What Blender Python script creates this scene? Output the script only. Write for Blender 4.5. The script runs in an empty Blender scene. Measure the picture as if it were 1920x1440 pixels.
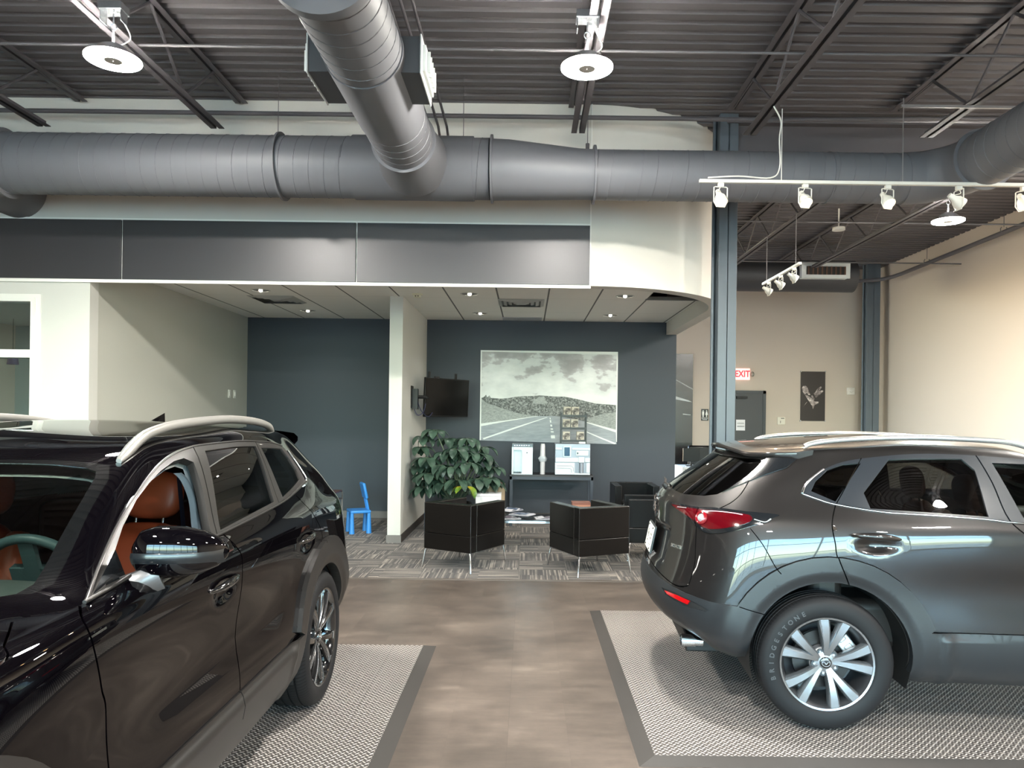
import math
import numpy as np

# ---------------------------------------------------------------- car body surface (uniform cubic B-spline)
def _bas(x):
    return np.stack([(1-x)**3/6, (3*x**3-6*x**2+4)/6, (-3*x**3+3*x**2+3*x+1)/6, x**3/6], -1)
def _dbas(x):
    return np.stack([-(1-x)**2/2, (9*x**2-12*x)/6, (-9*x**2+6*x+3)/6, x**2/2], -1)

class Surf:
    def __init__(self, net, it=2):
        self.Q = np.array(net, float)
        self.R, self.C = self.Q.shape[:2]
        P = self.Q.copy()
        for k in range(it):
            self._set(P)
            vv, uu = np.meshgrid(np.arange(self.R), np.arange(self.C), indexing='ij')
            S = self.ev(uu.ravel().astype(float), vv.ravel().astype(float))[0].reshape(P.shape)
            P = P+0.7*(self.Q-S)
        self._set(P)
        self.tables()
    def _set(self, P):
        M = np.array([1, -1, 1.])
        G = np.zeros((self.R+2, self.C+2, 3))
        G[1:-1, 1:-1] = P
        G[1:-1, 0] = P[:, 1]*M
        G[1:-1, -1] = P[:, -2]*M
        G[0] = 2*G[1]-G[2]
        G[-1] = G[-3]*M
        self.G = G
    def ev(self, u, v, der=False):
        u = np.clip(np.asarray(u, float), 0, self.C-1-1e-9); v = np.clip(np.asarray(v, float), 0, self.R-1-1e-9)
        i = np.floor(u).astype(int); j = np.floor(v).astype(int)
        bu = _bas(u-i); bv = _bas(v-j); du = _dbas(u-i); dv = _dbas(v-j)
        P = np.zeros(u.shape+(3,)); Pu = P.copy(); Pv = P.copy()
        for a in range(4):
            for b in range(4):
                g = self.G[j+b, i+a]
                P += g*(bu[..., a]*bv[..., b])[..., None]
                Pu += g*(du[..., a]*bv[..., b])[..., None]
                Pv += g*(bu[..., a]*dv[..., b])[..., None]
        return P, Pu, Pv
    def nrm(self, Pu, Pv):
        n = np.cross(Pu, Pv)   # u rear->front, v up : on the +t side  u x v = s x z = -t
        n = -n
        l = np.linalg.norm(n, axis=-1, keepdims=True); l[l < 1e-9] = 1
        n = n/l
        n = np.where(np.isnan(n), 0, n)
        return n
    def full(self, u, v):
        P, Pu, Pv = self.ev(u, v)
        return P, self.nrm(Pu, Pv)
    def tables(self):
        uu, vv = np.meshgrid(np.linspace(0, self.C-1, 16*(self.C-1)+1), np.linspace(0, self.R-1, 12*(self.R-1)+1))
        self.tu, self.tv = uu.ravel(), vv.ravel()
        self.tP, self.tN = self.full(self.tu, self.tv)
    def inv(self, plane, pts):
        """(s,z) side / (t,z) rear or front / (s,t) top  ->  (u,v)"""
        ax = {'side': (0, 2), 'rear': (1, 2), 'front': (1, 2), 'top': (0, 1), 'ws': (0, 1)}[plane]
        N = self.tN
        m = {'side': N[:, 1] > .15, 'rear': (N[:, 0] < -.25) & (self.tu < self.C/2), 'front': (N[:, 0] > .25) & (self.tu > self.C/2),
             'top': N[:, 2] > .3, 'ws': (N[:, 2] > .3)}[plane]
        T = self.tP[m][:, ax]; U = self.tu[m]; V = self.tv[m]
        out = []
        for p in pts:
            p = np.array(p, float)
            k = np.argmin(((T-p)**2).sum(1)); u, v = U[k], V[k]
            for _ in range(6):
                P, Pu, Pv = self.ev(np.array([u]), np.array([v]))
                r = p-P[0][list(ax)]
                J = np.array([[Pu[0][ax[0]], Pv[0][ax[0]]], [Pu[0][ax[1]], Pv[0][ax[1]]]])
                d = np.linalg.det(J)
                if abs(d) < 1e-7: break
                st = np.linalg.solve(J, r)
                st = np.clip(st, -.3, .3)
                u = min(max(u+st[0], 0), self.C-1); v = min(max(v+st[1], 0), self.R-1)
            out.append((u, v))
        return out

def _li(k, s):
    xs = [a for a, b in k]; ys = [b for a, b in k]
    return float(np.interp(s, xs, ys))

def make_net(rows, nr=5, nsd=9, nf=5):
    """rows: dict(rs,s1,n1,fs,s2,n2,W,Z): ring from the rear centre, round the side, to the front centre"""
    net = []
    for r in rows:
        rs, s1, n1, fs, s2, n2 = r['rs'], r['s1'], r['n1'], r['fs'], r['s2'], r['n2']
        W = r['W']; Z = r['Z']
        wr = _li(W, s1); wf = _li(W, s2)
        L = []
        def zz(s, t, w, end):
            z = _li(Z, s)
            return z
        for k in range(nr):
            ph = k/nr*math.pi/2
            s = s1-(s1-rs)*max(math.cos(ph), 0)**(2/n1); t = wr*math.sin(ph)**(2/n1)
            L.append((s, t, _li(Z, s)))
        for k in range(nsd):
            s = s1+(s2-s1)*k/(nsd-1)
            L.append((s, _li(W, s), _li(Z, s)))
        for k in range(nf-1, -1, -1):
            ph = k/nf*math.pi/2
            s = s2+(fs-s2)*max(math.cos(ph), 0)**(2/n2); t = wf*math.sin(ph)**(2/n2)
            L.append((s, t, _li(Z, s)))
        net.append(L)
    return net

def R_rows():
    return [
 dict(rs=-.70,s1=-.30,n1=2.6,fs=3.30,s2=2.9,n2=2.8,W=[(-.3,.74),(0,.78),(1,.80),(2.6,.79),(2.9,.76)],Z=[(-.7,.40),(-.4,.33),(.0,.27),(2.6,.25),(3.3,.24)]),
 dict(rs=-.83,s1=-.30,n1=2.5,fs=3.44,s2=2.95,n2=2.8,W=[(-.3,.83),(0,.865),(.6,.855),(2.,.855),(2.6,.865),(2.95,.82)],Z=[(-.83,.47),(-.4,.42),(.0,.34),(2.6,.34),(3.4,.34)]),
 dict(rs=-.885,s1=-.28,n1=2.4,fs=3.52,s2=2.98,n2=2.7,W=[(-.28,.845),(0,.88),(.6,.88),(2.,.88),(2.6,.885),(2.98,.84)],Z=[(-.88,.60),(-.4,.57),(.1,.52),(2.6,.52),(3.4,.52)]),
 dict(rs=-.85,s1=-.26,n1=2.3,fs=3.53,s2=2.95,n2=2.6,W=[(-.26,.845),(0,.878),(.7,.862),(1.6,.858),(2.2,.87),(2.65,.88),(2.95,.84)],Z=[(-.86,.74),(3.4,.68)]),
 dict(rs=-.815,s1=-.24,n1=2.2,fs=3.48,s2=2.9,n2=2.5,W=[(-.24,.84),(0,.88),(.7,.885),(1.6,.88),(2.65,.875),(2.9,.82)],Z=[(-.8,.90),(.5,.88),(3.4,.80)]),
 dict(rs=-.80,s1=-.22,n1=2.15,fs=3.36,s2=2.8,n2=2.4,W=[(-.22,.82),(0,.863),(.7,.885),(1.6,.885),(2.4,.875),(2.8,.81)],Z=[(-.8,1.03),(.5,1.01),(2.4,.97),(3.35,.87)]),
 dict(rs=-.79,s1=-.18,n1=2.15,fs=2.8,s2=2.35,n2=2.4,W=[(-.18,.795),(0,.835),(.7,.868),(1.6,.87),(2.35,.84)],Z=[(-.8,1.10),(.5,1.07),(1.6,1.05),(2.4,1.01),(2.8,.97)]),
 dict(rs=-.74,s1=-.12,n1=2.2,fs=2.22,s2=1.9,n2=2.4,W=[(-.12,.745),(.1,.79),(.7,.832),(1.6,.835),(1.9,.80)],Z=[(-.75,1.16),(-.1,1.17),(.3,1.15),(1.0,1.12),(1.6,1.09),(2.2,1.04)]),
 dict(rs=-.58,s1=0.0,n1=2.3,fs=1.78,s2=1.52,n2=2.4,W=[(0,.69),(.4,.75),(.8,.765),(1.4,.755),(1.52,.72)],Z=[(-.58,1.28),(.0,1.29),(.5,1.29),(1.3,1.26),(1.8,1.22)]),
 dict(rs=-.42,s1=.12,n1=2.6,fs=1.33,s2=1.12,n2=2.5,W=[(.12,.625),(.4,.67),(.8,.685),(1.12,.66)],Z=[(-.42,1.385),(0,1.405),(.5,1.43),(1.0,1.41),(1.33,1.38)]),
 dict(rs=-.34,s1=.15,n1=3.0,fs=1.13,s2=.95,n2=2.6,W=[(.15,.575),(.4,.60),(.8,.61),(.95,.59)],Z=[(-.34,1.435),(0,1.455),(.5,1.48),(1.13,1.455)]),
 dict(rs=-.24,s1=.2,n1=2.6,fs=.98,s2=.8,n2=2.4,W=[(.2,.33),(.8,.33)],Z=[(-.24,1.46),(.1,1.485),(.5,1.51),(.98,1.485)]),
 dict(rs=-.12,s1=.2,n1=2.4,fs=.85,s2=.7,n2=2.4,W=[(.2,0.),(.7,0.)],Z=[(-.12,1.47),(.1,1.495),(.5,1.52),(.85,1.505)]),
 ]
def L_rows():
    return [
 dict(rs=-.78,s1=-.35,n1=2.6,fs=3.45,s2=3.05,n2=2.8,W=[(-.35,.80),(0,.84),(1,.86),(2.8,.85),(3.05,.82)],Z=[(-.78,.42),(-.4,.33),(.0,.26),(2.8,.25),(3.4,.24)]),
 dict(rs=-.91,s1=-.35,n1=2.6,fs=3.62,s2=3.1,n2=2.8,W=[(-.35,.88),(0,.925),(.6,.905),(2.,.905),(2.8,.925),(3.1,.88)],Z=[(-.9,.48),(-.4,.42),(.0,.34),(2.8,.34),(3.6,.36)]),
 dict(rs=-.975,s1=-.36,n1=2.5,fs=3.70,s2=3.12,n2=2.7,W=[(-.36,.93),(0,.945),(.6,.94),(2.,.94),(2.8,.945),(3.12,.90)],Z=[(-.96,.62),(-.4,.57),(.1,.53),(2.8,.53),(3.6,.55)]),
 dict(rs=-.96,s1=-.35,n1=2.4,fs=3.72,s2=3.1,n2=2.6,W=[(-.35,.93),(0,.94),(.7,.92),(1.6,.915),(2.3,.925),(2.8,.94),(3.1,.90)],Z=[(-.95,.77),(3.4,.74)]),
 dict(rs=-.93,s1=-.33,n1=2.3,fs=3.69,s2=3.05,n2=2.5,W=[(-.33,.92),(0,.94),(.7,.938),(1.6,.935),(2.8,.935),(3.05,.88)],Z=[(-.9,.93),(.5,.91),(3.6,.90)]),
 dict(rs=-.90,s1=-.31,n1=2.3,fs=3.58,s2=2.95,n2=2.4,W=[(-.31,.90),(0,.925),(.7,.938),(1.6,.935),(2.5,.93),(2.95,.87)],Z=[(-.9,1.07),(.5,1.05),(2.4,1.03),(3.5,.98)]),
 dict(rs=-.885,s1=-.24,n1=2.3,fs=2.95,s2=2.5,n2=2.4,W=[(-.24,.855),(0,.90),(.7,.915),(1.6,.915),(2.5,.88)],Z=[(-.9,1.15),(.5,1.12),(1.6,1.095),(2.4,1.075),(2.95,1.05)]),
 dict(rs=-.82,s1=-.2,n1=2.3,fs=2.38,s2=2.05,n2=2.4,W=[(-.2,.80),(.1,.85),(.7,.875),(1.6,.875),(2.05,.84)],Z=[(-.85,1.23),(-.1,1.25),(.3,1.22),(.7,1.19),(1.4,1.15),(2.0,1.11),(2.38,1.09)]),
 dict(rs=-.68,s1=-.1,n1=2.4,fs=2.06,s2=1.78,n2=2.4,W=[(-.1,.735),(.3,.795),(.8,.82),(1.5,.81),(1.78,.765)],Z=[(-.72,1.34),(.0,1.34),(.7,1.33),(1.4,1.31),(2.06,1.26)]),
 dict(rs=-.53,s1=0.0,n1=2.6,fs=1.76,s2=1.5,n2=2.6,W=[(0,.665),(.4,.72),(.8,.745),(1.3,.73),(1.5,.69)],Z=[(-.6,1.44),(.0,1.455),(.7,1.475),(1.3,1.46),(1.76,1.41)]),
 dict(rs=-.47,s1=.05,n1=2.8,fs=1.58,s2=1.33,n2=2.6,W=[(.05,.59),(.4,.63),(.8,.645),(1.33,.62)],Z=[(-.55,1.475),(0,1.505),(.7,1.53),(1.3,1.505),(1.58,1.47)]),
 dict(rs=-.42,s1=.1,n1=2.6,fs=1.42,s2=1.2,n2=2.4,W=[(.1,.36),(1.2,.36)],Z=[(-.42,1.51),(.1,1.535),(.7,1.552),(1.42,1.505)]),
 dict(rs=-.3,s1=.1,n1=2.4,fs=1.28,s2=1.1,n2=2.4,W=[(.1,0.),(1.1,0.)],Z=[(-.3,1.525),(.1,1.545),(.7,1.562),(1.28,1.525)]),
 ]

carspec_R = R_rows(); carspec_L = L_rows()
import bpy, bmesh, random
from mathutils import Vector, Matrix, Euler
from mathutils.geometry import delaunay_2d_cdt
sc = bpy.context.scene
COL = sc.collection
PI = math.pi
random.seed(7)

def obj_new(name, data):
    o = bpy.data.objects.new(name, data); COL.objects.link(o); return o

def tag(o, label=None, cat=None, group=None, kind=None):
    if label: o['label'] = label
    if cat: o['category'] = cat
    if group: o['group'] = group
    if kind: o['kind'] = kind
    return o

def thing(name, label, cat, loc=(0, 0, 0), rz=0.0, group=None):
    o = obj_new(name, None)
    o.empty_display_size = .1
    o.location = loc; o.rotation_euler = (0, 0, rz)
    return tag(o, label, cat, group)

def copy_tree(o, parent=None):
    c = o.copy(); COL.objects.link(c); c.parent = parent
    for ch in o.children: copy_tree(ch, c)
    return c

def S2L(c):
    """sRGB 0-255 -> linear"""
    out = []
    for v in c[:3]:
        v = v/255.
        out.append(v/12.92 if v <= .04045 else ((v+.055)/1.055)**2.4)
    return tuple(out)+(1.,)

MATS = {}
def mat(name, rgb, rough=.5, metal=0., coat=0., spec=.5, emit=None, estr=0., crough=.03, bump=None, sheen=0., alpha=None):
    if name in MATS: return MATS[name]
    m = bpy.data.materials.new(name); m.use_nodes = True
    b = m.node_tree.nodes['Principled BSDF']
    b.inputs['Base Color'].default_value = S2L(rgb)
    b.inputs['Roughness'].default_value = rough
    b.inputs['Metallic'].default_value = metal
    b.inputs['Coat Weight'].default_value = coat
    b.inputs['Coat Roughness'].default_value = crough
    b.inputs['Specular IOR Level'].default_value = spec
    if sheen: b.inputs['Sheen Weight'].default_value = sheen
    if emit:
        b.inputs['Emission Color'].default_value = S2L(emit); b.inputs['Emission Strength'].default_value = estr
    if bump:
        nt = m.node_tree
        tc = nt.nodes.new('ShaderNodeTexCoord'); n = nt.nodes.new('ShaderNodeTexNoise'); bp = nt.nodes.new('ShaderNodeBump')
        n.inputs['Scale'].default_value = bump[0]; n.inputs['Detail'].default_value = 3
        bp.inputs['Strength'].default_value = bump[1]; bp.inputs['Distance'].default_value = bump[2] if len(bump) > 2 else .002
        nt.links.new(tc.outputs['Object'], n.inputs['Vector']); nt.links.new(n.outputs['Fac'], bp.inputs['Height'])
        nt.links.new(bp.outputs['Normal'], b.inputs['Normal'])
    MATS[name] = m
    return m

class NT:
    """small node-tree writer"""
    def __init__(s, name):
        s.m = bpy.data.materials.new(name); s.m.use_nodes = True; s.t = s.m.node_tree
        s.b = s.t.nodes['Principled BSDF']; s.out = s.t.nodes['Material Output']; MATS[name] = s.m
    def n(s, typ, **kw):
        x = s.t.nodes.new('ShaderNode'+typ)
        for k, v in kw.items(): setattr(x, k, v)
        return x
    def l(s, a, b): s.t.links.new(a, b)
    def val(s, inp, v):
        if hasattr(v, 'is_linked') or hasattr(v, 'links'): s.l(v, inp)
        else: inp.default_value = v
    def math(s, op, a, b=None, c=None, clamp=False):
        x = s.n('Math', operation=op); x.use_clamp = clamp
        s.val(x.inputs[0], a)
        if b is not None: s.val(x.inputs[1], b)
        if c is not None: s.val(x.inputs[2], c)
        return x.outputs[0]
    def mix(s, f, a, b):
        x = s.n('Mix', data_type='RGBA'); s.val(x.inputs[0], f); s.val(x.inputs[6], a); s.val(x.inputs[7], b)
        return x.outputs[2]
    def obj(s):
        tc = s.n('TexCoord'); return tc.outputs['Object']
    def xyz(s, v):
        x = s.n('SeparateXYZ'); s.l(v, x.inputs[0]); return x.outputs[0], x.outputs[1], x.outputs[2]
    def comb(s, x, y, z):
        c = s.n('CombineXYZ'); s.val(c.inputs[0], x); s.val(c.inputs[1], y); s.val(c.inputs[2], z); return c.outputs[0]
    def noise(s, vec, scale, detail=3., rough=.5):
        x = s.n('TexNoise'); s.l(vec, x.inputs['Vector']); x.inputs['Scale'].default_value = scale
        x.inputs['Detail'].default_value = detail; x.inputs['Roughness'].default_value = rough
        return x.outputs['Fac']
    def white(s, vec):
        x = s.n('TexWhiteNoise', noise_dimensions='3D'); s.l(vec, x.inputs['Vector']); return x.outputs['Value']
    def ramp(s, f, stops):
        x = s.n('ValToRGB'); s.l(f, x.inputs[0]); e = x.color_ramp.elements
        while len(e) < len(stops): e.new(.5)
        for k, (p, c) in enumerate(stops): e[k].position = p; e[k].color = S2L(c) if max(c) > 1 else tuple(c)+(1.,)
        return x.outputs[0]
    def bump(s, h, strength=.5, dist=.01):
        x = s.n('Bump'); x.inputs['Strength'].default_value = strength; x.inputs['Distance'].default_value = dist
        s.l(h, x.inputs['Height']); s.l(x.outputs[0], s.b.inputs['Normal'])

def emis(name, rgb, strength):
    if name in MATS: return MATS[name]
    m = bpy.data.materials.new(name); m.use_nodes = True; t = m.node_tree
    t.nodes.remove(t.nodes['Principled BSDF'])
    e = t.nodes.new('ShaderNodeEmission'); e.inputs[0].default_value = S2L(rgb); e.inputs[1].default_value = strength
    t.links.new(e.outputs[0], t.nodes['Material Output'].inputs[0]); MATS[name] = m
    return m

def glassmat(name, tint, ior=1.5, gloss=1.0, rough=0.0):
    """thin sheet glass: straight-through tinted transparency plus Fresnel reflection"""
    if name in MATS: return MATS[name]
    m = bpy.data.materials.new(name); m.use_nodes = True; t = m.node_tree
    t.nodes.remove(t.nodes['Principled BSDF'])
    tr = t.nodes.new('ShaderNodeBsdfTransparent'); tr.inputs[0].default_value = tuple(tint)+(1,)
    gl = t.nodes.new('ShaderNodeBsdfGlossy'); gl.inputs['Roughness'].default_value = rough; gl.inputs[0].default_value = (gloss, gloss, gloss, 1)
    lw = t.nodes.new('ShaderNodeFresnel'); lw.inputs[0].default_value = ior
    mx = t.nodes.new('ShaderNodeMixShader')
    t.links.new(lw.outputs[0], mx.inputs[0]); t.links.new(tr.outputs[0], mx.inputs[1]); t.links.new(gl.outputs[0], mx.inputs[2])
    t.links.new(mx.outputs[0], t.nodes['Material Output'].inputs[0]); MATS[name] = m
    return m

class MB:
    def __init__(s): s.v = []; s.f = []; s.mi = []; s.k = 0
    def mat(s, k): s.k = k; return s
    def add(s, vs, fs, M=None):
        b = len(s.v)
        if M is not None: vs = [M @ Vector(p) for p in vs]
        s.v += [tuple(p) for p in vs]
        s.f += [tuple(b+i for i in f) for f in fs]; s.mi += [s.k]*len(fs)
        return s
    def box(s, a, b, M=None):
        x0, y0, z0 = a; x1, y1, z1 = b
        if x0 > x1: x0, x1 = x1, x0
        if y0 > y1: y0, y1 = y1, y0
        if z0 > z1: z0, z1 = z1, z0
        vs = [(x0, y0, z0), (x1, y0, z0), (x1, y1, z0), (x0, y1, z0), (x0, y0, z1), (x1, y0, z1), (x1, y1, z1), (x0, y1, z1)]
        return s.add(vs, [(0, 3, 2, 1), (4, 5, 6, 7), (0, 1, 5, 4), (1, 2, 6, 5), (2, 3, 7, 6), (3, 0, 4, 7)], M)
    def cbox(s, c, d, M=None):
        return s.box([c[i]-d[i]/2 for i in range(3)], [c[i]+d[i]/2 for i in range(3)], M)
    def prism(s, poly, z0, z1, M=None, axis='z'):
        n = len(poly)
        f = {'z': lambda p, h: (p[0], p[1], h), 'y': lambda p, h: (p[0], h, p[1]), 'x': lambda p, h: (h, p[0], p[1])}[axis]
        vs = [f(p, z0) for p in poly]+[f(p, z1) for p in poly]
        fs = [tuple(range(n-1, -1, -1)), tuple(range(n, 2*n))]+[(i, (i+1) % n, n+(i+1) % n, n+i) for i in range(n)]
        if axis == 'y': fs = [tuple(reversed(q)) for q in fs]
        return s.add(vs, fs, M)
    def cyl(s, a, b, r0, r1=None, n=16, caps=True):
        a = Vector(a); b = Vector(b); r1 = r0 if r1 is None else r1
        d = (b-a).normalized(); q = d.to_track_quat('Z', 'Y').to_matrix()
        X, Y = q.col[0], q.col[1]
        vs = []
        for P, r in ((a, r0), (b, r1)):
            for i in range(n):
                t = 2*PI*i/n; vs.append(P+X*(r*math.cos(t))+Y*(r*math.sin(t)))
        fs = [(i, (i+1) % n, n+(i+1) % n, n+i) for i in range(n)]
        if caps: fs += [tuple(range(n-1, -1, -1)), tuple(range(n, 2*n))]
        return s.add(vs, fs)
    def tube(s, pts, r, n=8, caps=True, closed=False, sy=1.0):
        pts = [Vector(p) for p in pts]; m = len(pts)
        rr = r if isinstance(r, (list, tuple)) else [r]*m
        vs = []; up = None
        for i, p in enumerate(pts):
            if closed: d = pts[(i+1) % m]-pts[i-1]
            else: d = pts[min(i+1, m-1)]-pts[max(i-1, 0)]
            d = d.normalized()
            if up is None:
                up = Vector((0, 0, 1)) if abs(d.z) < .9 else Vector((1, 0, 0))
            X = d.cross(up)
            if X.length < 1e-6: X = d.cross(Vector((0, 1, 0)))
            X.normalize(); Y = X.cross(d).normalized(); up = Y
            for k in range(n):
                t = 2*PI*k/n; vs.append(p+X*(rr[i]*math.cos(t))+Y*(rr[i]*sy*math.sin(t)))
        fs = []
        for i in range(m if closed else m-1):
            j = (i+1) % m
            for k in range(n):
                k2 = (k+1) % n; fs.append((i*n+k, j*n+k, j*n+k2, i*n+k2))
        if caps and not closed:
            fs += [tuple(range(n)), tuple(range(m*n-1, (m-1)*n-1, -1))]
        return s.add(vs, fs)
    def lathe(s, prof, n=32, M=None, closed=False, a0=0., a1=2*PI):
        """prof (r,z) revolved round z"""
        full = abs(a1-a0-2*PI) < 1e-6; m = len(prof); N = n if full else n+1
        vs = [(r*math.cos(a0+(a1-a0)*i/n), r*math.sin(a0+(a1-a0)*i/n), z) for i in range(N) for r, z in prof]
        fs = []
        for i in range(n):
            j = (i+1) % N
            for k in range(m if closed else m-1):
                k2 = (k+1) % m
                fs.append((i*m+k, j*m+k, j*m+k2, i*m+k2))
        return s.add(vs, fs, M)
    def sph(s, c, r, n=16, m=10, sc=(1, 1, 1), M=None):
        vs = []
        for j in range(m+1):
            t = PI*j/m
            for i in range(n):
                p = 2*PI*i/n; vs.append((c[0]+r*sc[0]*math.sin(t)*math.cos(p), c[1]+r*sc[1]*math.sin(t)*math.sin(p), c[2]+r*sc[2]*math.cos(t)))
        fs = [(j*n+i, (j+1)*n+i, (j+1)*n+(i+1) % n, j*n+(i+1) % n) for j in range(m) for i in range(n)]
        return s.add(vs, fs, M)
    def grid(s, P, M=None, flip=False):
        """P[i][j] points"""
        a = len(P); b = len(P[0])
        vs = [p for row in P for p in row]
        fs = [(i*b+j, (i+1)*b+j, (i+1)*b+j+1, i*b+j+1) for i in range(a-1) for j in range(b-1)]
        if flip: fs = [tuple(reversed(q)) for q in fs]
        return s.add(vs, fs, M)
    def build(s, name, mats, parent=None, smooth=True, ang=35, bevel=0, world=False, seg=2, origin=None, weld=True, subsurf=0):
        me = bpy.data.meshes.new(name)
        V = s.v
        loc = Vector((0, 0, 0))
        if parent is None:
            if origin is not None: loc = Vector(origin)
            else:
                xs = [p[0] for p in V]; ys = [p[1] for p in V]; zs = [p[2] for p in V]
                loc = Vector(((min(xs)+max(xs))/2, (min(ys)+max(ys))/2, min(zs)))
            V = [(p[0]-loc.x, p[1]-loc.y, p[2]-loc.z) for p in V]
        elif world:
            r = parent
            while r.parent: r = r.parent
            Mi = (Matrix.Translation(r.location) @ r.rotation_euler.to_matrix().to_4x4()).inverted()
            V = [tuple(Mi @ Vector(p)) for p in V]
        me.from_pydata(V, [], s.f)
        if not isinstance(mats, (list, tuple)): mats = [mats]
        for m in mats: me.materials.append(m)
        if len(mats) > 1: me.polygons.foreach_set('material_index', s.mi)
        me.validate()
        if weld:
            bm = bmesh.new(); bm.from_mesh(me); bmesh.ops.remove_doubles(bm, verts=bm.verts, dist=1e-5)
            bm.to_mesh(me); bm.free()
        if smooth:
            me.polygons.foreach_set('use_smooth', [True]*len(me.polygons)); me.set_sharp_from_angle(angle=math.radians(ang))
        me.update()
        o = obj_new(name, me); o.location = loc
        if parent is not None: o.parent = parent
        if bevel:
            b = o.modifiers.new('bevel', 'BEVEL'); b.width = bevel; b.segments = seg; b.limit_method = 'ANGLE'; b.angle_limit = math.radians(40)
            b.harden_normals = False
        if subsurf:
            b = o.modifiers.new('sub', 'SUBSURF'); b.levels = subsurf; b.render_levels = subsurf
        return o

def struct(mb, name, m, **kw):
    o = mb.build(name, m, **kw); o['kind'] = 'structure'; return o

def RotZ(a): return Matrix.Rotation(a, 4, 'Z')
def T(x, y, z): return Matrix.Translation((x, y, z))

_tc = {}
def text_mb(mb, txt, size, M, depth=.001, align='CENTER', bold=False):
    """letters as extruded mesh, drawn in the xy plane then moved by M"""
    key = (txt, size, depth, align, bold)
    if key not in _tc:
        cu = bpy.data.curves.new('letters', 'FONT'); cu.body = txt; cu.size = size; cu.extrude = depth
        cu.align_x = align; cu.align_y = 'CENTER'; cu.resolution_u = 3
        if bold: cu.offset = size*.025
        o = bpy.data.objects.new('letters', cu); COL.objects.link(o)
        dg = bpy.context.evaluated_depsgraph_get(); me = bpy.data.meshes.new_from_object(o.evaluated_get(dg))
        _tc[key] = ([tuple(v.co) for v in me.vertices], [tuple(p.vertices) for p in me.polygons])
        bpy.data.objects.remove(o); bpy.data.curves.remove(cu); bpy.data.meshes.remove(me)
    vs, fs = _tc[key]
    mb.add(vs, fs, M)
    return mb
mat('chrome', (220, 222, 225), .12, 1.); mat('dark_plastic', (20, 20, 21), .6); mat('alloy_bright', (176, 180, 184), .25, .85)
# ---------------------------------------------------------------- car builder
def inv3(S, P):
    P = np.array(P, float)
    d = ((S.tP-P)**2).sum(1)+np.where((S.tN*(P-S.tP)).sum(1) < -.3, 9, 0)
    k = int(np.argmin(d)); u, v = S.tu[k], S.tv[k]
    for _ in range(5):
        p, Pu, Pv = S.ev(np.array([u]), np.array([v]))
        A = np.stack([Pu[0], Pv[0]], 1); r = P-p[0]
        try: st = np.linalg.lstsq(A, r, rcond=1e-3)[0]
        except Exception: break
        st = np.clip(st, -.25, .25)
        u = min(max(u+st[0], 0), S.C-1); v = min(max(v+st[1], 0), S.R-1)
    return (float(u), float(v))

def dens(pts, step=.03, closed=True):
    out = []; n = len(pts)
    for i in range(n if closed else n-1):
        a = np.array(pts[i], float); b = np.array(pts[(i+1) % n], float)
        if len(a) != len(b): out.append(tuple(a)); continue
        m = max(1, int(np.linalg.norm(b-a)/step))
        for k in range(m): out.append(tuple(a+(b-a)*k/m))
    if not closed: out.append(tuple(pts[-1]))
    return out

def smooth_pts(pts, n=6, closed=False):
    """Catmull-Rom through the points"""
    P = [np.array(p, float) for p in pts]; m = len(P); out = []
    for i in range(m if closed else m-1):
        if closed: a, b, c, d = P[i-1], P[i], P[(i+1) % m], P[(i+2) % m]
        else: a, b, c, d = P[max(i-1, 0)], P[i], P[i+1], P[min(i+2, m-1)]
        for k in range(n):
            t = k/n
            out.append(tuple(.5*((2*b)+(-a+c)*t+(2*a-5*b+4*c-d)*t*t+(-a+3*b-3*c+d)*t**3)))
    if not closed: out.append(tuple(P[-1]))
    return out

def arc(cx, cz, r, a0, a1, n=20):
    return [(cx+r*math.cos(math.radians(a0+(a1-a0)*i/n)), cz+r*math.sin(math.radians(a0+(a1-a0)*i/n))) for i in range(n+1)]

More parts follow.
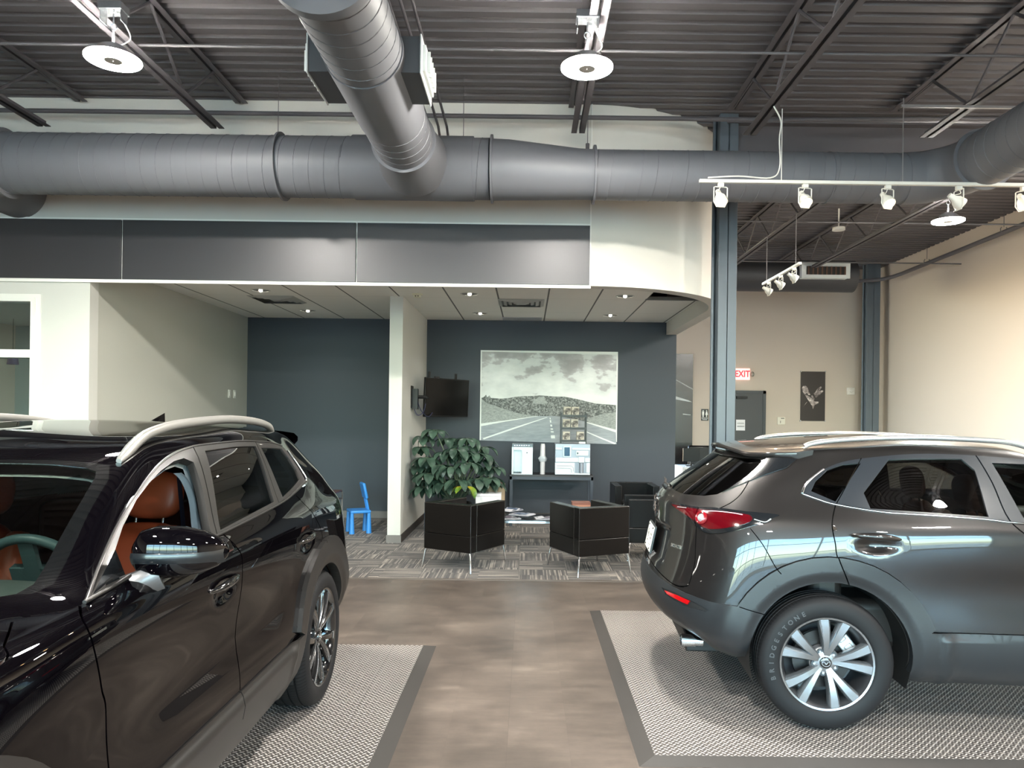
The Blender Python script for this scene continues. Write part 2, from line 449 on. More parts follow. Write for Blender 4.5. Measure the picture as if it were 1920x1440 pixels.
class Car:
    def __init__(c, name, label, rows, loc, rz, sg):
        c.S = Surf(make_net(rows)); c.sg = sg
        c.root = thing(name, label, 'car', loc, rz)
        c.regs = []; c.extra = []
    def uv(c, pts, plane='side', step=.03, closed=True):
        out = []
        for p in dens(pts, step, closed):
            if len(p) == 2: out.append(c.S.inv(plane, [p])[0])
            elif len(p) == 3: out.append(inv3(c.S, p))
        return out
    def region(c, name, pts, plane='side', uv=None):
        c.regs.append((name, uv if uv else c.uv(pts, plane)))
    def strip(c, pts, w=.006, plane='side', name='hole', smooth=True):
        if len(pts[0]) == 2:
            pts = [tuple(c.S.full(np.array([u]), np.array([v]))[0][0]) for u, v in c.S.inv(plane, pts)]
        if smooth and len(pts) > 2: pts = smooth_pts(pts, 5)
        pts = dens(pts, .05, False)
        uvs = [inv3(c.S, p) for p in pts]
        U = np.array(uvs); P, N = c.S.full(U[:, 0], U[:, 1])
        A = []; B = []
        for i in range(len(P)):
            t = P[min(i+1, len(P)-1)]-P[max(i-1, 0)]; t /= (np.linalg.norm(t)+1e-9)
            q = np.cross(N[i], t)*w/2
            _, Pu, Pv = c.S.ev(np.array([uvs[i][0]]), np.array([uvs[i][1]]))
            st = np.linalg.lstsq(np.stack([Pu[0], Pv[0]], 1), q, rcond=1e-3)[0]
            A.append((uvs[i][0]+st[0], uvs[i][1]+st[1])); B.append((uvs[i][0]-st[0], uvs[i][1]-st[1]))
        cl = lambda p: (min(max(p[0], 0), c.S.C-1), min(max(p[1], 0), c.S.R-1))
        c.regs.append((name, [cl(p) for p in A+B[::-1]]))
    def surf_path(c, pts, off=.0):
        """points (s,t,z) near the skin, lifted off it; returned in car space for the near side"""
        out = []
        for p in dens(smooth_pts(pts, 4), .04, False):
            u, v = inv3(c.S, p); P, N = c.S.full(np.array([u]), np.array([v])); out.append(tuple(P[0]+N[0]*off))
        return out
    def dense_arc(c, cx, cz, radii, a0=-20, a1=200, n=60):
        for k, r in enumerate(radii):
            c.extra += c.S.inv('side', [p for p in arc(cx, cz, r, a0+(k % 2)*2, a1, n) if p[1] > .27])
    def dense_box(c, s0, s1, z0, z1, st=.012):
        P = []; z = z0; k = 0
        while z <= z1:
            s = s0+(k % 2)*st/2
            while s <= s1: P.append((s, z)); s += st
            z += st*.8; k += 1
        c.extra += c.S.inv('side', P)
    def cut(c, du=11, dv=5):
        S = c.S; pts = []; edges = []; key = {}
        def addp(p):
            k = (round(p[0], 5), round(p[1], 5))
            if k not in key: key[k] = len(pts); pts.append(Vector((k[0]*.35, k[1]*.16)))
            return key[k]
        for name, poly in c.regs:
            ids = [addp(p) for p in poly]
            for i in range(len(ids)):
                a, b = ids[i], ids[(i+1) % len(ids)]
                if a != b: edges.append((a, b))
        nu = du*(S.C-1); nv = dv*(S.R-1)
        for p in c.extra: addp(p)
        for j in range(nv+1):
            for i in range(nu+1): addp((i*(S.C-1)/nu, j*(S.R-1)/nv))
        v, e, f = delaunay_2d_cdt(pts, edges, [], 0, 1e-6)[:3]
        V = np.array([(p.x/.35, p.y/.16) for p in v]); F = np.array([t for t in f if len(t) == 3])
        cen = V[F].mean(1)
        lab = np.array(['body']*len(F), dtype=object)
        for name, poly in c.regs:
            Q = np.array(poly); m = np.zeros(len(F), bool)
            x, y = cen[:, 0], cen[:, 1]
            lo = Q.min(0); hi = Q.max(0)
            idx = np.where((x >= lo[0]) & (x <= hi[0]) & (y >= lo[1]) & (y <= hi[1]))[0]
            if not len(idx): continue
            xx, yy = x[idx], y[idx]; ins = np.zeros(len(idx), bool)
            for i in range(len(Q)):
                x1, y1 = Q[i]; x2, y2 = Q[(i+1) % len(Q)]
                if y1 == y2: continue
                cr = ((y1 > yy) != (y2 > yy)) & (xx < (x2-x1)*(yy-y1)/(y2-y1)+x1)
                ins ^= cr
            lab[idx[ins]] = name
        c.V = V; c.F = F; c.lab = lab
        c.P, c.N = S.full(V[:, 0], V[:, 1])
    def mesh(c, regs, name, m, parent=None, sides='near', off=None, thick=.012, analytic=True, wall=True, zr=None):
        """sides: near / far / both(one mesh, both halves)"""
        if isinstance(regs, str): regs = [regs]
        F = c.F[np.isin(c.lab, regs)]
        if zr is not None and len(F):
            zc = c.P[F][:, :, 2].mean(1); F = F[(zc >= zr[0]) & (zc < zr[1])]
        if not len(F): print('EMPTY', name); return None
        used = np.unique(F); mp = -np.ones(len(c.P), int); mp[used] = np.arange(len(used))
        P = c.P[used]; N = c.N[used]; F = mp[F]
        d = np.zeros(len(P)); NN = N.copy()
        if off is not None:
            if callable(off):
                d = off(P); e = .004; G = np.zeros_like(P)
                for a in range(3):
                    Q = P.copy(); Q[:, a] += e; G[:, a] = (off(Q)-d)/e
                G = G-N*(G*N).sum(1, keepdims=True); NN = N-G; NN /= np.linalg.norm(NN, axis=1, keepdims=True)+1e-9
            else: d = np.full(len(P), off)
        P = P+N*d[:, None]
        # orientation
        a, b, q = P[F[:, 0]], P[F[:, 1]], P[F[:, 2]]
        fl = (np.cross(b-a, q-a)*N[F[:, 0]]).sum(1) < 0
        F[fl] = F[fl][:, ::-1]
        ed = {}
        for t in F:
            for i in range(3):
                x, y = int(t[i]), int(t[(i+1) % 3]); ed[(x, y)] = 1
        bd = [(x, y) for (x, y) in ed if (y, x) not in ed and not (abs(P[x][1]) < 1e-4 and abs(P[y][1]) < 1e-4)]
        verts = []; faces = []; norms = []
        def half(flip):
            base = len(verts); s = c.sg*(-1 if flip else 1)
            for p in P: verts.append((p[0], s*p[1], p[2]))
            rev = s < 0
            for t in F:
                t = [int(i) for i in t]
                if rev: t = t[::-1]
                faces.append(tuple(base+i for i in t)); norms.append([(NN[i][0], s*NN[i][1], NN[i][2]) for i in t])
            if wall and bd:
                im = {}
                for x, y in bd:
                    for k in (x, y):
                        if k not in im:
                            im[k] = len(verts); p = P[k]-N[k]*thick; verts.append((p[0], s*p[1], p[2]))
                for x, y in bd:
                    q = [base+y, base+x, im[x], im[y]]
                    if rev: q = q[::-1]
                    faces.append(tuple(q)); norms.append(None)
        if sides in ('near', 'both'): half(False)
        if sides in ('far', 'both'): half(True)
        me = bpy.data.meshes.new(name); me.from_pydata(verts, [], faces); me.materials.append(m)
        me.polygons.foreach_set('use_smooth', [True]*len(faces)); me.update()
        cn = []
        for p, nn in zip(me.polygons, norms):
            if nn is None: cn += [tuple(p.normal)]*p.loop_total
            else: cn += nn
        if len(cn) == len(me.loops): me.normals_split_custom_set(cn)
        o = obj_new(name, me); o.parent = parent or c.root
        return o
    def pair(c, regs, name, m, parent=None, **kw):
        a = c.mesh(regs, name, m, parent, sides='near', **kw); b = c.mesh(regs, name, m, parent, sides='far', **kw)
        return a, b
    def bar(c, pts, r, name, m, off=.0, parent=None, sy=1., n=8, both=True, taper=False):
        """moulding along the skin"""
        path = c.surf_path(pts, off); res = []
        rr = r if not taper else [r*min(1, .25+min(i, len(path)-1-i)/3) for i in range(len(path))]
        for s in ((1, -1) if both else (1,)):
            mb = MB(); mb.tube([(p[0], c.sg*s*p[1], p[2]) for p in path], rr, n, sy=sy)
            res.append(mb.build(name, m, parent or c.root, ang=60, weld=False))
        return res

def wheelM(c, s, t, z, near=True):
    sg = c.sg*(1 if near else -1)
    # local z -> outward, local x -> forward
    zc = Vector((0, sg, 0)); xc = Vector((1, 0, 0)); yc = zc.cross(xc)
    return Matrix(((xc.x, yc.x, zc.x, s), (xc.y, yc.y, zc.y, sg*t), (xc.z, yc.z, zc.z, z), (0, 0, 0, 1)))

def put(o, M): o.matrix_local = M; return o

def emblem_mb(w, d=.004):
    """winged oval badge, width w"""
    mb = MB(); a = w/2; b = a*.80
    mb.tube([(a*math.cos(2*PI*i/32), b*math.sin(2*PI*i/32), 0) for i in range(32)], w*.045, 6, closed=True)
    L = [(-.93*a, .10*b, 0), (-.55*a, .30*b, 0), (-.28*a, .12*b, 0), (0, -.38*b, 0), (.28*a, .12*b, 0), (.55*a, .30*b, 0), (.93*a, .10*b, 0)]
    mb.tube(smooth_pts(L, 4), [w*.03*(1+1.2*math.sin(PI*i/24)) for i in range(25)], 6)
    return mb

def tyre_mat():
    if 'tyre' in MATS: return MATS['tyre']
    k = NT('tyre'); b = k.b
    b.inputs['Roughness'].default_value = .62; b.inputs['Specular IOR Level'].default_value = .25
    x, y, z = k.xyz(k.obj())
    ang = k.math('ARCTAN2', y, x); r = k.math('SQRT', k.math('ADD', k.math('MULTIPLY', x, x), k.math('MULTIPLY', y, y)))
    w = k.math('SINE', k.math('ADD', k.math('MULTIPLY', ang, 110.), k.math('MULTIPLY', z, 60.)))
    w = k.math('GREATER_THAN', w, .55)
    onT = k.math('GREATER_THAN', r, k.n('Value').outputs[0]); k.t.nodes[-1].outputs[0].default_value = 0
    for nd in k.t.nodes:
        if nd.type == 'VALUE': nd.outputs[0].default_value = .338
    h = k.math('MULTIPLY', w, onT)
    k.l(k.mix(h, S2L((24, 24, 26)), S2L((9, 9, 10))), b.inputs['Base Color'])
    k.bump(k.math('SUBTRACT', 1., h), .9, .006)
    return k.m

def make_wheel(c, s, z, near, kind):
    t = .885 if kind == 'R' else .93
    R, rr, wd = (.3465, .236, .205) if kind == 'R' else (.365, .262, .235)
    M = wheelM(c, s, t, z, near)
    alloy = mat('alloy_wheel', (152, 155, 159), .25, .85); alloyd = mat('alloy_grey', (84, 84, 87), .35, .8); blk = mat('wheel_black', (14, 14, 15), .12, .0, coat=1.)
    mb = MB()
    # barrel + lip
    lipm = 0
    mb.mat(1).lathe([(rr-.035, -.19), (rr-.03, -.05), (rr-.016, -.018), (rr-.006, -.004)], 64)
    mb.mat(0 if kind == 'R' else 1).lathe([(rr-.006, -.004), (rr+.003, -.001), (rr+.006, -.010)], 64)
    mb.mat(1).lathe([(rr-.035, -.19), (.02, -.195)], 32)
    def spoke(a0, r0, a1, r1, w0, w1, zt0, zt1, dep, mm):
        P = []; nn = 8
        for i in range(nn+1):
            f = i/nn; a = math.radians(a0+(a1-a0)*(f**.7)); r = r0+(r1-r0)*f
            w = w0+(w1-w0)*f; zt = zt0+(zt1-zt0)*f+.008*math.sin(PI*f)
            ce = Vector((r*math.sin(a), r*math.cos(a), 0)); tg = Vector((math.cos(a), -math.sin(a), 0))
            P.append([ce-tg*(w*.62)+Vector((0, 0, zt-dep)), ce-tg*(w*.56)+Vector((0, 0, zt-.010)), ce-tg*(w*.36)+Vector((0, 0, zt)), ce+tg*(w*.36)+Vector((0, 0, zt)), ce+tg*(w*.56)+Vector((0, 0, zt-.010)), ce+tg*(w*.62)+Vector((0, 0, zt-dep))])
        mb.mat(mm).grid(P)
    if kind == 'R':
        mb.mat(0).lathe([(.001, -.030), (.040, -.030), (.062, -.036), (.078, -.050), (.080, -.09)], 40)
        for k in range(5):
            A = 10.5+72*k
            for sgn in (-1, 1): spoke(A+sgn*7, .036, A+sgn*14.5, rr-.004, .025, .056, -.030, -.006, .035, 0)
        wh = mb.build('wheel', [alloy, alloyd], c.root, weld=False, ang=40)
    else:
        mb.mat(1).lathe([(.001, -.030), (.045, -.030), (.07, -.040), (.085, -.09)], 40)
        for k in range(5):
            A = 12+72*k
            P = []
            for sgn in (-1, 1):
                spoke(A+sgn*6, .04, A+sgn*17, rr-.004, .026, .040, -.030, -.010, .04, 1)
                # machined edge lines
                pts = []
                for i in range(9):
                    f = i/8; a = math.radians(A+sgn*(8+13*f**.7)); r = .04+(rr-.008-.04)*f
                    pts.append((r*math.sin(a), r*math.cos(a), -.030+.020*f+.008*math.sin(PI*f)+.001))
                mb.mat(0).tube(pts, [.0009+.0016*i/8 for i in range(9)], 5)
                pts = [(p[0]*.0+p[0], p[1], p[2]) for p in pts]
            a0, a1 = A-20, A+20
            if k % 2 == 0 or True:
                pts = [((rr-.010)*math.sin(math.radians(a)), (rr-.010)*math.cos(math.radians(a)), -.009) for a in (A-20, A-17, A-14, A-11)]
                mb.mat(0).tube(pts, .0035, 5)
                pts = [((rr-.010)*math.sin(math.radians(a)), (rr-.010)*math.cos(math.radians(a)), -.009) for a in (A+20, A+17, A+14, A+11)]
                mb.mat(0).tube(pts, .0035, 5)
        wh = mb.build('wheel', [alloy, blk], c.root, weld=False, ang=40)
    put(wh, M)
    # tyre
    mb = MB()
    prof = [(rr-.002, -.014), (rr+.006, -.001), (rr+.018, .004), (rr+.045, .008), (R-.035, .003), (R-.020, -.006), (R-.010, -.018), (R-.004, -.030)]
    g = [-.050, -.088, -.126, -.162]
    if kind == 'L': g = [-.055, -.10, -.145, -.19]
    zc = -.030
    for q in g:
        prof += [(R-.001, q+.005), (R-.009, q+.003), (R-.009, q-.003), (R-.001, q-.005)]
    prof += [(R-.006, -wd+.02), (R-.03, -wd), (rr+.02, -wd-.004), (rr-.002, -wd+.02)]
    mb.lathe(prof, 96)
    ty = mb.build('tyre', tyre_mat(), wh, ang=50)
    if kind == 'R' and near:
        mb = MB(); txt = 'BRIDGESTONE'; rad = (rr+R-.03)/2+.006
        for i, ch in enumerate(txt):
            a = math.radians(-106+i*8.0)
            text_mb(mb, ch, .034, Matrix.Translation((rad*math.sin(a), rad*math.cos(a), .0075)) @ Matrix.Rotation(-a, 4, 'Z'), .0012, bold=True)
        mb.build('lettering', mat('tyre_letters', (56, 57, 60), .5), wh, smooth=False, weld=False)
    # brake disc and caliper
    mb = MB(); mb.lathe([(.001, -.075), (.07, -.075), (.075, -.10), (.150, -.10), (.152, -.112), (.150, -.124), (.05, -.124)], 48)
    mb.build('brake_disc', mat('disc_steel', (62, 60, 60), .4, .8), wh, ang=40)
    mb = MB()
    for a in (50,):
        ra = math.radians(a); Mx = Matrix.Rotation(-ra, 4, 'Z') @ T(0, .145, -.105)
        mb.cbox((0, 0, 0), (.12, .07, .065), Mx).cbox((-.03, .0, .035), (.035, .04, .012), Mx).cbox((.03, .0, .035), (.035, .04, .012), Mx)
    mb.build('brake_caliper', mat('caliper', (200, 205, 208) if kind == 'R' else (60, 60, 62), .4, .6), wh, bevel=.008)
    # nuts, cap
    for k in range(5):
        a = math.radians(10.5+36+72*k if kind == 'R' else 48+72*k); rb = .057
        mb = MB(); mb.mat(0).cyl((rb*math.sin(a), rb*math.cos(a), -.048), (rb*math.sin(a), rb*math.cos(a), -.030), .0085, .0075, 6)
        mb.mat(1).cyl((rb*math.sin(a), rb*math.cos(a), -.050), (rb*math.sin(a), rb*math.cos(a), -.0345), .0165, .0165, 20)
        mb.build('lug_nut', [mat('nut', (200, 203, 206), .2, .9), mat('nut_seat', (70, 74, 78), .4, .6)], wh, bevel=.001, weld=False)
    mb = MB(); mb.mat(0).lathe([(.001, -.019), (.024, -.019), (.028, -.021), (.030, -.026), (.030, -.04)], 32)
    em = emblem_mb(.042); Mx = Matrix.Rotation(PI if c.sg > 0 and near else 0, 4, 'Z') @ T(0, 0, -.0185)
    mb.mat(1).add(em.v, em.f, Mx)
    mb.build('hub_cap', [mat('cap_black', (16, 16, 17), .15, coat=1), MATS['nut']], wh, weld=False)
    return wh

def bezel(c, pts, name, m, r, parent=None, plane='side'):
    pass

def seat_mb(mb_s, mb_h, x, y, zc, fwd=1):
    """front seat, local car space, backrest plane leaning; returns nothing"""
def seat(c, s, y, hz, m_main, m_side, name='seat', w=.50, hw=.24, hh=.21, post=True):
    """s: position of the backrest top; hz: z of backrest top"""
    mb = MB()
    # cushion
    P = []
    def blob(cs, d, tilt, seg=(10, 8), p=3.2):
        """superellipsoid box, centre cs, half sizes d"""
        vs = []; n, m = 24, 14
        Mx = T(*cs) @ Matrix.Rotation(tilt, 4, 'Y')
        for j in range(m+1):
            th = -PI/2+PI*j/m
            for i in range(n):
                ph = 2*PI*i/n
                f = lambda v, e: math.copysign(abs(v)**e, v)
                e = 2/p
                vs.append(Mx @ Vector((d[0]*f(math.cos(th), e)*f(math.cos(ph), e), d[1]*f(math.cos(th), e)*f(math.sin(ph), e), d[2]*f(math.sin(th), e))))
        fs = [(j*n+i, j*n+(i+1) % n, (j+1)*n+(i+1) % n, (j+1)*n+i) for j in range(m) for i in range(n)]
        return vs, fs
    tl = -.28
    vs, fs = blob((s+.11, y, hz-.32), (.075, w*.38, .33), tl); mb.add(vs, fs)
    for q in (-1, 1):
        vs, fs = blob((s+.145, y+q*w*.42, hz-.33), (.085, .06, .30), tl); mb.add(vs, fs)
    vs, fs = blob((s+.40, y, hz-.60), (.27, w*.42, .085), .06); mb.add(vs, fs)
    for q in (-1, 1):
        vs, fs = blob((s+.40, y+q*w*.44, hz-.575), (.26, .055, .085), .06); mb.add(vs, fs)
    st = mb.build(name, m_main, c.root, ang=60)
    mb = MB(); vs, fs = blob((s-.015, y, hz+.115), (.055, hw/2, hh/2), tl*.6, p=2.8); mb.add(vs, fs)
    mb.build('headrest', m_main, st, ang=60)
    for q in (-.06, .06): MB().cyl((s+.02, y+q, hz-.06), (s-.005, y+q, hz+.06), .006).build('headrest_post', MATS['chrome'], st)
    return st
def sms(x):
    x = np.clip(x, 0, 1); return x*x*(3-2*x)

def common_parts(c, K):
    """K: dict of materials and dimensions"""
    S = c.S
    body = K['paint']; clad = K['clad']
    ac = K['arch']   # [(s,z,r_in,r_out) rear, front]
    def off_clad(P):
        d = np.full(len(P), .005)
        for (a, b, ri, ro) in ac:
            r = np.hypot(P[:, 0]-a, P[:, 2]-b)
            d = d+.018*(sms((r-ri+.005)/.065)-1)*(r < ri+.2)*(r < ro+.15)+.018*sms((ro+.10-r)/.10)
        rmin = np.minimum(*[np.hypot(P[:, 0]-a, P[:, 2]-b)-ro for (a, b, ri, ro) in ac])
        d = d+K['sill_off']*sms((K['sill_z']-P[:, 2])/.035)*sms(rmin/.05)*sms((P[:, 0]-.2)/.1)*sms((K['wb']-P[:, 0])/.1)
        return d
    c.off_clad = off_clad
    return off_clad

def build_suv_R():
    c = Car('parked_suv', 'dark grey metallic SUV on the right diamond-plate mat, rear end towards the lounge', carspec_R, (1.627, 4.715, .02), -math.radians(4.0), -1)
    S = c.S
    paint = NT('paint_grey'); b = paint.b
    b.inputs['Base Color'].default_value = S2L((30, 27, 27)); b.inputs['Metallic'].default_value = .5; b.inputs['Roughness'].default_value = .38
    b.inputs['Coat Weight'].default_value = 1.; b.inputs['Coat Roughness'].default_value = .02; b.inputs['Specular IOR Level'].default_value = .5
    paint = paint.m
    clad = mat('cladding_grey', (33, 35, 38), .40, 0., spec=.5, bump=(900, .08, .0005))
    gloss = mat('trim_gloss', (22, 24, 27), .12, coat=1.)
    satin = mat('pillar_satin', (32, 36, 42), .32, coat=.2)
    chrome = mat('chrome', (220, 222, 225), .12, 1.)
    dark = mat('dark_plastic', (20, 20, 21), .6)
    glassD = glassmat('privacy_glass', (.13, .12, .11), 1.6)
    glassC = glassmat('clear_car_glass', (.62, .68, .66), 1.5)
    sA, zA, rA = .015, .36, .405; sB = 2.67
    # doors
    rd = [(.055, 1.160), (.020, 1.06), (.030, .963), (.040, .892), (.095, .76), (.2, .64), (.45, .50), (1.15, .48), (1.17, .70), (1.10, .90), (1.0, 1.0), (.90, 1.10), (.50, 1.118), (.27, 1.13)]
    c.region('rear_door', rd)
    fd = [(.90, 1.10), (1.0, 1.0), (1.10, .90), (1.17, .70), (1.15, .48), (2.12, .48), (2.16, .7), (2.12, .95), (2.02, 1.03), (1.6, 1.06)]
    c.region('front_door', fd)
    # tailgate (rear plane t,z)
    tg = c.uv([(0., 1.40), (.54, 1.385), (.613, 1.30), (.60, 1.257), (.655, 1.19), (.668, 1.142), (.661, 1.101), (.60, 1.011), (.627, .909), (.654, .807), (.66, .704), (.65, .676), (.57, .667), (.345, .705), (.2, .722), (0, .728)], 'rear')
    c.region('tailgate', None, uv=tg)
    # hood
    hd = c.uv([(2.24, 0.), (2.2, .35), (2.07, .70), (2.12, .76), (2.5, .76), (3.0, .70), (3.36, .50), (3.42, 0.)], 'top'); c.region('hood', None, uv=hd)
    # lower cladding
    bl = c.uv([(0., .700), (.1, .695), (.31, .684), (.506, .666), (.66, .640)], 'rear', closed=False)+c.uv([(-.59, .763, .623), (-.5, .809, .619), (-.445, .824, .618), (-.30, .845, .578), (-.2, .60)], closed=False)
    c.region('rear_bumper', None, uv=bl+[(bl[-1][0], 0), (0, 0)])
    sl = c.uv([(.2, .525), (2.5, .525)], closed=False); c.region('sill', None, uv=sl+[(sl[-1][0], 0), (sl[0][0], 0)])
    fb = c.uv([(2.75, .60), (3.0, .60)], closed=False)+c.uv([(.75, .56), (.4, .52), (0, .52)], 'front', closed=False)
    c.region('front_bumper', None, uv=fb+[(S.C-1, 0), (fb[0][0], 0)])
    ring = arc(sA, zA, .535, 151, 20, 24)+[(.47, .50), (.43, .25), (sA, zA), (-.30, .578)]
    c.region('arch_cladding', ring)
    c.region('front_arch_cladding', arc(sB, zA, .535, 165, 15, 24)+[(sB+.45, .3), (sB-.45, .3)])
    # windows
    dlo = smooth_pts([(-.098, .729, 1.205), (-.088, .715, 1.235), (-.060, .70, 1.262), (-.014, .68, 1.304), (.056, .662, 1.346), (.162, .655, 1.382), (.323, .669, 1.408), (.568, .679, 1.427), (.814, .681, 1.421)], 4)
    dlo2 = [(.814, .681, 1.421), (1.06, .668, 1.405), (1.3, .68, 1.34), (1.55, .70, 1.25), (1.8, .76, 1.13), (1.90, .80, 1.065)]
    belt = [(-.098, .729, 1.205), (-.04, .75, 1.185), (.055, .785, 1.160), (.265, .821, 1.131), (.501, .834, 1.119), (.784, .847, 1.105), (.96, .854, 1.09), (1.5, .85, 1.075), (1.90, .80, 1.06)]
    c.region('window_surround', None, uv=c.uv(dlo+dlo2[1:]+belt[::-1]))
    c.region('quarter_glass', [(-.055, .724, 1.219), (-.022, .697, 1.272), (.045, .668, 1.328), (.133, .661, 1.360), (.222, .673, 1.370), (.057, .775, 1.172)])
    c.region('rear_door_glass', [(.363, .684, 1.392), (.733, .693, 1.402), (.786, .727, 1.346), (.80, .844, 1.118), (.224, .813, 1.145), (.205, .764, 1.22)])
    c.region('front_door_glass', [(.885, .70, 1.384), (1.10, .68, 1.372), (1.3, .69, 1.31), (1.52, .72, 1.22), (1.72, .76, 1.13), (1.78, .8, 1.095), (.972, .832, 1.108), (.913, .75, 1.298)])
    wsh = c.uv([(2.17, 0.), (2.14, .3), (2.0, .63), (1.78, .69), (1.3, .60), (1.12, .53), (1.16, .3), (1.18, 0.)], 'top'); c.region('windshield', None, uv=wsh)
    c.region('tailgate_fin', [(-.495, .585, 1.189), (-.357, .613, 1.257), (-.158, .63, 1.335), (-.10, .611, 1.380), (-.245, .543, 1.383), (-.269, .556, 1.356), (-.361, .581, 1.28), (-.46, .585, 1.21)])
    rg = c.uv([(0, 1.385), (.52, 1.378), (.556, 1.356), (.581, 1.28), (.588, 1.21), (.575, 1.178), (.526, 1.163), (.369, 1.156), (.16, 1.168), (0, 1.17)], 'rear'); c.region('rear_glass', None, uv=rg)
    # lamps
    lamp = [(-.744, .337, 1.094), (-.70, .45, 1.104), (-.627, .566, 1.104), (-.546, .644, 1.110), (-.40, .74, 1.103), (-.245, .783, 1.097), (-.258, .789, 1.083), (-.32, .79, 1.055), (-.39, .787, 1.03), (-.46, .765, 1.004), (-.533, .723, .983), (-.592, .67, .976), (-.62, .63, .99), (-.65, .58, 1.02), (-.69, .50, 1.05)]
    c.region('lamp_housing', smooth_pts(lamp, 3, True))
    lens = [(-.735, .36, 1.088), (-.69, .46, 1.088), (-.61, .58, 1.085), (-.53, .655, 1.085), (-.42, .73, 1.082), (-.375, .755, 1.076), (-.375, .765, 1.05), (-.43, .755, 1.028), (-.52, .715, 1.004), (-.59, .66, .998), (-.625, .61, 1.018), (-.66, .55, 1.042), (-.70, .46, 1.066)]
    c.region('lamp_lens', smooth_pts(lens, 3, True))
    c.region('head_lamp', None, uv=c.uv([(3.05, .80, .86), (3.25, .68, .84), (3.40, .50, .82), (3.42, .48, .76), (3.28, .68, .76), (3.1, .80, .80)]))
    c.region('grille', None, uv=c.uv([(.0, .80), (.42, .80), (.50, .72), (.34, .50), (0, .46)], 'front'))
    c.region('reflector_recess', [(-.812, .48, .628), (-.79, .525, .598), (-.70, .665, .572), (-.60, .75, .568), (-.585, .762, .578), (-.66, .71, .605), (-.75, .60, .627)])
    c.region('reflector', [(-.797, .51, .619), (-.785, .539, .605), (-.692, .682, .584), (-.68, .692, .606), (-.74, .61, .617)])
    c.strip([(-.622, .575, 1.108), (-.640, .595, 1.0)], .007, smooth=False)
    c.strip([(-.375, .755, 1.09), (-.375, .765, 1.035)], .003, smooth=False, name='lamp_housing')
    c.strip(arc(sA, zA, .537, 150, 19, 16), .004, smooth=False); c.strip([(.50, .527), (1.3, .527), (2.15, .527)], .004, smooth=False)
    # shut lines
    c.strip([(.055, .785, 1.160), (.020, .84, 1.06), (.030, .863, .963), (.040, .87, .892), (.095, .872, .76)], .006)
    c.strip([(.814, .681, 1.424), (.858, .758, 1.286), (.90, .847, 1.100), (1.0, .885, 1.0), (1.10, .885, .90), (1.17, .88, .70), (1.15, .88, .50)], .007)
    c.strip([(2.05, .82, 1.05), (2.12, .87, .95), (2.16, .87, .7), (2.12, .87, .5)], .006)
    c.strip([(.23, .655, 1.395), (.06, .785, 1.165)], .005, smooth=False)
    c.strip([(.095, .872, .76), (.13, .88, .70)], .005)
    c.strip([(-.357, .613, 1.262), (-.407, .653, 1.191), (-.465, .668, 1.142), (-.533, .661, 1.108)], .006)
    c.strip([(.60, 1.02), (.627, .909), (.654, .807), (.662, .704), (.650, .676), (.57, .667), (.345, .705), (.2, .722), (0, .728)], .006, 'rear')
    c.strip([(-.385, .79, 1.022), (-.328, .822, .944), (-.266, .842, .832), (-.24, .845, .80)], .005)
    c.strip([(-.445, .824, .618), (-.30, .845, .578)], .005, smooth=False)
    c.strip([(2.1, .74, 1.03), (2.5, .77, .99), (3.0, .70, .93), (3.36, .5, .88)], .006)
    c.region('hole', arc(sA, zA, rA, 0, 360, 60)[:-1])
    c.region('hole', [(sA-.34, .30), (sA-rA+.02, .40), (sA-rA, .30), (-.40, .22), (.42, .22), (sA+rA, .36)])
    c.region('hole', arc(sB, zA, rA, 0, 360, 60)[:-1])
    c.dense_arc(sA, zA, [rA+.012+.016*i for i in range(9)]); c.dense_box(.12, .36, .91, 1.01)
    c.cut()
    K = dict(paint=paint, clad=clad, arch=[(sA, zA, rA, .535), (sB, zA, rA, .535)], sill_off=.016, sill_z=.525, wb=2.3)
    oc = common_parts(c, K)
    def off_door(P):
        e = ((P[:, 0]-.235)/.085)**2+((P[:, 2]-.962)/.034)**2
        e2 = ((P[:, 0]-1.315)/.085)**2+((P[:, 2]-.955)/.034)**2
        return -.028*np.exp(-np.minimum(e, e2)**1.5)
    def off_gate(P):   # plate recess
        return -.022*sms((.40-np.abs(P[:, 1]))/.04)*sms((P[:, 2]-.745)/.02)*sms((.965-P[:, 2])/.03)*(P[:, 0] < -.4)
    bs = c.mesh('body', 'body_shell', paint, sides='both')
    for r in ('rear_door', 'front_door'):
        o1, o2 = c.pair(r, r, paint, off=off_door)
        g = {'rear_door': ('rear_door_glass', glassD), 'front_door': ('front_door_glass', glassC)}[r]
        if r == 'rear_door': c.near_door = o1; c.far_door = o2
        c.mesh(g[0], 'window_glass', g[1], o1, off=-.006, wall=False); c.mesh(g[0], 'window_glass', g[1], o2, sides='far', off=-.006, wall=False)
    tgate = c.mesh('tailgate', 'tailgate', paint, sides='both', off=off_gate)
    c.mesh('rear_glass', 'rear_window', glassmat('rear_glass', (.16, .15, .14), 1.6), tgate, sides='both', off=-.004, wall=False)
    c.pair('tailgate_fin', 'side_fin', gloss, tgate, off=.004)
    c.mesh('hood', 'hood', paint, sides='both')
    c.mesh('windshield', 'windshield', glassC, sides='both', wall=False)
    c.pair('window_surround', 'window_surround', satin, off=.001)
    c.pair('quarter_glass', 'quarter_window', glassD, off=-.005, wall=False)
    c.mesh('rear_bumper', 'rear_bumper', clad, sides='both', off=oc, thick=.03)
    c.mesh('front_bumper', 'front_bumper', clad, sides='both', off=oc)
    c.pair(['arch_cladding'], 'wheel_arch_trim', clad, off=oc, thick=.04)
    c.pair(['front_arch_cladding'], 'wheel_arch_trim', clad, off=oc, thick=.04)
    c.pair('sill', 'sill_cladding', clad, off=oc)
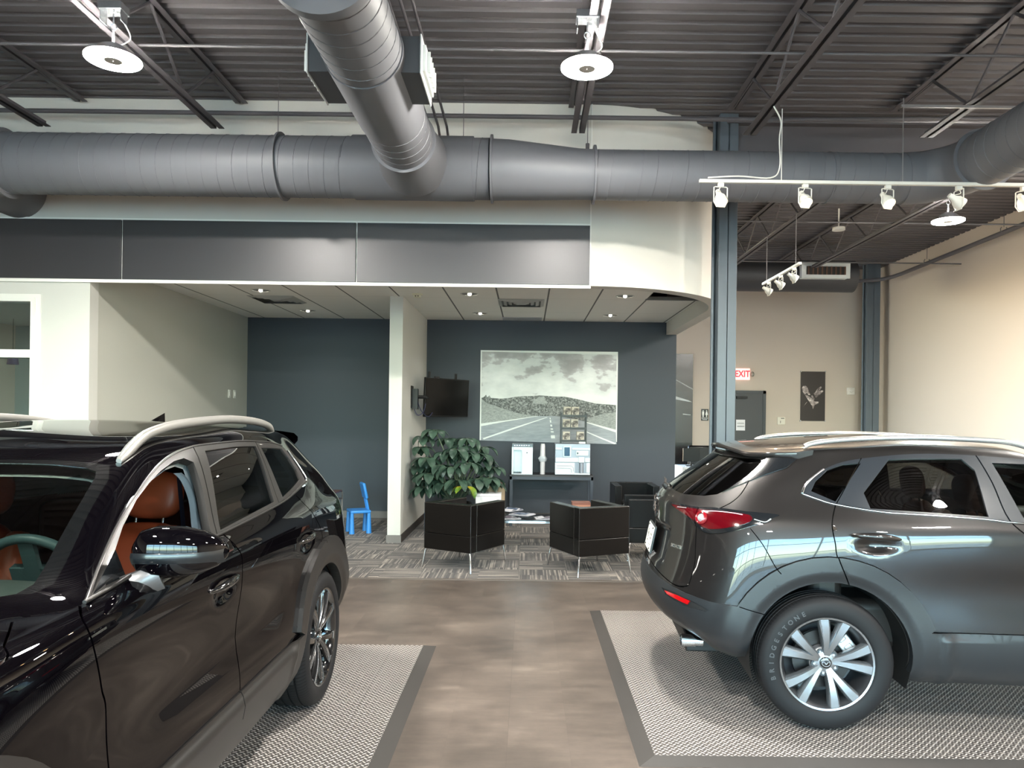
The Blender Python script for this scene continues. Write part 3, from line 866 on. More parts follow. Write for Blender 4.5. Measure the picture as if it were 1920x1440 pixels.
    c.mesh('grille', 'grille', dark, sides='both', off=-.01); c.pair('head_lamp', 'head_lamp', glassmat('lampglass', (.5, .5, .5)), off=.002)
    tl = []
    for side in ('near', 'far'):
        h = c.mesh('lamp_housing', 'tail_lamp', gloss, sides=side, off=.007, thick=.03)
        red = mat('lamp_red', (80, 3, 12), .10, coat=1., emit=(200, 10, 30), estr=.0)
        c.mesh('lamp_lens', 'lens', red, h, sides=side, off=.010)
        s2 = c.sg*(1 if side == 'near' else -1)
        u, v = inv3(S, (-.598, .615, 1.045)); P, N = S.full(np.array([u]), np.array([v])); p = P[0]+N[0]*.010; n = N[0]
        q = Vector((n[0], s2*n[1], n[2])).to_track_quat('Z', 'Y').to_matrix().to_4x4(); Mx = T(p[0], s2*p[1], p[2]) @ q
        Mx = Mx @ T(0, 0, .006); mb = MB(); mb.lathe([(.023, .0), (.023, .006), (.029, .010), (.036, .006), (.037, -.008)], 32, Mx)
        mb.build('ring', mat('lamp_ring', (130, 14, 26), .12, coat=1.), h, ang=60)
        mb = MB(); mb.sph((0, 0, 0), .022, 20, 12, (1, 1, .5), Mx); mb.build('projector', mat('lamp_clear', (205, 208, 212), .08, .5, coat=1.), h, ang=80)
        # bright strips in the lens
        for a, bb, r, m in (([(-.585, .61, 1.078), (-.50, .675, 1.079), (-.41, .735, 1.074)], 0, .004, mat('lamp_pink', (236, 190, 205), .2, coat=1.)), ([(-.705, .43, 1.081), (-.665, .50, 1.083)], 0, .005, MATS['lamp_clear'] if 'lamp_clear' in MATS else red), ([(-.36, .768, 1.06), (-.31, .784, 1.05), (-.28, .786, 1.068)], 0, .006, MATS['lamp_clear'])):
            pth = c.surf_path(a, .010); mb = MB(); mb.tube([(p2[0], s2*p2[1], p2[2]) for p2 in pth], r, 6, sy=.6); mb.build('light_strip', m, h, weld=False)
    c.pair('reflector_recess', 'reflector_recess', dark, off=-.002)
    c.pair('reflector', 'reflector', mat('reflector_red', (176, 12, 18), .15, coat=1.), off=.006)
    # inner shells
    lab = [x for x in set(c.lab) if x not in ('hole', 'rear_door_glass', 'front_door_glass', 'quarter_glass', 'rear_glass', 'windshield')]
    c.mesh(lab, 'interior_trim', mat('interior_dark', (34, 32, 31), .7), sides='both', off=-.045, wall=False, zr=(0, 1.40))
    c.mesh(lab, 'headliner', mat('liner_grey', (120, 118, 114), .8), sides='both', off=-.045, wall=False, zr=(1.40, 9))
    # belt moulding, window chrome
    c.bar([(p[0], p[1], p[2]-.002) for p in belt], .005, 'window_moulding', chrome, off=.003)
    c.bar([(-.10, .725, 1.208), (-.085, .71, 1.24), (-.05, .69, 1.275), (.0, .672, 1.312), (.03, .665, 1.332)], .007, 'corner_moulding', chrome, off=.002)
    # handles
    for (d, h0) in ((c.near_door, .105),):
        pass
    for near in (1, -1):
        for h0, par in ((.105, None), (1.19, None)):
            mb = MB(); pts = []; rr = []
            for i in range(15):
                f = i/14; s = h0+.245*f
                t = .872+.030*math.sin(PI*min(1, f*1.0))**.6
                pts.append((s, c.sg*near*(t+.012), 1.014-.018*f+.006*math.sin(PI*f))); rr.append(.004+.015*math.sin(PI*f)**.6)
            mb.tube(pts, rr, 12, sy=1.0)
            mb.build('door_handle', paint, c.near_door if (near == 1 and h0 < 1) else c.root, ang=70)
    # roof rails
    railm = mat('rail_silver', (205, 208, 210), .22, .8)
    rp = [(-.05, .585, 1.452), (-.01, .585, 1.470), (.10, .583, 1.488), (.3, .578, 1.503), (.6, .57, 1.511), (.9, .565, 1.502), (1.05, .56, 1.49), (1.15, .555, 1.465)]
    rp = smooth_pts(rp, 4)
    for near in (1, -1):
        mb = MB(); mb.tube([(p[0], c.sg*near*p[1], p[2]) for p in rp], .015, 8); mb.build('roof_rail', railm, c.root, ang=50, weld=False)
    # spoiler
    mb = MB(); P = []
    for i in range(-20, 21):
        t = i/20*.615; q = (min(abs(t), .5)/.5)**2.2; e = max(0, (abs(t)-.46)/.155)**1.6
        se = -.43+.085*q+.25*e; ze = 1.447-.036*q+.012*e
        f0 = -.10+.02*q+.07*e; z0 = 1.4745-.020*q-.020*e
        sec = [(f0, z0), (f0+(se-f0)*.33, z0+(ze-z0)*.25), (f0+(se-f0)*.7, z0+(ze-z0)*.62), (se, ze), (se-.006, ze-.010), (se, ze-.022), (se+.05*(1-e), ze-.035), (min(-.27+.2*e, f0-.01), 1.400-.02*q), (min(-.22+.2*e, f0), 1.385)]
        P.append([(a, t, b2) for a, b2 in sec])
    mb.grid([r_[:6] for r_ in P]); spo = mb.build('spoiler', paint, tgate, ang=30)
    mb = MB(); mb.grid([r_[5:] for r_ in P]); mb.grid([[P[0][j], P[0][8-j]] for j in range(5)]); mb.grid([[P[-1][j], P[-1][8-j]] for j in range(5)]); mb.build('spoiler_underside', dark, spo, ang=30)
    mb = MB(); mb.cbox((-.375, 0, 1.412), (.05, .34, .016)); mb.build('brake_light', gloss, tgate, bevel=.004)
    # emblem, badge
    u, v = inv3(S, (-.80, 0, 1.065)); Pq, Nq = S.full(np.array([u]), np.array([v])); n = Nq[0]
    zc = Vector((n[0], 0, n[2])).normalized(); yc = Vector((0, 0, 1)); yc = (yc-zc*yc.dot(zc)).normalized(); xc = yc.cross(zc)
    Mx = Matrix(((xc.x, yc.x, zc.x, Pq[0][0]+n[0]*.008), (xc.y, yc.y, zc.y, 0), (xc.z, yc.z, zc.z, Pq[0][2]+n[2]*.008), (0, 0, 0, 1)))
    e = emblem_mb(.13); mb = MB(); mb.add(e.v, e.f, Mx); mb.build('emblem', chrome, tgate, weld=False)
    def on_rear(t, z, off):
        u, v = S.inv('rear', [(abs(t), z)])[0]; Pq, Nq = S.full(np.array([u]), np.array([v])); p, n = Pq[0]+Nq[0]*off, Nq[0]
        s2 = c.sg*(1 if t >= 0 else -1)
        zc = Vector((n[0], s2*n[1], n[2])); yc = Vector((0, 0, 1)); yc = (yc-zc*yc.dot(zc)).normalized(); xc = yc.cross(zc)
        return Matrix(((xc.x, yc.x, zc.x, p[0]), (xc.y, yc.y, zc.y, s2*p[1]), (xc.z, yc.z, zc.z, p[2]), (0, 0, 0, 1)))
    mb = MB(); text_mb(mb, 'SKYACTIV', .026, on_rear(.50, .868, .003), .0015, bold=True); mb.build('badge', chrome, tgate, smooth=False, weld=False)
    # plate
    Mx = on_rear(.0, .845, .0); Mx = T(-.006, 0, 0) @ Mx
    pl = MB(); pl.mat(0).cbox((0, 0, 0), (.33, .17, .012), Mx); pl.mat(1).cbox((0, 0, .007), (.31, .155, .004), Mx)
    plate = pl.build('licence_plate', [mat('plate_frame', (50, 52, 54), .4), mat('plate_white', (240, 240, 232), .35)], tgate, bevel=.003, weld=False)
    ink = mat('plate_ink', (150, 150, 142), .5)
    mb = MB(); e = emblem_mb(.06); mb.add(e.v, e.f, Mx @ T(-.07, .015, .0095)); text_mb(mb, 'mazda', .022, Mx @ T(-.07, -.03, .0095), .0005)
    [mb.cbox((.07, yy, .0095), (ww, hh, .001), Mx) for yy, ww, hh in ((.022, .085, .012), (-.002, .06, .012), (-.04, .08, .004))]
    mb.build('plate_lettering', ink, plate, smooth=False, weld=False)
    mb = MB()
    for x in (-.105, .105):
        for y in (-.062, .066): mb.cyl(Mx @ Vector((x, y, .008)), Mx @ Vector((x, y, .013)), .006, n=12)
    mb.build('plate_screw', dark, plate, weld=False)
    # wiper, exhaust
    mb = MB(); mb.cyl((-.735, 0, 1.165), (-.755, 0, 1.185), .022, .016)
    mb.tube([(-.745, 0, 1.185), (-.735, c.sg*-.06, 1.205), (-.715, c.sg*-.30, 1.20)], [.010, .008, .004], 8); mb.build('rear_wiper', dark, tgate)
    for q in (1, -1):
        mb = MB(); mb.lathe([(.034, .08), (.036, .0), (.032, -.002), (.030, .08), (.030, .12)], 32, T(-.70, c.sg*.5*q, .335) @ Matrix.Rotation(PI/2, 4, 'Y'))
        mb.build('exhaust_tip', chrome, c.root)
    # wheels and wells
    for near in (True, False):
        for s in (-.010, 2.645): make_wheel(c, s, .3465, near, 'R')
    wells(c, [(sA, zA, rA+.004), (sB, zA, rA+.004)], .30, .84, dark)
    undr(c, -.66, 3.3, .73, .30, dark)
    # mirror, seats
    for near in (1, -1):
        mb = MB(); mb.sph((1.72, c.sg*near*.96, 1.12), .1, 20, 12, (.75, 1.1, .75)); mb.cyl((1.76, c.sg*near*.80, 1.06), (1.74, c.sg*near*.92, 1.09), .03)
        mb.build('door_mirror', paint, c.root, ang=60)
    lea = mat('seat_dark', (38, 32, 30), .5)
    for y in (-.36, .36): seat(c, .95, y, 1.08, mat('seat_brown', (92, 62, 48), .5), lea)
    mb = MB(); mb.box((.12, -.62, .35), (.62, .62, .62)); mb.box((-.02, -.62, .55), (.16, .62, 1.06)); mb.build('rear_bench', lea, c.root, bevel=.05, seg=3)
    for y in (-.4, 0, .4):
        mb = MB(); mb.cbox((.06, y, 1.13), (.09, .24, .16)); mb.build('headrest', lea, c.root, bevel=.035, seg=3)
    mb = MB(); mb.box((1.55, -.70, .70), (2.1, .70, 1.02)); mb.build('dashboard', dark, c.root, bevel=.04)
    return c

def wells(c, A, t0, t1, m):
    for (s, z, r) in A:
        for near in (1, -1):
            mb = MB(); sg = c.sg*near
            M = Matrix(((1, 0, 0, s), (0, 0, sg, 0), (0, 1, 0, z), (0, 0, 0, 1)))
            mb.lathe([(.001, t0), (r*.6, t0), (r, t0), (r, t1)], 32, M, a0=-.35, a1=PI+.35)
            mb.build('wheel_well', m, c.root, weld=False, ang=40)

def undr(c, s0, s1, w, z, m):
    mb = MB(); mb.box((s0, -w*.55, z-.06), (s1, w*.55, z+.04)); mb.box((.45, -w-.03, z-.02), (2.2, w+.03, z+.03))
    mb.build('floor_pan', m, c.root, bevel=.01)

def build_suv_L():
    c = Car('parked_suv', 'glossy black SUV on the left diamond-plate mat with its driver window rolled down', carspec_L, (-2.05, 4.22, .02), -PI/2, 1)
    S = c.S
    paint = mat('paint_black', (4, 3, 5), .5, .0, coat=1., crough=.01, spec=.0); paint.node_tree.nodes['Principled BSDF'].inputs['Coat IOR'].default_value = 1.42
    clad = mat('cladding_black', (32, 30, 29), .40, coat=.1)
    gloss = mat('trim_gloss', (22, 24, 27), .12, coat=1.)
    satin = mat('frame_satin', (34, 32, 31), .40, .0, coat=.1)
    chrome = MATS['chrome']; dark = MATS['dark_plastic']
    glassD = glassmat('privacy_glass_black', (.07, .07, .065), 1.75)
    glassC = glassmat('windscreen_glass', (.55, .64, .60), 1.45)
    sA, zA, rA = .05, .362, .402; sB = 2.865
    rd = [(.42, 1.205), (.36, 1.14), (.24, 1.05), (.165, .97), (.13, .895), (.14, .80), (.26, .70), (.45, .56), (.5, .45), (1.29, .45), (1.29, .57), (1.285, .81), (1.288, .96), (1.291, 1.04), (1.32, 1.075), (1.36, 1.137), (.745, 1.168)]
    c.region('rear_door', rd)
    fd = [(1.36, 1.137), (1.32, 1.075), (1.291, 1.04), (1.288, .96), (1.285, .81), (1.29, .45), (2.19, .45), (2.215, .64), (2.215, .797), (2.247, .87), (2.29, .995), (2.295, 1.06), (2.22, 1.082), (2.07, 1.096), (1.91, 1.108)]
    c.region('front_door', fd)
    tg = c.uv([(0., 1.44), (.56, 1.43), (.66, 1.30), (.72, 1.15), (.70, 1.0), (.68, .80), (.6, .70), (.3, .70), (0, .70)], 'rear'); c.region('tailgate', None, uv=tg)
    hd = c.uv([(2.42, 0.), (2.40, .45), (2.34, .74), (2.369, .785), (2.524, .873), (2.587, .895), (2.9, .86), (3.3, .74), (3.55, .5), (3.62, 0.)], 'top'); c.region('hood', None, uv=hd)
    bl = c.uv([(0., .62), (.7, .60)], 'rear', closed=False)+c.uv([(-.60, .60), (-.45, .62), (-.2, .62)], closed=False)
    c.region('rear_bumper', None, uv=bl+[(bl[-1][0], 0), (0, 0)])
    sl = c.uv([(.2, .505), (2.6, .505)], closed=False); c.region('sill', None, uv=sl+[(sl[-1][0], 0), (sl[0][0], 0)])
    fb = c.uv([(2.9, .60), (3.2, .60)], closed=False)+c.uv([(.75, .56), (.4, .52), (0, .52)], 'front', closed=False)
    c.region('front_bumper', None, uv=fb+[(S.C-1, 0), (fb[0][0], 0)])
    RO = .555
    c.region('arch_cladding', arc(sA, zA, RO, 178, 18, 28)+[(.50, .50), (.48, .25), (sA, zA), (-.5, .25)])
    c.region('front_arch_cladding', arc(sB, zA, RO, 178, 2, 28)+[(sB+.5, .25), (sB, zA), (sB-.5, .25)])
    # windows
    top = [(2.213, .869, 1.086), (2.04, .82, 1.17), (1.856, .766, 1.253), (1.72, .745, 1.32), (1.628, .733, 1.365), (1.516, .721, 1.410), (1.40, .719, 1.443), (1.28, .725, 1.460), (1.19, .73, 1.467), (.9, .74, 1.470), (.636, .742, 1.463), (.35, .73, 1.447), (.16, .715, 1.421), (.12, .74, 1.38), (.135, .80, 1.30), (.165, .85, 1.235)]
    belt = [(.165, .85, 1.232), (.214, .852, 1.229), (.45, .875, 1.200), (.745, .883, 1.171), (1.41, .883, 1.137), (1.917, .862, 1.107), (2.073, .865, 1.095), (2.22, .868, 1.083)]
    c.region('window_surround', None, uv=c.uv(smooth_pts(top, 3)+belt))
    fg = [(2.09, .853, 1.103), (1.985, .82, 1.165), (1.862, .775, 1.236), (1.735, .748, 1.303), (1.63, .738, 1.350), (1.54, .733, 1.385), (1.439, .730, 1.412), (1.375, .735, 1.418), (1.335, .75, 1.400), (1.370, .80, 1.30), (1.405, .84, 1.22), (1.44, .88, 1.145), (1.75, .868, 1.128)]
    c.region('front_door_glass', fg)
    c.region('rear_door_glass', [(1.20, .74, 1.440), (.93, .745, 1.443), (.665, .75, 1.438), (.745, .878, 1.190), (1.36, .884, 1.153)])
    c.region('quarter_glass', [(.596, .754, 1.430), (.215, .727, 1.405), (.19, .77, 1.36), (.20, .81, 1.30), (.245, .847, 1.252), (.45, .86, 1.215), (.615, .877, 1.196)])
    wsh = c.uv([(2.345, 0.), (2.33, .4), (2.23, .735), (2.17, .755), (1.904, .690), (1.737, .660), (1.665, .622), (1.68, .45), (1.70, .245), (1.71, 0)], 'top')
    c.region('windshield', None, uv=wsh)
    wsi = c.uv([(2.32, 0), (2.313, .60), (2.24, .70), (2.188, .712), (2.029, .675), (1.865, .645), (1.747, .62), (1.715, .605), (1.706, .57), (1.710, .456), (1.722, .284), (1.73, 0)], 'top')
    c.region('windshield_glass', None, uv=wsi)
    rg = c.uv([(0, 1.42), (.50, 1.41), (.60, 1.30), (.64, 1.22), (.3, 1.2), (0, 1.2)], 'rear'); c.region('rear_glass', None, uv=rg)
    c.region('lamp_housing', smooth_pts([(-.72, .74, 1.10), (-.60, .82, 1.09), (-.57, .84, 1.02), (-.66, .80, .98), (-.85, .60, 1.0), (-.86, .58, 1.08)], 3, True))
    c.region('head_lamp', None, uv=c.uv([(3.15, .86, .95), (3.35, .76, .95), (3.55, .55, .93), (3.58, .53, .85), (3.42, .72, .85), (3.2, .86, .88)]))
    c.region('grille', None, uv=c.uv([(.0, .88), (.50, .88), (.60, .78), (.40, .52), (0, .50)], 'front'))
    c.strip(arc(sA, zA, RO+.002, 178, 20, 16), .004, smooth=False); c.strip([(.60, .507), (1.3, .507), (2.30, .507)], .005, smooth=False)
    # shut lines
    c.strip([(1.36, .884, 1.145), (1.32, .928, 1.080), (1.291, .936, 1.039), (1.287, .938, .96), (1.285, .922, .81), (1.29, .935, .571), (1.29, .934, .40)], .007)
    c.strip([(.423, .9, 1.195), (.36, .912, 1.13), (.24, .933, 1.035), (.165, .937, .969), (.13, .939, .895)], .006)
    c.strip([(2.24, .87, 1.09), (2.295, .91, 1.061), (2.291, .935, .995), (2.247, .933, .87), (2.215, .928, .797), (2.21, .934, .642), (2.19, .93, .42)], .007)
    c.strip([(2.385, .79, 1.081), (2.524, .868, 1.066), (2.587, .895, 1.038), (2.9, .86, 1.02), (3.3, .76, 1.0), (3.5, .6, .98)], .006)
    c.strip([(1.262, .73, 1.468), (1.40, .884, 1.142)], .006, smooth=False)
    c.strip([(.630, .742, 1.462), (.695, .88, 1.178)], .006, smooth=False)
    c.region('hole', arc(sA, zA, rA, 0, 360, 60)[:-1]); c.region('hole', [(sA-rA, .36), (-.40, .22), (.40, .22), (sA+rA, .36)])
    c.region('hole', arc(sB, zA, rA, 0, 360, 60)[:-1]); c.region('hole', [(sB-rA, .36), (sB-.40, .22), (sB+.40, .22), (sB+rA, .36)])
    c.dense_arc(sA, zA, [rA+.012+.018*i for i in range(9)]); c.dense_arc(sB, zA, [rA+.012+.018*i for i in range(9)]); c.dense_box(.31, .55, .895, .99); c.dense_box(1.33, 1.57, .885, .98)
    c.cut()
    K = dict(paint=paint, clad=clad, arch=[(sA, zA, rA, RO), (sB, zA, rA, RO)], sill_off=.022, sill_z=.505, wb=2.45)
    oc = common_parts(c, K)
    def off_door(P):
        e = ((P[:, 0]-.43)/.085)**2+((P[:, 2]-.945)/.036)**2
        e2 = ((P[:, 0]-1.45)/.085)**2+((P[:, 2]-.935)/.036)**2
        # soft waist and lower character line
        return -.016*np.exp(-np.minimum(e, e2)**1.5)-.010*np.exp(-((P[:, 2]-.70)/.09)**2)*sms((P[:, 0]-.55)/.3)*sms((2.2-P[:, 0])/.3)
    bs = c.mesh('body', 'body_shell', paint, sides='both')
    doors = {}
    for r in ('rear_door', 'front_door'):
        doors[r] = c.pair(r, r, paint, off=off_door)
    for k, sd in enumerate(('near', 'far')):
        c.mesh('rear_door_glass', 'window_glass', glassD, doors['rear_door'][k], sides=sd, off=-.006, wall=False)
        if sd == 'far': c.mesh('front_door_glass', 'window_glass', glassmat('clear_car_glass', (.6, .66, .64)), doors['front_door'][k], sides=sd, off=-.006, wall=False)
    tgate = c.mesh('tailgate', 'tailgate', paint, sides='both')
    c.mesh('rear_glass', 'rear_window', glassD, tgate, sides='both', off=-.004, wall=False)
    c.mesh('hood', 'hood', paint, sides='both')
    ws = c.mesh('windshield', 'windshield', mat('frit_black', (12, 13, 14), .08, coat=1.), sides='both', off=.0, thick=.006)
    c.mesh('windshield_glass', 'glass', glassC, ws, sides='both', wall=False, off=-.001)
    c.pair('window_surround', 'window_surround', satin, off=.001, thick=.03)
    c.pair('quarter_glass', 'quarter_window', glassD, off=-.005, wall=False)
    c.mesh('rear_bumper', 'rear_bumper', clad, sides='both', off=oc)
    c.mesh('front_bumper', 'front_bumper', clad, sides='both', off=oc)
    c.pair(['arch_cladding'], 'wheel_arch_trim', clad, off=oc, thick=.05)
    c.pair(['front_arch_cladding'], 'wheel_arch_trim', clad, off=oc, thick=.05)
    c.pair('sill', 'sill_cladding', clad, off=oc)
    c.mesh('grille', 'grille', dark, sides='both', off=-.01); c.pair('head_lamp', 'head_lamp', MATS['lampglass'], off=.002)
    c.pair('lamp_housing', 'tail_lamp', MATS['lamp_red'], off=.006)
    lab = [x for x in set(c.lab) if x not in ('hole', 'rear_door_glass', 'front_door_glass', 'quarter_glass', 'rear_glass', 'windshield_glass')]
    c.mesh(lab, 'interior_trim', mat('interior_brown', (60, 38, 32), .6), sides='both', off=-.05, wall=False, zr=(0, 1.12))
    c.mesh(lab, 'pillar_trim', mat('liner_blue', (112, 122, 130), .7), sides='both', off=-.05, wall=False, zr=(1.12, 1.42))
    c.mesh(lab, 'headliner', mat('liner_light', (170, 172, 170), .8), sides='both', off=-.05, wall=False, zr=(1.42, 9))
    c.bar([(p[0], p[1], p[2]-.002) for p in belt], .006, 'window_moulding', satin, off=.004)
    c.bar([(p[0], p[1], p[2]+.003) for p in top[:13]], .006, 'window_moulding', satin, off=.001, sy=.7)
    c.bar([(.10, .735, 1.40), (.115, .78, 1.32), (.15, .845, 1.235), (.24, .868, 1.222)], .007, 'corner_moulding', chrome, off=.004)
    for kk, sd in enumerate((1, -1)):
        pth = c.surf_path([(1.385, .75, 1.385), (1.365, .765, 1.35), (1.37, .80, 1.28), (1.41, .84, 1.21), (1.455, .88, 1.145)], -.045)
        mb = MB(); mb.grid([[(p[0]-.02, c.sg*sd*p[1], p[2]), (p[0]+.008, c.sg*sd*(p[1]+.006), p[2]), (p[0]+.012, c.sg*sd*(p[1]+.001), p[2]), (p[0]+.030, c.sg*sd*(p[1]-.006), p[2])] for p in pth]); mb.build('door_seal', mat('seal_blue', (66, 78, 86), .8, spec=.15), doors['front_door'][kk], ang=60)
    # rails
    rp = smooth_pts([(1.64, .64, 1.428), (1.58, .635, 1.455), (1.45, .625, 1.507), (1.3, .62, 1.535), (1.1, .62, 1.553), (.7, .62, 1.568), (.35, .61, 1.560), (.1, .60, 1.540), (-.02, .59, 1.515), (-.06, .59, 1.495)], 4)
    railm = mat('rail_grey', (176, 174, 170), .30, .6)
    for near in (1, -1):
        mb = MB(); mb.tube([(p[0], c.sg*near*p[1], p[2]) for p in rp], [.010+.010*min(1, i/5, (len(rp)-1-i)/5) for i in range(len(rp))], 8); mb.build('roof_rail', railm, c.root, ang=50, weld=False)
    mb = MB(); mb.add([(.02, -.012, 1.545), (.02, .012, 1.545), (.16, 0, 1.55), (.0, 0, 1.595)], [(0, 1, 3), (1, 2, 3), (2, 0, 3), (0, 2, 1)]); mb.build('antenna', paint, c.root)
    mb = MB()
    P = [[(-.20, t, 1.525-.03*(t/.6)**2), (-.42, t, 1.515-.035*(t/.6)**2), (-.60+.1*(t/.6)**2, t, 1.50-.045*(t/.6)**2), (-.60+.1*(t/.6)**2, t, 1.475-.045*(t/.6)**2), (-.44, t, 1.45-.04*(t/.6)**2)] for t in [i/8*.60 for i in range(-8, 9)]]
    mb.grid(P); mb.build('spoiler', paint, tgate)
    # handles
    for near, k in ((1, 0), (-1, 1)):
        for h0, dr in ((.315, 'rear_door'), (1.335, 'front_door')):
            mb = MB(); pts = []; rr = []
            for i in range(15):
                f = i/14
                pts.append((h0+.25*f, c.sg*near*(.932+.030*math.sin(PI*f)**.6), .975-.012*f+.005*math.sin(PI*f))); rr.append(.004+.0115*math.sin(PI*f)**.6)
            mb.tube(pts, rr, 10); mb.build('door_handle', MATS['wheel_black'], doors[dr][k], ang=70)
    # mirrors
    for near, k in ((1, 0), (-1, 1)):
        q = c.sg*near
        mb = MB(); P = []
        # loft across t: (t, s_front, s_back, z_low, z_high)
        secs = [(.845, 1.905, 1.895, 1.150, 1.160), (.850, 1.95, 1.86, 1.118, 1.205), (.875, 1.975, 1.85, 1.098, 1.238), (.92, 1.985, 1.845, 1.090, 1.250), (.99, 1.975, 1.845, 1.092, 1.246), (1.05, 1.950, 1.845, 1.104, 1.230), (1.09, 1.915, 1.845, 1.122, 1.208), (1.108, 1.885, 1.85, 1.145, 1.185), (1.113, 1.870, 1.86, 1.16, 1.17)]
        for (t, sf, sb, zl, zh) in secs:
            ring = []
            for i in range(24):
                a = 2*PI*i/24; ca, sa = math.cos(a), math.sin(a)
                f = lambda v: math.copysign(abs(v)**.75, v)
                ring.append(((sf+sb)/2+(sf-sb)/2*f(ca), q*t, (zl+zh)/2+(zh-zl)/2*f(sa)))
            P.append(ring+[ring[0]])
        mb.grid(P, flip=q < 0); cap = mb.build('door_mirror', paint, doors['front_door'][k], ang=60)
        mb = MB(); P = []
        for (t, sf, sb, zl, zh) in secs[1:-1]:
            zm = zl+(zh-zl)*.46
            P.append([(sf+.004, q*t, zm+.012), (sf+.008, q*t, zm), (sf+.004, q*t, zm-.014), (sf-.01, q*t, zm-.03)])
        mb.grid(P, flip=q > 0); mb.build('turn_signal', mat('mirror_lower', (22, 25, 28), .30, coat=.3), cap)
        mb = MB(); mb.tube([(1.99, q*.852, 1.065), (1.96, q*.88, 1.078), (1.935, q*.93, 1.10)], [.030, .028, .030], 10, sy=1.5); mb.build('mirror_arm', mat('mirror_grey', (96, 96, 98), .3, .5), cap)
        mb = MB(); mb.add([(2.05, q*.848, 1.095), (2.19, q*.862, 1.075), (1.95, q*.835, 1.10), (2.0, q*.83, 1.19)], [(0, 1, 3), (0, 3, 2)]); mb.build('sail_panel', gloss, cap)
    for near in (True, False):
        for s in (.06, 2.865): make_wheel(c, s, .362, near, 'L')
    wells(c, [(sA, zA, rA+.004), (sB, zA, rA+.004)], .35, .88, dark)
    undr(c, -.72, 3.4, .78, .30, dark)
    # interior
    tan = mat('leather_tan', (176, 84, 52), .42, bump=(120, .12, .002))
    for y in (-.38, .38): seat(c, .90, y, 1.115, tan, tan, w=.54, hw=.27, hh=.215)
    mb = MB(); mb.box((.05, -.66, .40), (.60, .66, .66)); mb.box((-.10, -.66, .58), (.10, .66, 1.10)); mb.build('rear_bench', mat('leather_dark', (82, 44, 34), .5), c.root, bevel=.05, seg=3)
    mb = MB(); P = []
    for i in range(13):
        y = -.74+1.48*i/12
        P.append([(1.78, y, .70), (1.72, y, .96), (1.80, y, 1.03+.02*math.exp(-((y-.38)/.2)**2)), (2.0, y, 1.045), (2.28, y*.96, 1.05)])
    mb.grid(P); mb.build('dashboard', mat('dash_grey', (92, 100, 98), .6), c.root, ang=60)
    mb = MB(); Mx = T(1.66, c.sg*.38, 1.0) @ Matrix.Rotation(-math.radians(68), 4, 'Y')
    mb.lathe([(.185+.017*math.cos(a), .017*math.sin(a)) for a in [2*PI*i/10 for i in range(11)]], 40, Mx)
    mb.cbox((0, 0, .01), (.14, .16, .03), Mx).cbox((0, .1, .0), (.03, .16, .018), Mx).cbox((0, -.1, .0), (.03, .16, .018), Mx).cbox((.09, 0, 0), (.16, .05, .018), Mx)
    mb.build('steering_wheel', mat('wheel_leather', (64, 84, 88), .45), c.root, ang=50)
    mb = MB(); mb.add([(1.13, c.sg*.62, 1.34), (1.16, c.sg*.615, 1.34), (1.02, c.sg*.60, 1.02), (1.06, c.sg*.60, 1.02), (.98, c.sg*.58, .85), (1.03, c.sg*.58, .85)], [(0, 1, 3, 2), (2, 3, 5, 4)])
    mb.build('seat_belt', mat('belt_navy', (18, 22, 40), .6), c.root, smooth=False)
    mb = MB(); mb.cbox((1.74, 0, 1.36), (.03, .26, .07)).cyl((1.75, 0, 1.37), (1.72, 0, 1.44), .012); mb.build('rear_view_mirror', dark, c.root, bevel=.01)
    return c
# ---------------------------------------------------------------- materials of the room
HD = 4.74    # underside of the roof deck
def wallpaint(name, rgb, rough=.75):
    return mat(name, rgb, rough, spec=.3, bump=(60, .06, .002))
M_white = wallpaint('paint_offwhite', (222, 219, 211))
M_cream = wallpaint('paint_cream', (202, 188, 174))
M_char = wallpaint('paint_charcoal', (66, 72, 79), .55)
M_grey = wallpaint('paint_grey', (190, 191, 182))
M_bright = wallpaint('paint_white', (208, 208, 202))
M_dk = mat('steel_dark', (92, 89, 92), .55, spec=.35)
M_deck = mat('deck_paint', (98, 95, 97), .6, spec=.3)
M_trimw = mat('trim_white', (236, 236, 230), .45)

def duct_mat():
    k = NT('duct_paint'); k.b.inputs['Base Color'].default_value = S2L((112, 113, 118)); k.b.inputs['Roughness'].default_value = .5
    k.b.inputs['Specular IOR Level'].default_value = .4
    return k.m
M_duct = duct_mat()

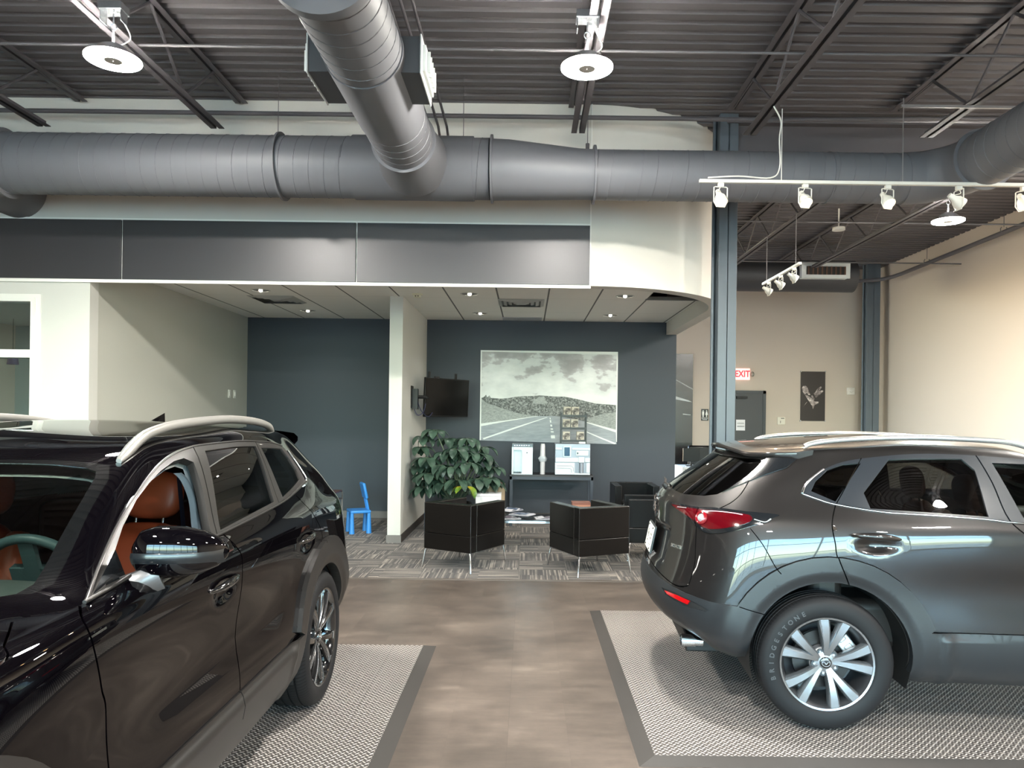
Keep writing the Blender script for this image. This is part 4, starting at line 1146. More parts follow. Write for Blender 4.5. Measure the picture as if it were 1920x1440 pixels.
def floor_mat():
    k = NT('vinyl_tile'); x, y, z = k.xyz(k.obj())
    # tiles .457 wide, .914 long, every other column shifted
    u = k.math('DIVIDE', k.math('ADD', x, .08), .305); iu = k.math('FLOOR', u); fu = k.math('SUBTRACT', u, iu)
    sh = k.math('MULTIPLY', k.math('MODULO', k.math('ABSOLUTE', iu), 3.), .333)
    v = k.math('ADD', k.math('DIVIDE', y, .914), sh); iv = k.math('FLOOR', v); fv = k.math('SUBTRACT', v, iv)
    eu = k.math('LESS_THAN', k.math('MINIMUM', fu, k.math('SUBTRACT', 1., fu)), .0035)
    ev = k.math('LESS_THAN', k.math('MINIMUM', fv, k.math('SUBTRACT', 1., fv)), .0017)
    e = k.math('MAXIMUM', k.math('MULTIPLY', eu, k.math('ADD', .35, k.math('MULTIPLY', k.math('COMPARE', k.math('ABSOLUTE', k.math('ADD', x, .08)), 0., .02), .65))), k.math('MULTIPLY', ev, .2))
    w = k.white(k.comb(iu, iv, 0.))
    off = k.comb(k.math('MULTIPLY', w, .15), k.math('MULTIPLY', w, .1), 0.)
    va = k.n('VectorMath', operation='ADD'); k.l(k.obj(), va.inputs[0]); k.l(off, va.inputs[1])
    n1 = k.noise(va.outputs[0], 1.6, 6, .62); mp = k.n('Mapping'); mp.inputs['Scale'].default_value = (2.2, 9, 1); k.l(va.outputs[0], mp.inputs[0]); n2 = k.noise(mp.outputs[0], 1.4, 7, .68)
    f = k.math('ADD', k.math('MULTIPLY', n1, .6), k.math('MULTIPLY', n2, .4))
    f = k.math('ADD', f, k.math('MULTIPLY', k.math('SUBTRACT', w, .5), .05))
    c = k.ramp(f, [(.30, (60, 54, 50)), (.46, (82, 74, 68)), (.56, (95, 86, 79)), (.74, (122, 112, 103))])
    c = k.mix(k.math('MULTIPLY', e, .6), c, S2L((66, 58, 54)))
    k.l(c, k.b.inputs['Base Color'])
    k.l(k.math('ADD', .34, k.math('MULTIPLY', n2, .16)), k.b.inputs['Roughness'])
    k.b.inputs['Specular IOR Level'].default_value = .45
    k.bump(k.math('SUBTRACT', k.math('MULTIPLY', n2, .3), e), .12, .003)
    return k.m

def carpet_mat():
    k = NT('carpet_tile'); x, y, z = k.xyz(k.obj())
    u = k.math('DIVIDE', k.math('ADD', x, .07), .5); v = k.math('DIVIDE', k.math('SUBTRACT', y, 7.38), .5)
    iu = k.math('FLOOR', u); iv = k.math('FLOOR', v); fu = k.math('SUBTRACT', u, iu); fv = k.math('SUBTRACT', v, iv)
    par = k.math('ABSOLUTE', k.math('MODULO', k.math('ADD', k.math('ADD', iu, iv), 100.), 2.))
    par = k.math('GREATER_THAN', par, .5)
    # q: across the stripes, p: along
    q = k.math('ADD', k.math('MULTIPLY', fu, k.math('SUBTRACT', 1., par)), k.math('MULTIPLY', fv, par))
    p = k.math('ADD', k.math('MULTIPLY', fv, k.math('SUBTRACT', 1., par)), k.math('MULTIPLY', fu, par))
    w = k.white(k.comb(iu, iv, 3.))
    s1 = k.white(k.comb(k.math('FLOOR', k.math('MULTIPLY', q, 44.)), k.math('MULTIPLY', w, 9.), k.math('FLOOR', k.math('ADD', p, w))))
    s2 = k.noise(k.comb(k.math('MULTIPLY', q, 7.), k.math('MULTIPLY', w, 17.), k.math('MULTIPLY', p, 1.2)), 1., 2)
    f = k.math('ADD', k.math('MULTIPLY', s1, .50), k.math('MULTIPLY', s2, .55))
    c = k.ramp(f, [(.24, (36, 32, 31)), (.44, (62, 57, 54)), (.60, (92, 86, 80)), (.80, (156, 147, 135))])
    e = k.math('LESS_THAN', k.math('MINIMUM', k.math('MINIMUM', fu, k.math('SUBTRACT', 1., fu)), k.math('MINIMUM', fv, k.math('SUBTRACT', 1., fv))), .006)
    k.l(k.mix(k.math('MULTIPLY', e, .5), c, S2L((40, 36, 34))), k.b.inputs['Base Color'])
    k.b.inputs['Roughness'].default_value = .95; k.b.inputs['Specular IOR Level'].default_value = .1; k.b.inputs['Sheen Weight'].default_value = .2
    fine = k.noise(k.obj(), 350., 1)
    k.bump(k.math('ADD', k.math('MULTIPLY', s1, .4), fine), .5, .004)
    return k.m

def plate_mat():
    """raised lozenges, alternating direction, on a grey plastic tile"""
    k = NT('diamond_plate'); x, y, z = k.xyz(k.obj())
    P = .034
    def loz(ox, oy, sgn):
        u = k.math('DIVIDE', k.math('ADD', x, ox), P); v = k.math('DIVIDE', k.math('ADD', y, oy), P)
        fu = k.math('SUBTRACT', k.math('FRACT', u), .5); fv = k.math('SUBTRACT', k.math('FRACT', v), .5)
        a = k.math('MULTIPLY', k.math('ADD', fu, k.math('MULTIPLY', fv, sgn)), .7071); b = k.math('MULTIPLY', k.math('SUBTRACT', fu, k.math('MULTIPLY', fv, sgn)), .7071)
        d = k.math('ADD', k.math('POWER', k.math('ABSOLUTE', k.math('DIVIDE', a, .40)), 2.), k.math('POWER', k.math('ABSOLUTE', k.math('DIVIDE', b, .125)), 2.))
        return k.math('SUBTRACT', 1., d, clamp=True)
    h = k.math('MAXIMUM', loz(0, 0, 1.), loz(P/2, P/2, -1.))
    # tile seams every 0.305
    fx = k.math('FRACT', k.math('DIVIDE', x, .61)); fy = k.math('FRACT', k.math('DIVIDE', y, .61))
    e = k.math('LESS_THAN', k.math('MINIMUM', k.math('MINIMUM', fx, k.math('SUBTRACT', 1., fx)), k.math('MINIMUM', fy, k.math('SUBTRACT', 1., fy))), .003)
    t = k.math('GREATER_THAN', h, .12)
    n = k.noise(k.obj(), 3., 3)
    base = k.mix(n, S2L((84, 80, 78)), S2L((104, 99, 96)))
    c = k.mix(t, base, S2L((230, 224, 218))); c = k.mix(k.math('MULTIPLY', e, .5), c, S2L((80, 78, 76)))
    k.l(c, k.b.inputs['Base Color']); k.b.inputs['Metallic'].default_value = .35
    k.l(k.math('SUBTRACT', .42, k.math('MULTIPLY', t, .10)), k.b.inputs['Roughness'])
    k.bump(k.math('SUBTRACT', h, e), .8, .004)
    return k.m

def tileceil_mat():
    k = NT('ceiling_tile'); x, y, z = k.xyz(k.obj())
    u = k.math('FRACT', k.math('DIVIDE', k.math('ADD', x, 40*.626-.865), .626)); v = k.math('FRACT', k.math('DIVIDE', k.math('ADD', y, 20*1.24-9.5), 1.24))
    eu = k.math('LESS_THAN', k.math('MINIMUM', u, k.math('SUBTRACT', 1., u)), .016); ev = k.math('LESS_THAN', k.math('MINIMUM', v, k.math('SUBTRACT', 1., v)), .006)
    c = k.mix(k.math('MULTIPLY', ev, .25), S2L((246, 244, 238)), S2L((170, 170, 166))); c = k.mix(eu, c, S2L((112, 112, 110)))
    k.l(c, k.b.inputs['Base Color']); k.b.inputs['Roughness'].default_value = .85
    k.bump(k.math('SUBTRACT', k.math('MULTIPLY', k.noise(k.obj(), 180., 2), .25), k.math('MAXIMUM', eu, k.math('MULTIPLY', ev, .4))), .5, .006)
    return k.m

# ---------------------------------------------------------------- shell
XL, XR, YB, YF = -9.0, 7.17, 15.4, -6.6      # left, right, far, street side
struct(MB().box((XL, YF, -.12), (XR, 7.38, 0)), 'floor', floor_mat(), smooth=False, origin=(0, 0, 0))
struct(MB().box((XL, 7.38, -.12), (XR, YB, .004)), 'floor', carpet_mat(), smooth=False, origin=(0, 0, 0))
# roof deck, ribs across
mb = MB(); prof = []; y = YF-.1
while y < YB+.1:
    prof += [(y, HD), (y+.085, HD), (y+.10, HD+.038), (y+.137, HD+.038), (y+.152, HD)]; y += .152
prof += [(YB+.2, HD+.15), (YF-.2, HD+.15)]
vs = [(XL-.1, p[0], p[1]) for p in prof]+[(XR+.1, p[0], p[1]) for p in prof]; n = len(prof)
mb.add(vs, [(i, i+1, n+i+1, n+i) for i in range(n-1)]+[(n-1, 0, n, 2*n-1)])
struct(mb, 'ceiling', M_deck, smooth=False, origin=(0, 0, HD))
# outer walls
struct(MB().box((2.3, YB, 0), (XR+.1, YB+.15, HD+.1)), 'wall_back', M_cream, smooth=False)
struct(MB().box((XR, YF, 0), (XR+.15, YB+.15, HD+.1)), 'wall_right', M_cream, smooth=False)
struct(MB().box((XL-.15, YF, 0), (XL, 13.3, HD+.1)), 'wall_left', M_cream, smooth=False)
# street wall with large glazing (behind the viewer): sill, header, piers, mullions
mb = MB(); mb.box((XL, YF-.15, 0), (XR, YF, .12)); mb.box((XL, YF-.15, 3.4), (XR, YF, HD+.1))
mb.box((XL, YF-.15, 0), (XL+.5, YF, HD)); mb.box((XR-.4, YF-.15, 0), (XR, YF, HD))
struct(mb, 'wall_front', M_white, smooth=False)
mb = MB(); xs = [XL+.5+(XR-.4-XL-.5)*i/9 for i in range(10)]
for x in xs: mb.box((x-.03, YF-.12, .12), (x+.03, YF-.02, 3.4))
for z in (.14, 1.15, 2.45, 3.38): mb.box((XL+.5, YF-.11, z-.03), (XR-.4, YF-.03, z+.03))
struct(mb, 'window_2', mat('mullion', (50, 52, 54), .4, .5), smooth=False)
g = MB(); g.box((XL+.5, YF-.075, .14), (XR-.4, YF-.069, 3.38)); g.build('pane', glassmat('street_glass', (.84, .96, 1.0), 1.45), bpy.data.objects['window_2'], smooth=False, world=True)
# ground outside the street windows
struct(MB().box((-60, -90, -.3), (60, YF-.16, -.2)), 'street_ground', mat('outside_ground', (150, 150, 140), .9), smooth=False)

# alcove walls
AY, AZ = 11.7, 3.12
struct(MB().box((-4.55, AY, 0), (2.32, AY+.16, HD)), 'wall_alcove_back', M_char, smooth=False)
struct(MB().box((-4.55, 7.60, 0), (-4.4, AY, AZ+.2)), 'wall_alcove_left', M_grey, smooth=False)
struct(MB().box((-1.755, 9.44, 0), (-1.59, AY, AZ+.02)), 'wall_partition', M_bright, smooth=False)
# header over the lounge with its curved end
HB = 2.93
def hpath(off):
    a, b = 1.72-off, 1.70-off
    P = [(XL, 7.45+off), (.6, 7.45+off)]
    P += [(.6+a*math.sin(t), 9.15-b*math.cos(t)) for t in [PI/2*i/32 for i in range(1, 33)]]
    return P+[(2.32-off, AY)]
outer = hpath(0); inner = hpath(.16)
mb = MB(); n = len(outer)
vs = [(p[0], p[1], z) for z in (HB, HD+.02) for p in outer]+[(p[0], p[1], z) for z in (HB, HD+.02) for p in inner]
fs = []
for i in range(n-1):
    fs += [(i, i+1, n+i+1, n+i), (2*n+i, 3*n+i, 3*n+i+1, 2*n+i+1), (i, 2*n+i, 2*n+i+1, i+1), (n+i, n+i+1, 3*n+i+1, 3*n+i)]
fs += [(0, n, 3*n, 2*n), (n-1, 3*n-1, 4*n-1, 2*n-1)]
mb.add(vs, fs); struct(mb, 'wall_header', M_white, ang=20)
# corner bead where the curve starts, white metal edge under the panels
mb = MB(); mb.box((.600, 7.436, HB-.02), (.612, 7.452, HD)); mb.box((XL, 7.425, HB-.028), (.612, 7.452, HB+.004)); mb.box((XL, 7.430, 3.525), (.612, 7.452, 3.545))
mb.box((-4.062, 7.440, HB), (-4.042, 7.452, 3.53)); mb.box((-1.730, 7.440, HB), (-1.710, 7.452, 3.53)); mb.box((-6.392, 7.440, HB), (-6.372, 7.452, 3.53))  # white backing in the panel seams stands for light leaking through
struct(mb, 'trim_1', mat('edge_leak_white', (248, 246, 240), .4), smooth=False)
M_panel = mat('panel_dark', (64, 63, 66), .38, .25, spec=.5)
for x0, x1, lb in ((-9.0, -6.39, 'dark grey fascia panel beyond the left edge of the photo'), (-6.374, -4.060, 'leftmost dark fascia panel above the white office front'), (-4.044, -1.728, 'middle dark fascia panel over the left part of the lounge'), (-1.712, .598, 'right dark fascia panel ending at the curved white wall')):
    o = MB().box((x0, 7.415, HB+.004), (x1, 7.440, 3.524)).build('fascia_panel', M_panel, smooth=False, bevel=.002)
    tag(o, lb, 'wall panel', 'dark fascia panels over the lounge opening')
# alcove ceiling (a missing tile by the curve leaves a dark opening)
cm = tileceil_mat()
mb = MB(); Q = [(.6+1.57*math.sin(math.radians(a)), 9.15-1.55*math.cos(math.radians(a))) for a in (0, 6, 12, 18, 24, 30, 34.5)]
mb.prism([(-4.4, 7.6)]+Q+[(1.49, AY), (-4.4, AY)], AZ, AZ+.03); mb.box((1.49, 9.42, AZ), (2.16, AY, AZ+.03))
struct(mb, 'ceiling', cm, smooth=False, origin=(0, 0, AZ))
struct(MB().box((1.47, 9.40, AZ-.012), (2.17, 9.44, AZ+.03)), 'trim_6', mat('tbar_grey', (120, 120, 118), .5), smooth=False)
struct(MB().box((-4.4, 7.7, AZ+.55), (1.3, AY, AZ+.6)).box((1.3, 9.2, AZ+.55), (2.14, AY, AZ+.6)), 'ceiling', mat('void_shade_black', (16, 16, 17), .9), smooth=False, origin=(0, 0, AZ+.55))  # black cover added so the missing-tile opening stays dark
# baseboards
bb = mat('base_grey', (118, 114, 110), .6); bbd = mat('base_dark', (62, 57, 54), .6)
struct(MB().box((-4.4, AY-.012, 0), (-1.755, AY, .11)), 'baseboard_back', bb, smooth=False)
struct(MB().box((-1.59, AY-.012, 0), (2.32, AY, .11)), 'baseboard_back', bbd, smooth=False)
struct(MB().box((-1.767, 9.428, 0), (-1.578, 9.44, .10)), 'baseboard_partition', bb, smooth=False)
struct(MB().box((-1.59, 9.44, 0), (-1.578, AY, .10)), 'baseboard_partition', bbd, smooth=False)
struct(MB().box((-4.4, 7.6, 0), (-4.388, AY, .10)), 'baseboard_left', bb, smooth=False)
struct(MB().box((2.3, YB-.012, 0), (XR, YB, .10)), 'baseboard_back', bbd, smooth=False)
struct(MB().box((XR-.012, YF, 0), (XR, YB, .10)), 'baseboard_right', bbd, smooth=False)
struct(MB().box((XL, 7.36, 0), (-1.0, 7.40, .006)).box((-1.0, 7.36, 0), (XR, 7.40, .006)), 'trim_2', mat('floor_strip', (98, 90, 84), .5), smooth=False)

# office front at the left with its window
mb = MB(); wx1, wx0 = -4.915, -8.2
z0, z1 = .86, 2.75
mb.box((wx1, 7.45, 0), (-4.38, 7.60, HB)); mb.box((XL, 7.45, 0), (wx0, 7.60, HB)); mb.box((wx0, 7.45, z1), (wx1, 7.60, HB)); mb.box((wx0, 7.45, 0), (wx1, 7.60, z0))
struct(mb, 'wall_office_front', M_bright, smooth=False)
mb = MB(); f = .045
mb.box((wx1-f, 7.43, z0), (wx1-.001, 7.58, z1-.001)).box((wx0+.001, 7.43, z0), (wx0+f, 7.58, z1-.001)).box((wx0+f, 7.432, z1-f), (wx1-f, 7.58, z1-.001)).box((wx0+f, 7.432, z0+.001), (wx1-f, 7.58, z0+f)).box((wx0+f, 7.432, 2.145), (wx1-f, 7.58, 2.225))
mb.box((wx1, 7.442, z0-.05), (wx1+.05, 7.449, z1+.03)).box((wx0, 7.442, z1), (wx1, 7.449, z1+.03))
win = struct(mb, 'window_1', M_trimw, smooth=False)
g = MB(); g.box((wx0+f, 7.50, 2.225), (wx1-f, 7.506, z1-f)); g.box((wx0+f, 7.50, z0+f), (wx1-f, 7.506, 2.145))
g.build('pane', glassmat('office_glass', (.82, .86, .85), 1.5), win, smooth=False, world=True)
# office room behind it
wt = wallpaint('paint_teal', (150, 164, 164))
struct(MB().box((XL, 13.1, 0), (-4.55, 13.25, 3.2)), 'wall_office_back', wt, smooth=False)
struct(MB().box((-4.70, 7.6, 0), (-4.55, 13.1, 3.2)), 'wall_office_right', wt, smooth=False)
struct(MB().box((-7.25, 13.04, 0), (-7.05, 13.1, 3.1)), 'trim_3', wallpaint('paint_paleteal', (176, 196, 196)), smooth=False)
struct(MB().box((XL, 7.6, 3.1), (-4.7, 13.1, 3.14)), 'ceiling', mat('office_ceiling', (188, 190, 186), .8), smooth=False, origin=(0, 0, 3.1))

# ---------------------------------------------------------------- columns, beam
def column(x, y, w, d, lb, cond):
    r = thing('steel_column', lb, 'column', (x, y, 0))
    mb = MB(); mb.box((-w/2, -d/2, 0), (w/2, -d/2+.016, HD)); mb.box((-w/2, d/2-.016, 0), (w/2, d/2, HD)); mb.box((-.008, -d/2, 0), (.008, d/2, HD))
    mb.box((-w/2+.003, -d/2+.01, 0), (w/2-.003, d/2-.01, HD))
    mb.build('shaft', mat('column_blue', (92, 101, 109), .42, spec=.5), r, smooth=False, bevel=.004)
    MB().box((-w/2-.05, -d/2-.05, 0), (w/2+.05, d/2+.05, .02)).build('base_plate', M_dk, r, smooth=False)
    if cond:
        MB().cyl((-w/2-.028, .02, 0), (-w/2-.028, .02, HD), .018, n=12).build('conduit', MATS['column_blue'], r)
        MB().cyl((-w/2-.010, .06, 0), (-w/2-.010, .06, HD), .014, n=12).build('conduit', MATS['column_blue'], r)
    return r
column(2.025, 7.72, .188, .2, 'blue-grey steel column in front of the curved white wall', True)
column(6.86, 14.95, .26, .2, 'dark steel column in the far right corner of the room', True)
bm = MB(); bm.box((2.0, 7.60, 4.16), (XR, 7.80, 4.18)).box((2.0, 7.60, 4.64), (XR, 7.80, 4.66)).box((2.0, 7.69, 4.16), (XR, 7.71, 4.66))
tag(bm.build('roof_girder', M_dk, smooth=False), 'dark steel roof girder crossing above the blue-grey column', 'beam')

# ---------------------------------------------------------------- open web joists
def joist_mesh(y0, y1, ybot0, ybot1):
    zb, zt = 4.22-HD, -.055
    a = MB()
    for s in (-1, 1):
        a.box((s*.012, y0, zt), (s*.062, y1, zt+.006)).box((s*.012, y0, zt), (s*.018, y1, zt+.05))
    b = MB()
    for s in (-1, 1):
        b.box((s*.012, ybot0, zb), (s*.062, ybot1, zb+.006)).box((s*.012, ybot0, zb), (s*.018, ybot1, zb+.05))
    w = MB(); y = ybot0+.1; up = True
    P = []
    nn = max(2, int((ybot1-ybot0-.2)/.55)); st = (ybot1-ybot0-.2)/nn
    for i in range(nn+1): P.append((0, ybot0+.1+i*st, zb+.02 if i % 2 == 0 else zt+.01))
    for p, q in zip(P, P[1:]): w.tube([p, q], .013, 6)
    w.tube([P[-1], (0, y1-.05, zt+.01)], .013, 6); w.tube([P[0], (0, y0+.05, zt+.01)], .013, 6)
    return a, b, w
protos = {}
def joist(x, kind, lb):
    if kind not in protos:
        a, b, w = joist_mesh(*{'near': (YF, 7.40, YF+.2, 6.84), 'far': (7.85, YB, 8.3, YB-.5)}[kind])
        r = thing('roof_joist', lb, 'joist', (x, 0, HD)); protos[kind] = r
        a.build('top_chord', M_dk, r, smooth=False); b.build('bottom_chord', M_dk, r, smooth=False); w.build('web', M_dk, r)
    else:
        r = copy_tree(protos[kind]); r.location = (x, 0, HD)
    tag(r, lb, 'joist', {'near': 'open web roof joists over the showroom', 'far': 'open web roof joists beyond the girder'}[kind])
for x, lb in ((-4.46, 'dark open web roof joist at the upper left edge, over the left duct elbow'), (-2.87, 'dark open web roof joist carrying the left round ceiling lamp'), (-1.22, 'dark open web roof joist hidden mostly behind the branch duct'),
              (.43, 'dark open web roof joist carrying the middle round ceiling lamp'), (2.0, 'dark open web roof joist right of the middle lamp, ending above the curved wall'), (3.62, 'dark open web roof joist above the white track light'), (5.2, 'dark open web roof joist at the upper right edge of the photo')):
    joist(x, 'near', lb)
for x, lb in ((3.45, 'far dark joist passing above the small track light'), (4.85, 'far dark joist carrying the far right round lamp')):
    joist(x, 'far', lb)
# bridging rods and pipes
for y, z, lb in ((5.35, 4.245, 'thin bridging rod across the joists, in line with the round lamps'), (1.6, 4.245, 'thin bridging rod across the joists over the cars')):
    tag(MB().cyl((XL, y, z), (XR, y, z), .011, n=8).build('bridging_rod', mat('rod_grey', (92, 90, 92), .5)), lb, 'rod', 'bridging rods under the roof deck')
for y in (9.9, 12.4):
    tag(MB().cyl((2.4, y, 4.245), (XR, y, 4.245), .011, n=8).build('bridging_rod', MATS['rod_grey']), 'thin bridging rod across the far joists' + (', the nearer one' if y < 10 else ', the farther one'), 'rod', 'bridging rods under the roof deck')
tag(MB().cyl((XL, 7.15, 4.49), (2.3, 7.15, 4.49), .021, n=12).cyl((2.3, 7.15, 4.49), (4.6, 7.15, 4.53), .021, n=12).build('sprinkler_pipe', M_dk), 'dark sprinkler main running across in front of the high white wall', 'pipe')
P = [(3.0, 14.6, 4.33), (6.1, 14.6, 4.33), (6.78, 14.4, 4.35), (6.92, 13.9, 4.36), (6.92, YF+.3, 4.60)]
tag(MB().tube(smooth_pts(P[1:4], 4)+[P[4]], .035, 10).build('sprinkler_pipe', M_dk), 'dark pipe running along the top of the cream right wall', 'pipe')
for y, z in ((13.0, 4.37), (10.9, 4.395), (8.9, 4.42)):
    mb = MB(); mb.tube([(6.92+.05*math.sin(a), y, z+.04-.05*math.cos(a)+.0) for a in [-2.4+4.8*i/10 for i in range(11)]], .006, 6); mb.cyl((6.92, y, z+.08), (6.92, y, HD), .005, n=6)
    tag(mb.build('pipe_hanger', MATS['rod_grey']), {13.0: 'farthest loop hanger of the pipe on the cream wall', 10.9: 'middle loop hanger of the pipe on the cream wall', 8.9: 'nearest loop hanger of the pipe on the cream wall'}[y], 'hanger', 'pipe hangers by the right wall')
for x in (-.95, -.87, -.79):
    tag(MB().tube([(x, YF, 4.40), (x, 7.0, 4.33), (x, 7.3, 4.20), (x, 7.42, 4.0)], .012, 8).build('conduit', M_dk), {-.95: 'left of the three thin conduits beside the branch duct', -.87: 'middle of the three thin conduits beside the branch duct', -.79: 'right of the three thin conduits beside the branch duct'}[x], 'conduit', 'ceiling conduits')

# ---------------------------------------------------------------- ducts
def spiral_tube(mb, pts, r, seam=.30, n=40, closed=False):
    """round duct along a path, with raised spiral seams"""
    P = smooth_pts(pts, 6) if len(pts) > 2 else [tuple(np.array(pts[0])+(np.array(pts[1])-np.array(pts[0]))*i/8) for i in range(9)]
    mb.tube(P, r, n)
    L = [0]
    for a, b in zip(P, P[1:]): L.append(L[-1]+math.dist(a, b))
    rr = r if not isinstance(r, list) else None
    m = int(L[-1]/seam)
    # helix
    H = []; steps = int(L[-1]/seam*28)
    A = [np.array(p) for p in P]
    d0 = (A[-1]-A[0])
    for i in range(steps+1):
        s = L[-1]*i/steps; k = max(0, min(len(L)-2, int(np.searchsorted(L, s))-1)); f = (s-L[k])/max(1e-9, L[k+1]-L[k]); p = A[k]+(A[k+1]-A[k])*f; d = A[k+1]-A[k]; d = d/np.linalg.norm(d)
        up = np.array([0, 0, 1.]); X = np.cross(d, up); X /= np.linalg.norm(X); Y = np.cross(X, d); a = 2*PI*i/28
        H.append(tuple(p+X*(r*math.cos(a))+Y*(r*math.sin(a))))
    mb.tube(H, .0042, 4)
def flange(mb, c, ax, r, w=.018, h=.03):
    c = Vector(c); ax = Vector(ax).normalized(); q = ax.to_track_quat('Z', 'Y').to_matrix().to_4x4()
    mb.lathe([(r-.003, -w/2), (r+h, -w/2), (r+h, w/2), (r-.003, w/2)], 48, Matrix.Translation(c) @ q)
DZ = 3.80; DY = 6.60
main = thing('air_duct', 'large round grey spiral duct running across in front of the high wall', 'duct', (0, DY, DZ))
mb = MB(); spiral_tube(mb, [(-4.62, DY, DZ), (-1.62, DY, DZ)], .262, .13); mb.build('pipe', M_duct, main, world=True, ang=50, weld=False)
mb = MB(); spiral_tube(mb, [(-1.62, DY, DZ), (-.36, DY, DZ)], .262, .13); mb.build('pipe', M_duct, main, world=True, ang=50, weld=False)
mb = MB(); mb.tube([(-.36+.02, DY, DZ-.005), (-.2, DY, DZ-.006), (.42, DY, DZ-.035), (.57, DY, DZ-.038)], [.262, .258, .218, .215], 40); mb.build('reducer', M_duct, main, world=True, ang=50, weld=False)
mb = MB(); spiral_tube(mb, [(.57, DY, DZ-.038), (3.30, DY, DZ-.038)], .215, .13); mb.build('pipe', M_duct, main, world=True, ang=50, weld=False)
mb = MB(); mb.tube([(-1.55, DY, DZ), (-.50, DY, DZ)], .275, 48); mb.build('tee_saddle', M_duct, main, world=True, ang=50)
for x, r in ((-2.19, .262), (-.34, .262), (.56, .222)):
    mb = MB(); flange(mb, (x, DY, DZ-(.038 if x > 0 else 0)), (1, 0, 0), r); mb.build('flange', M_duct, main, world=True, ang=40)
mb = MB(); flange(mb, (-4.62, DY, DZ), (1, 0, 0), .27); mb.build('flange', M_duct, main, world=True, ang=40)
for cc, aa, r_, w_, h_ in (((3.72, DY-.47, DZ-.02), (0, 1, 0), .225, .018, .03), ((2.62, DY, DZ-.038), (1, 0, 0), .215, .012, .006)):
    mb = MB(); flange(mb, cc, aa, r_, w_, h_); mb.build('flange', M_duct, main, world=True, ang=40)
# left elbow going back into the wall, right elbow coming forward
mb = MB(); P = smooth_pts([(-4.60, DY, DZ), (-4.82, DY+.04, DZ), (-5.02, DY+.22, DZ), (-5.08, DY+.5, DZ+.003), (-5.09, 7.46, DZ+.003)], 5); mb.tube(P, .27, 40)
mb.build('elbow', M_duct, main, world=True, ang=40, weld=False)
mb = MB(); P = smooth_pts([(3.28, DY, DZ-.038), (3.48, DY-.03, DZ-.03), (3.66, DY-.2, DZ-.02), (3.72, DY-.45, DZ-.02)], 5); mb.tube(P, .222, 40); mb.build('elbow', M_duct, main, world=True, ang=40, weld=False)
mb = MB(); spiral_tube(mb, [(3.72, DY-.45, DZ-.02), (3.70, 1.2, DZ-.02)], .225, .13); mb.build('pipe', M_duct, main, world=True, ang=50, weld=False)
# hanging wires of the main duct
for x in (-2.32, -.62, .52):
    mb = MB(); mb.cyl((x, DY+.25, DZ+.26), (x, DY+.25, HD), .003, n=6); mb.cyl((x, DY+.25, DZ+.25), (x, DY+.25, DZ+.33), .018, n=8); mb.build('hanger_wire', M_dk, main, world=True)
br = thing('branch_duct', 'round grey branch duct coming from overhead down the middle to the main duct', 'duct', (-1.0, 5, DZ))
BR, BZ = .232, 3.775
mb = MB(); spiral_tube(mb, [(-1.0, 3.56, BZ), (-1.0, 5.86, BZ)], BR, .13); mb.build('pipe', M_duct, br, world=True, ang=50, weld=False)
mb = MB(); mb.lathe([(BR+.05, 3.50), (BR+.05, 3.56), (BR+.0, 3.60)], 48, T(-1.0, 0, BZ) @ Matrix.Rotation(-PI/2, 4, 'X')); mb.lathe([(BR-.02, 3.45), (BR+.05, 3.50)], 48, T(-1.0, 0, BZ) @ Matrix.Rotation(-PI/2, 4, 'X'))
mb.build('flange', M_duct, br, world=True, ang=40)
mb = MB(); mb.tube([(-1.0, 1.0, BZ), (-1.0, 3.50, BZ)], BR-.02, 40); mb.build('pipe', mat('duct_blue', (52, 58, 68), .5), br, world=True, ang=50)
mb = MB(); mb.tube([(-1.0, 5.86, BZ), (-1.0, 6.0, BZ+.005), (-1.0, 6.42, DZ)], [BR+.004, BR+.02, .30], 40); mb.build('tee_branch', M_duct, br, world=True, ang=50)
mb = MB(); flange(mb, (-1.0, 5.86, BZ), (0, 1, 0), BR+.002, .02, .022); mb.build('flange', M_duct, br, world=True, ang=40)
mb = MB(); mb.tube([(-1.0, 4.4, BZ), (-1.0, 5.3, BZ)], BR+.008, 40); mb.build('sleeve', M_duct, br, world=True, ang=50)
# register box across the branch duct
x0, x1, y0, y1, zb_, zt_ = -1.34, -.67, 4.47, 4.93, 3.67, 3.87
rb = thing('register_box', 'dark rectangular plenum box across the branch duct with white side grilles', 'register box', (-1.0, 4.7, zb_))
MB().box((x0, y0, zb_), (x1, y1, zt_+.02)).build('box', mat('box_paint', (78, 80, 84), .5), rb, world=True, smooth=False, bevel=.003)
gw = mat('grille_white', (228, 232, 230), .4)
for x, s in ((x0, -1), (x1, 1)):
    mb = MB(); mb.box((x, y0-.01, zb_-.01), (x+s*.01, y1+.01, zt_+.03)); mb.box((x, y0+.04, zb_+.03), (x+s*.030, y1-.04, zt_-.01))
    gg = mb.build('grille', gw, rb, world=True, smooth=False, bevel=.004)
    mb = MB()
    for k in range(5):
        yy = y0+.09+k*.07; mb.box((x+s*.030, yy, zb_+.045), (x+s*.050, yy+.010, zt_-.03))
    mb.build('louvre', gw, gg, world=True, smooth=False)
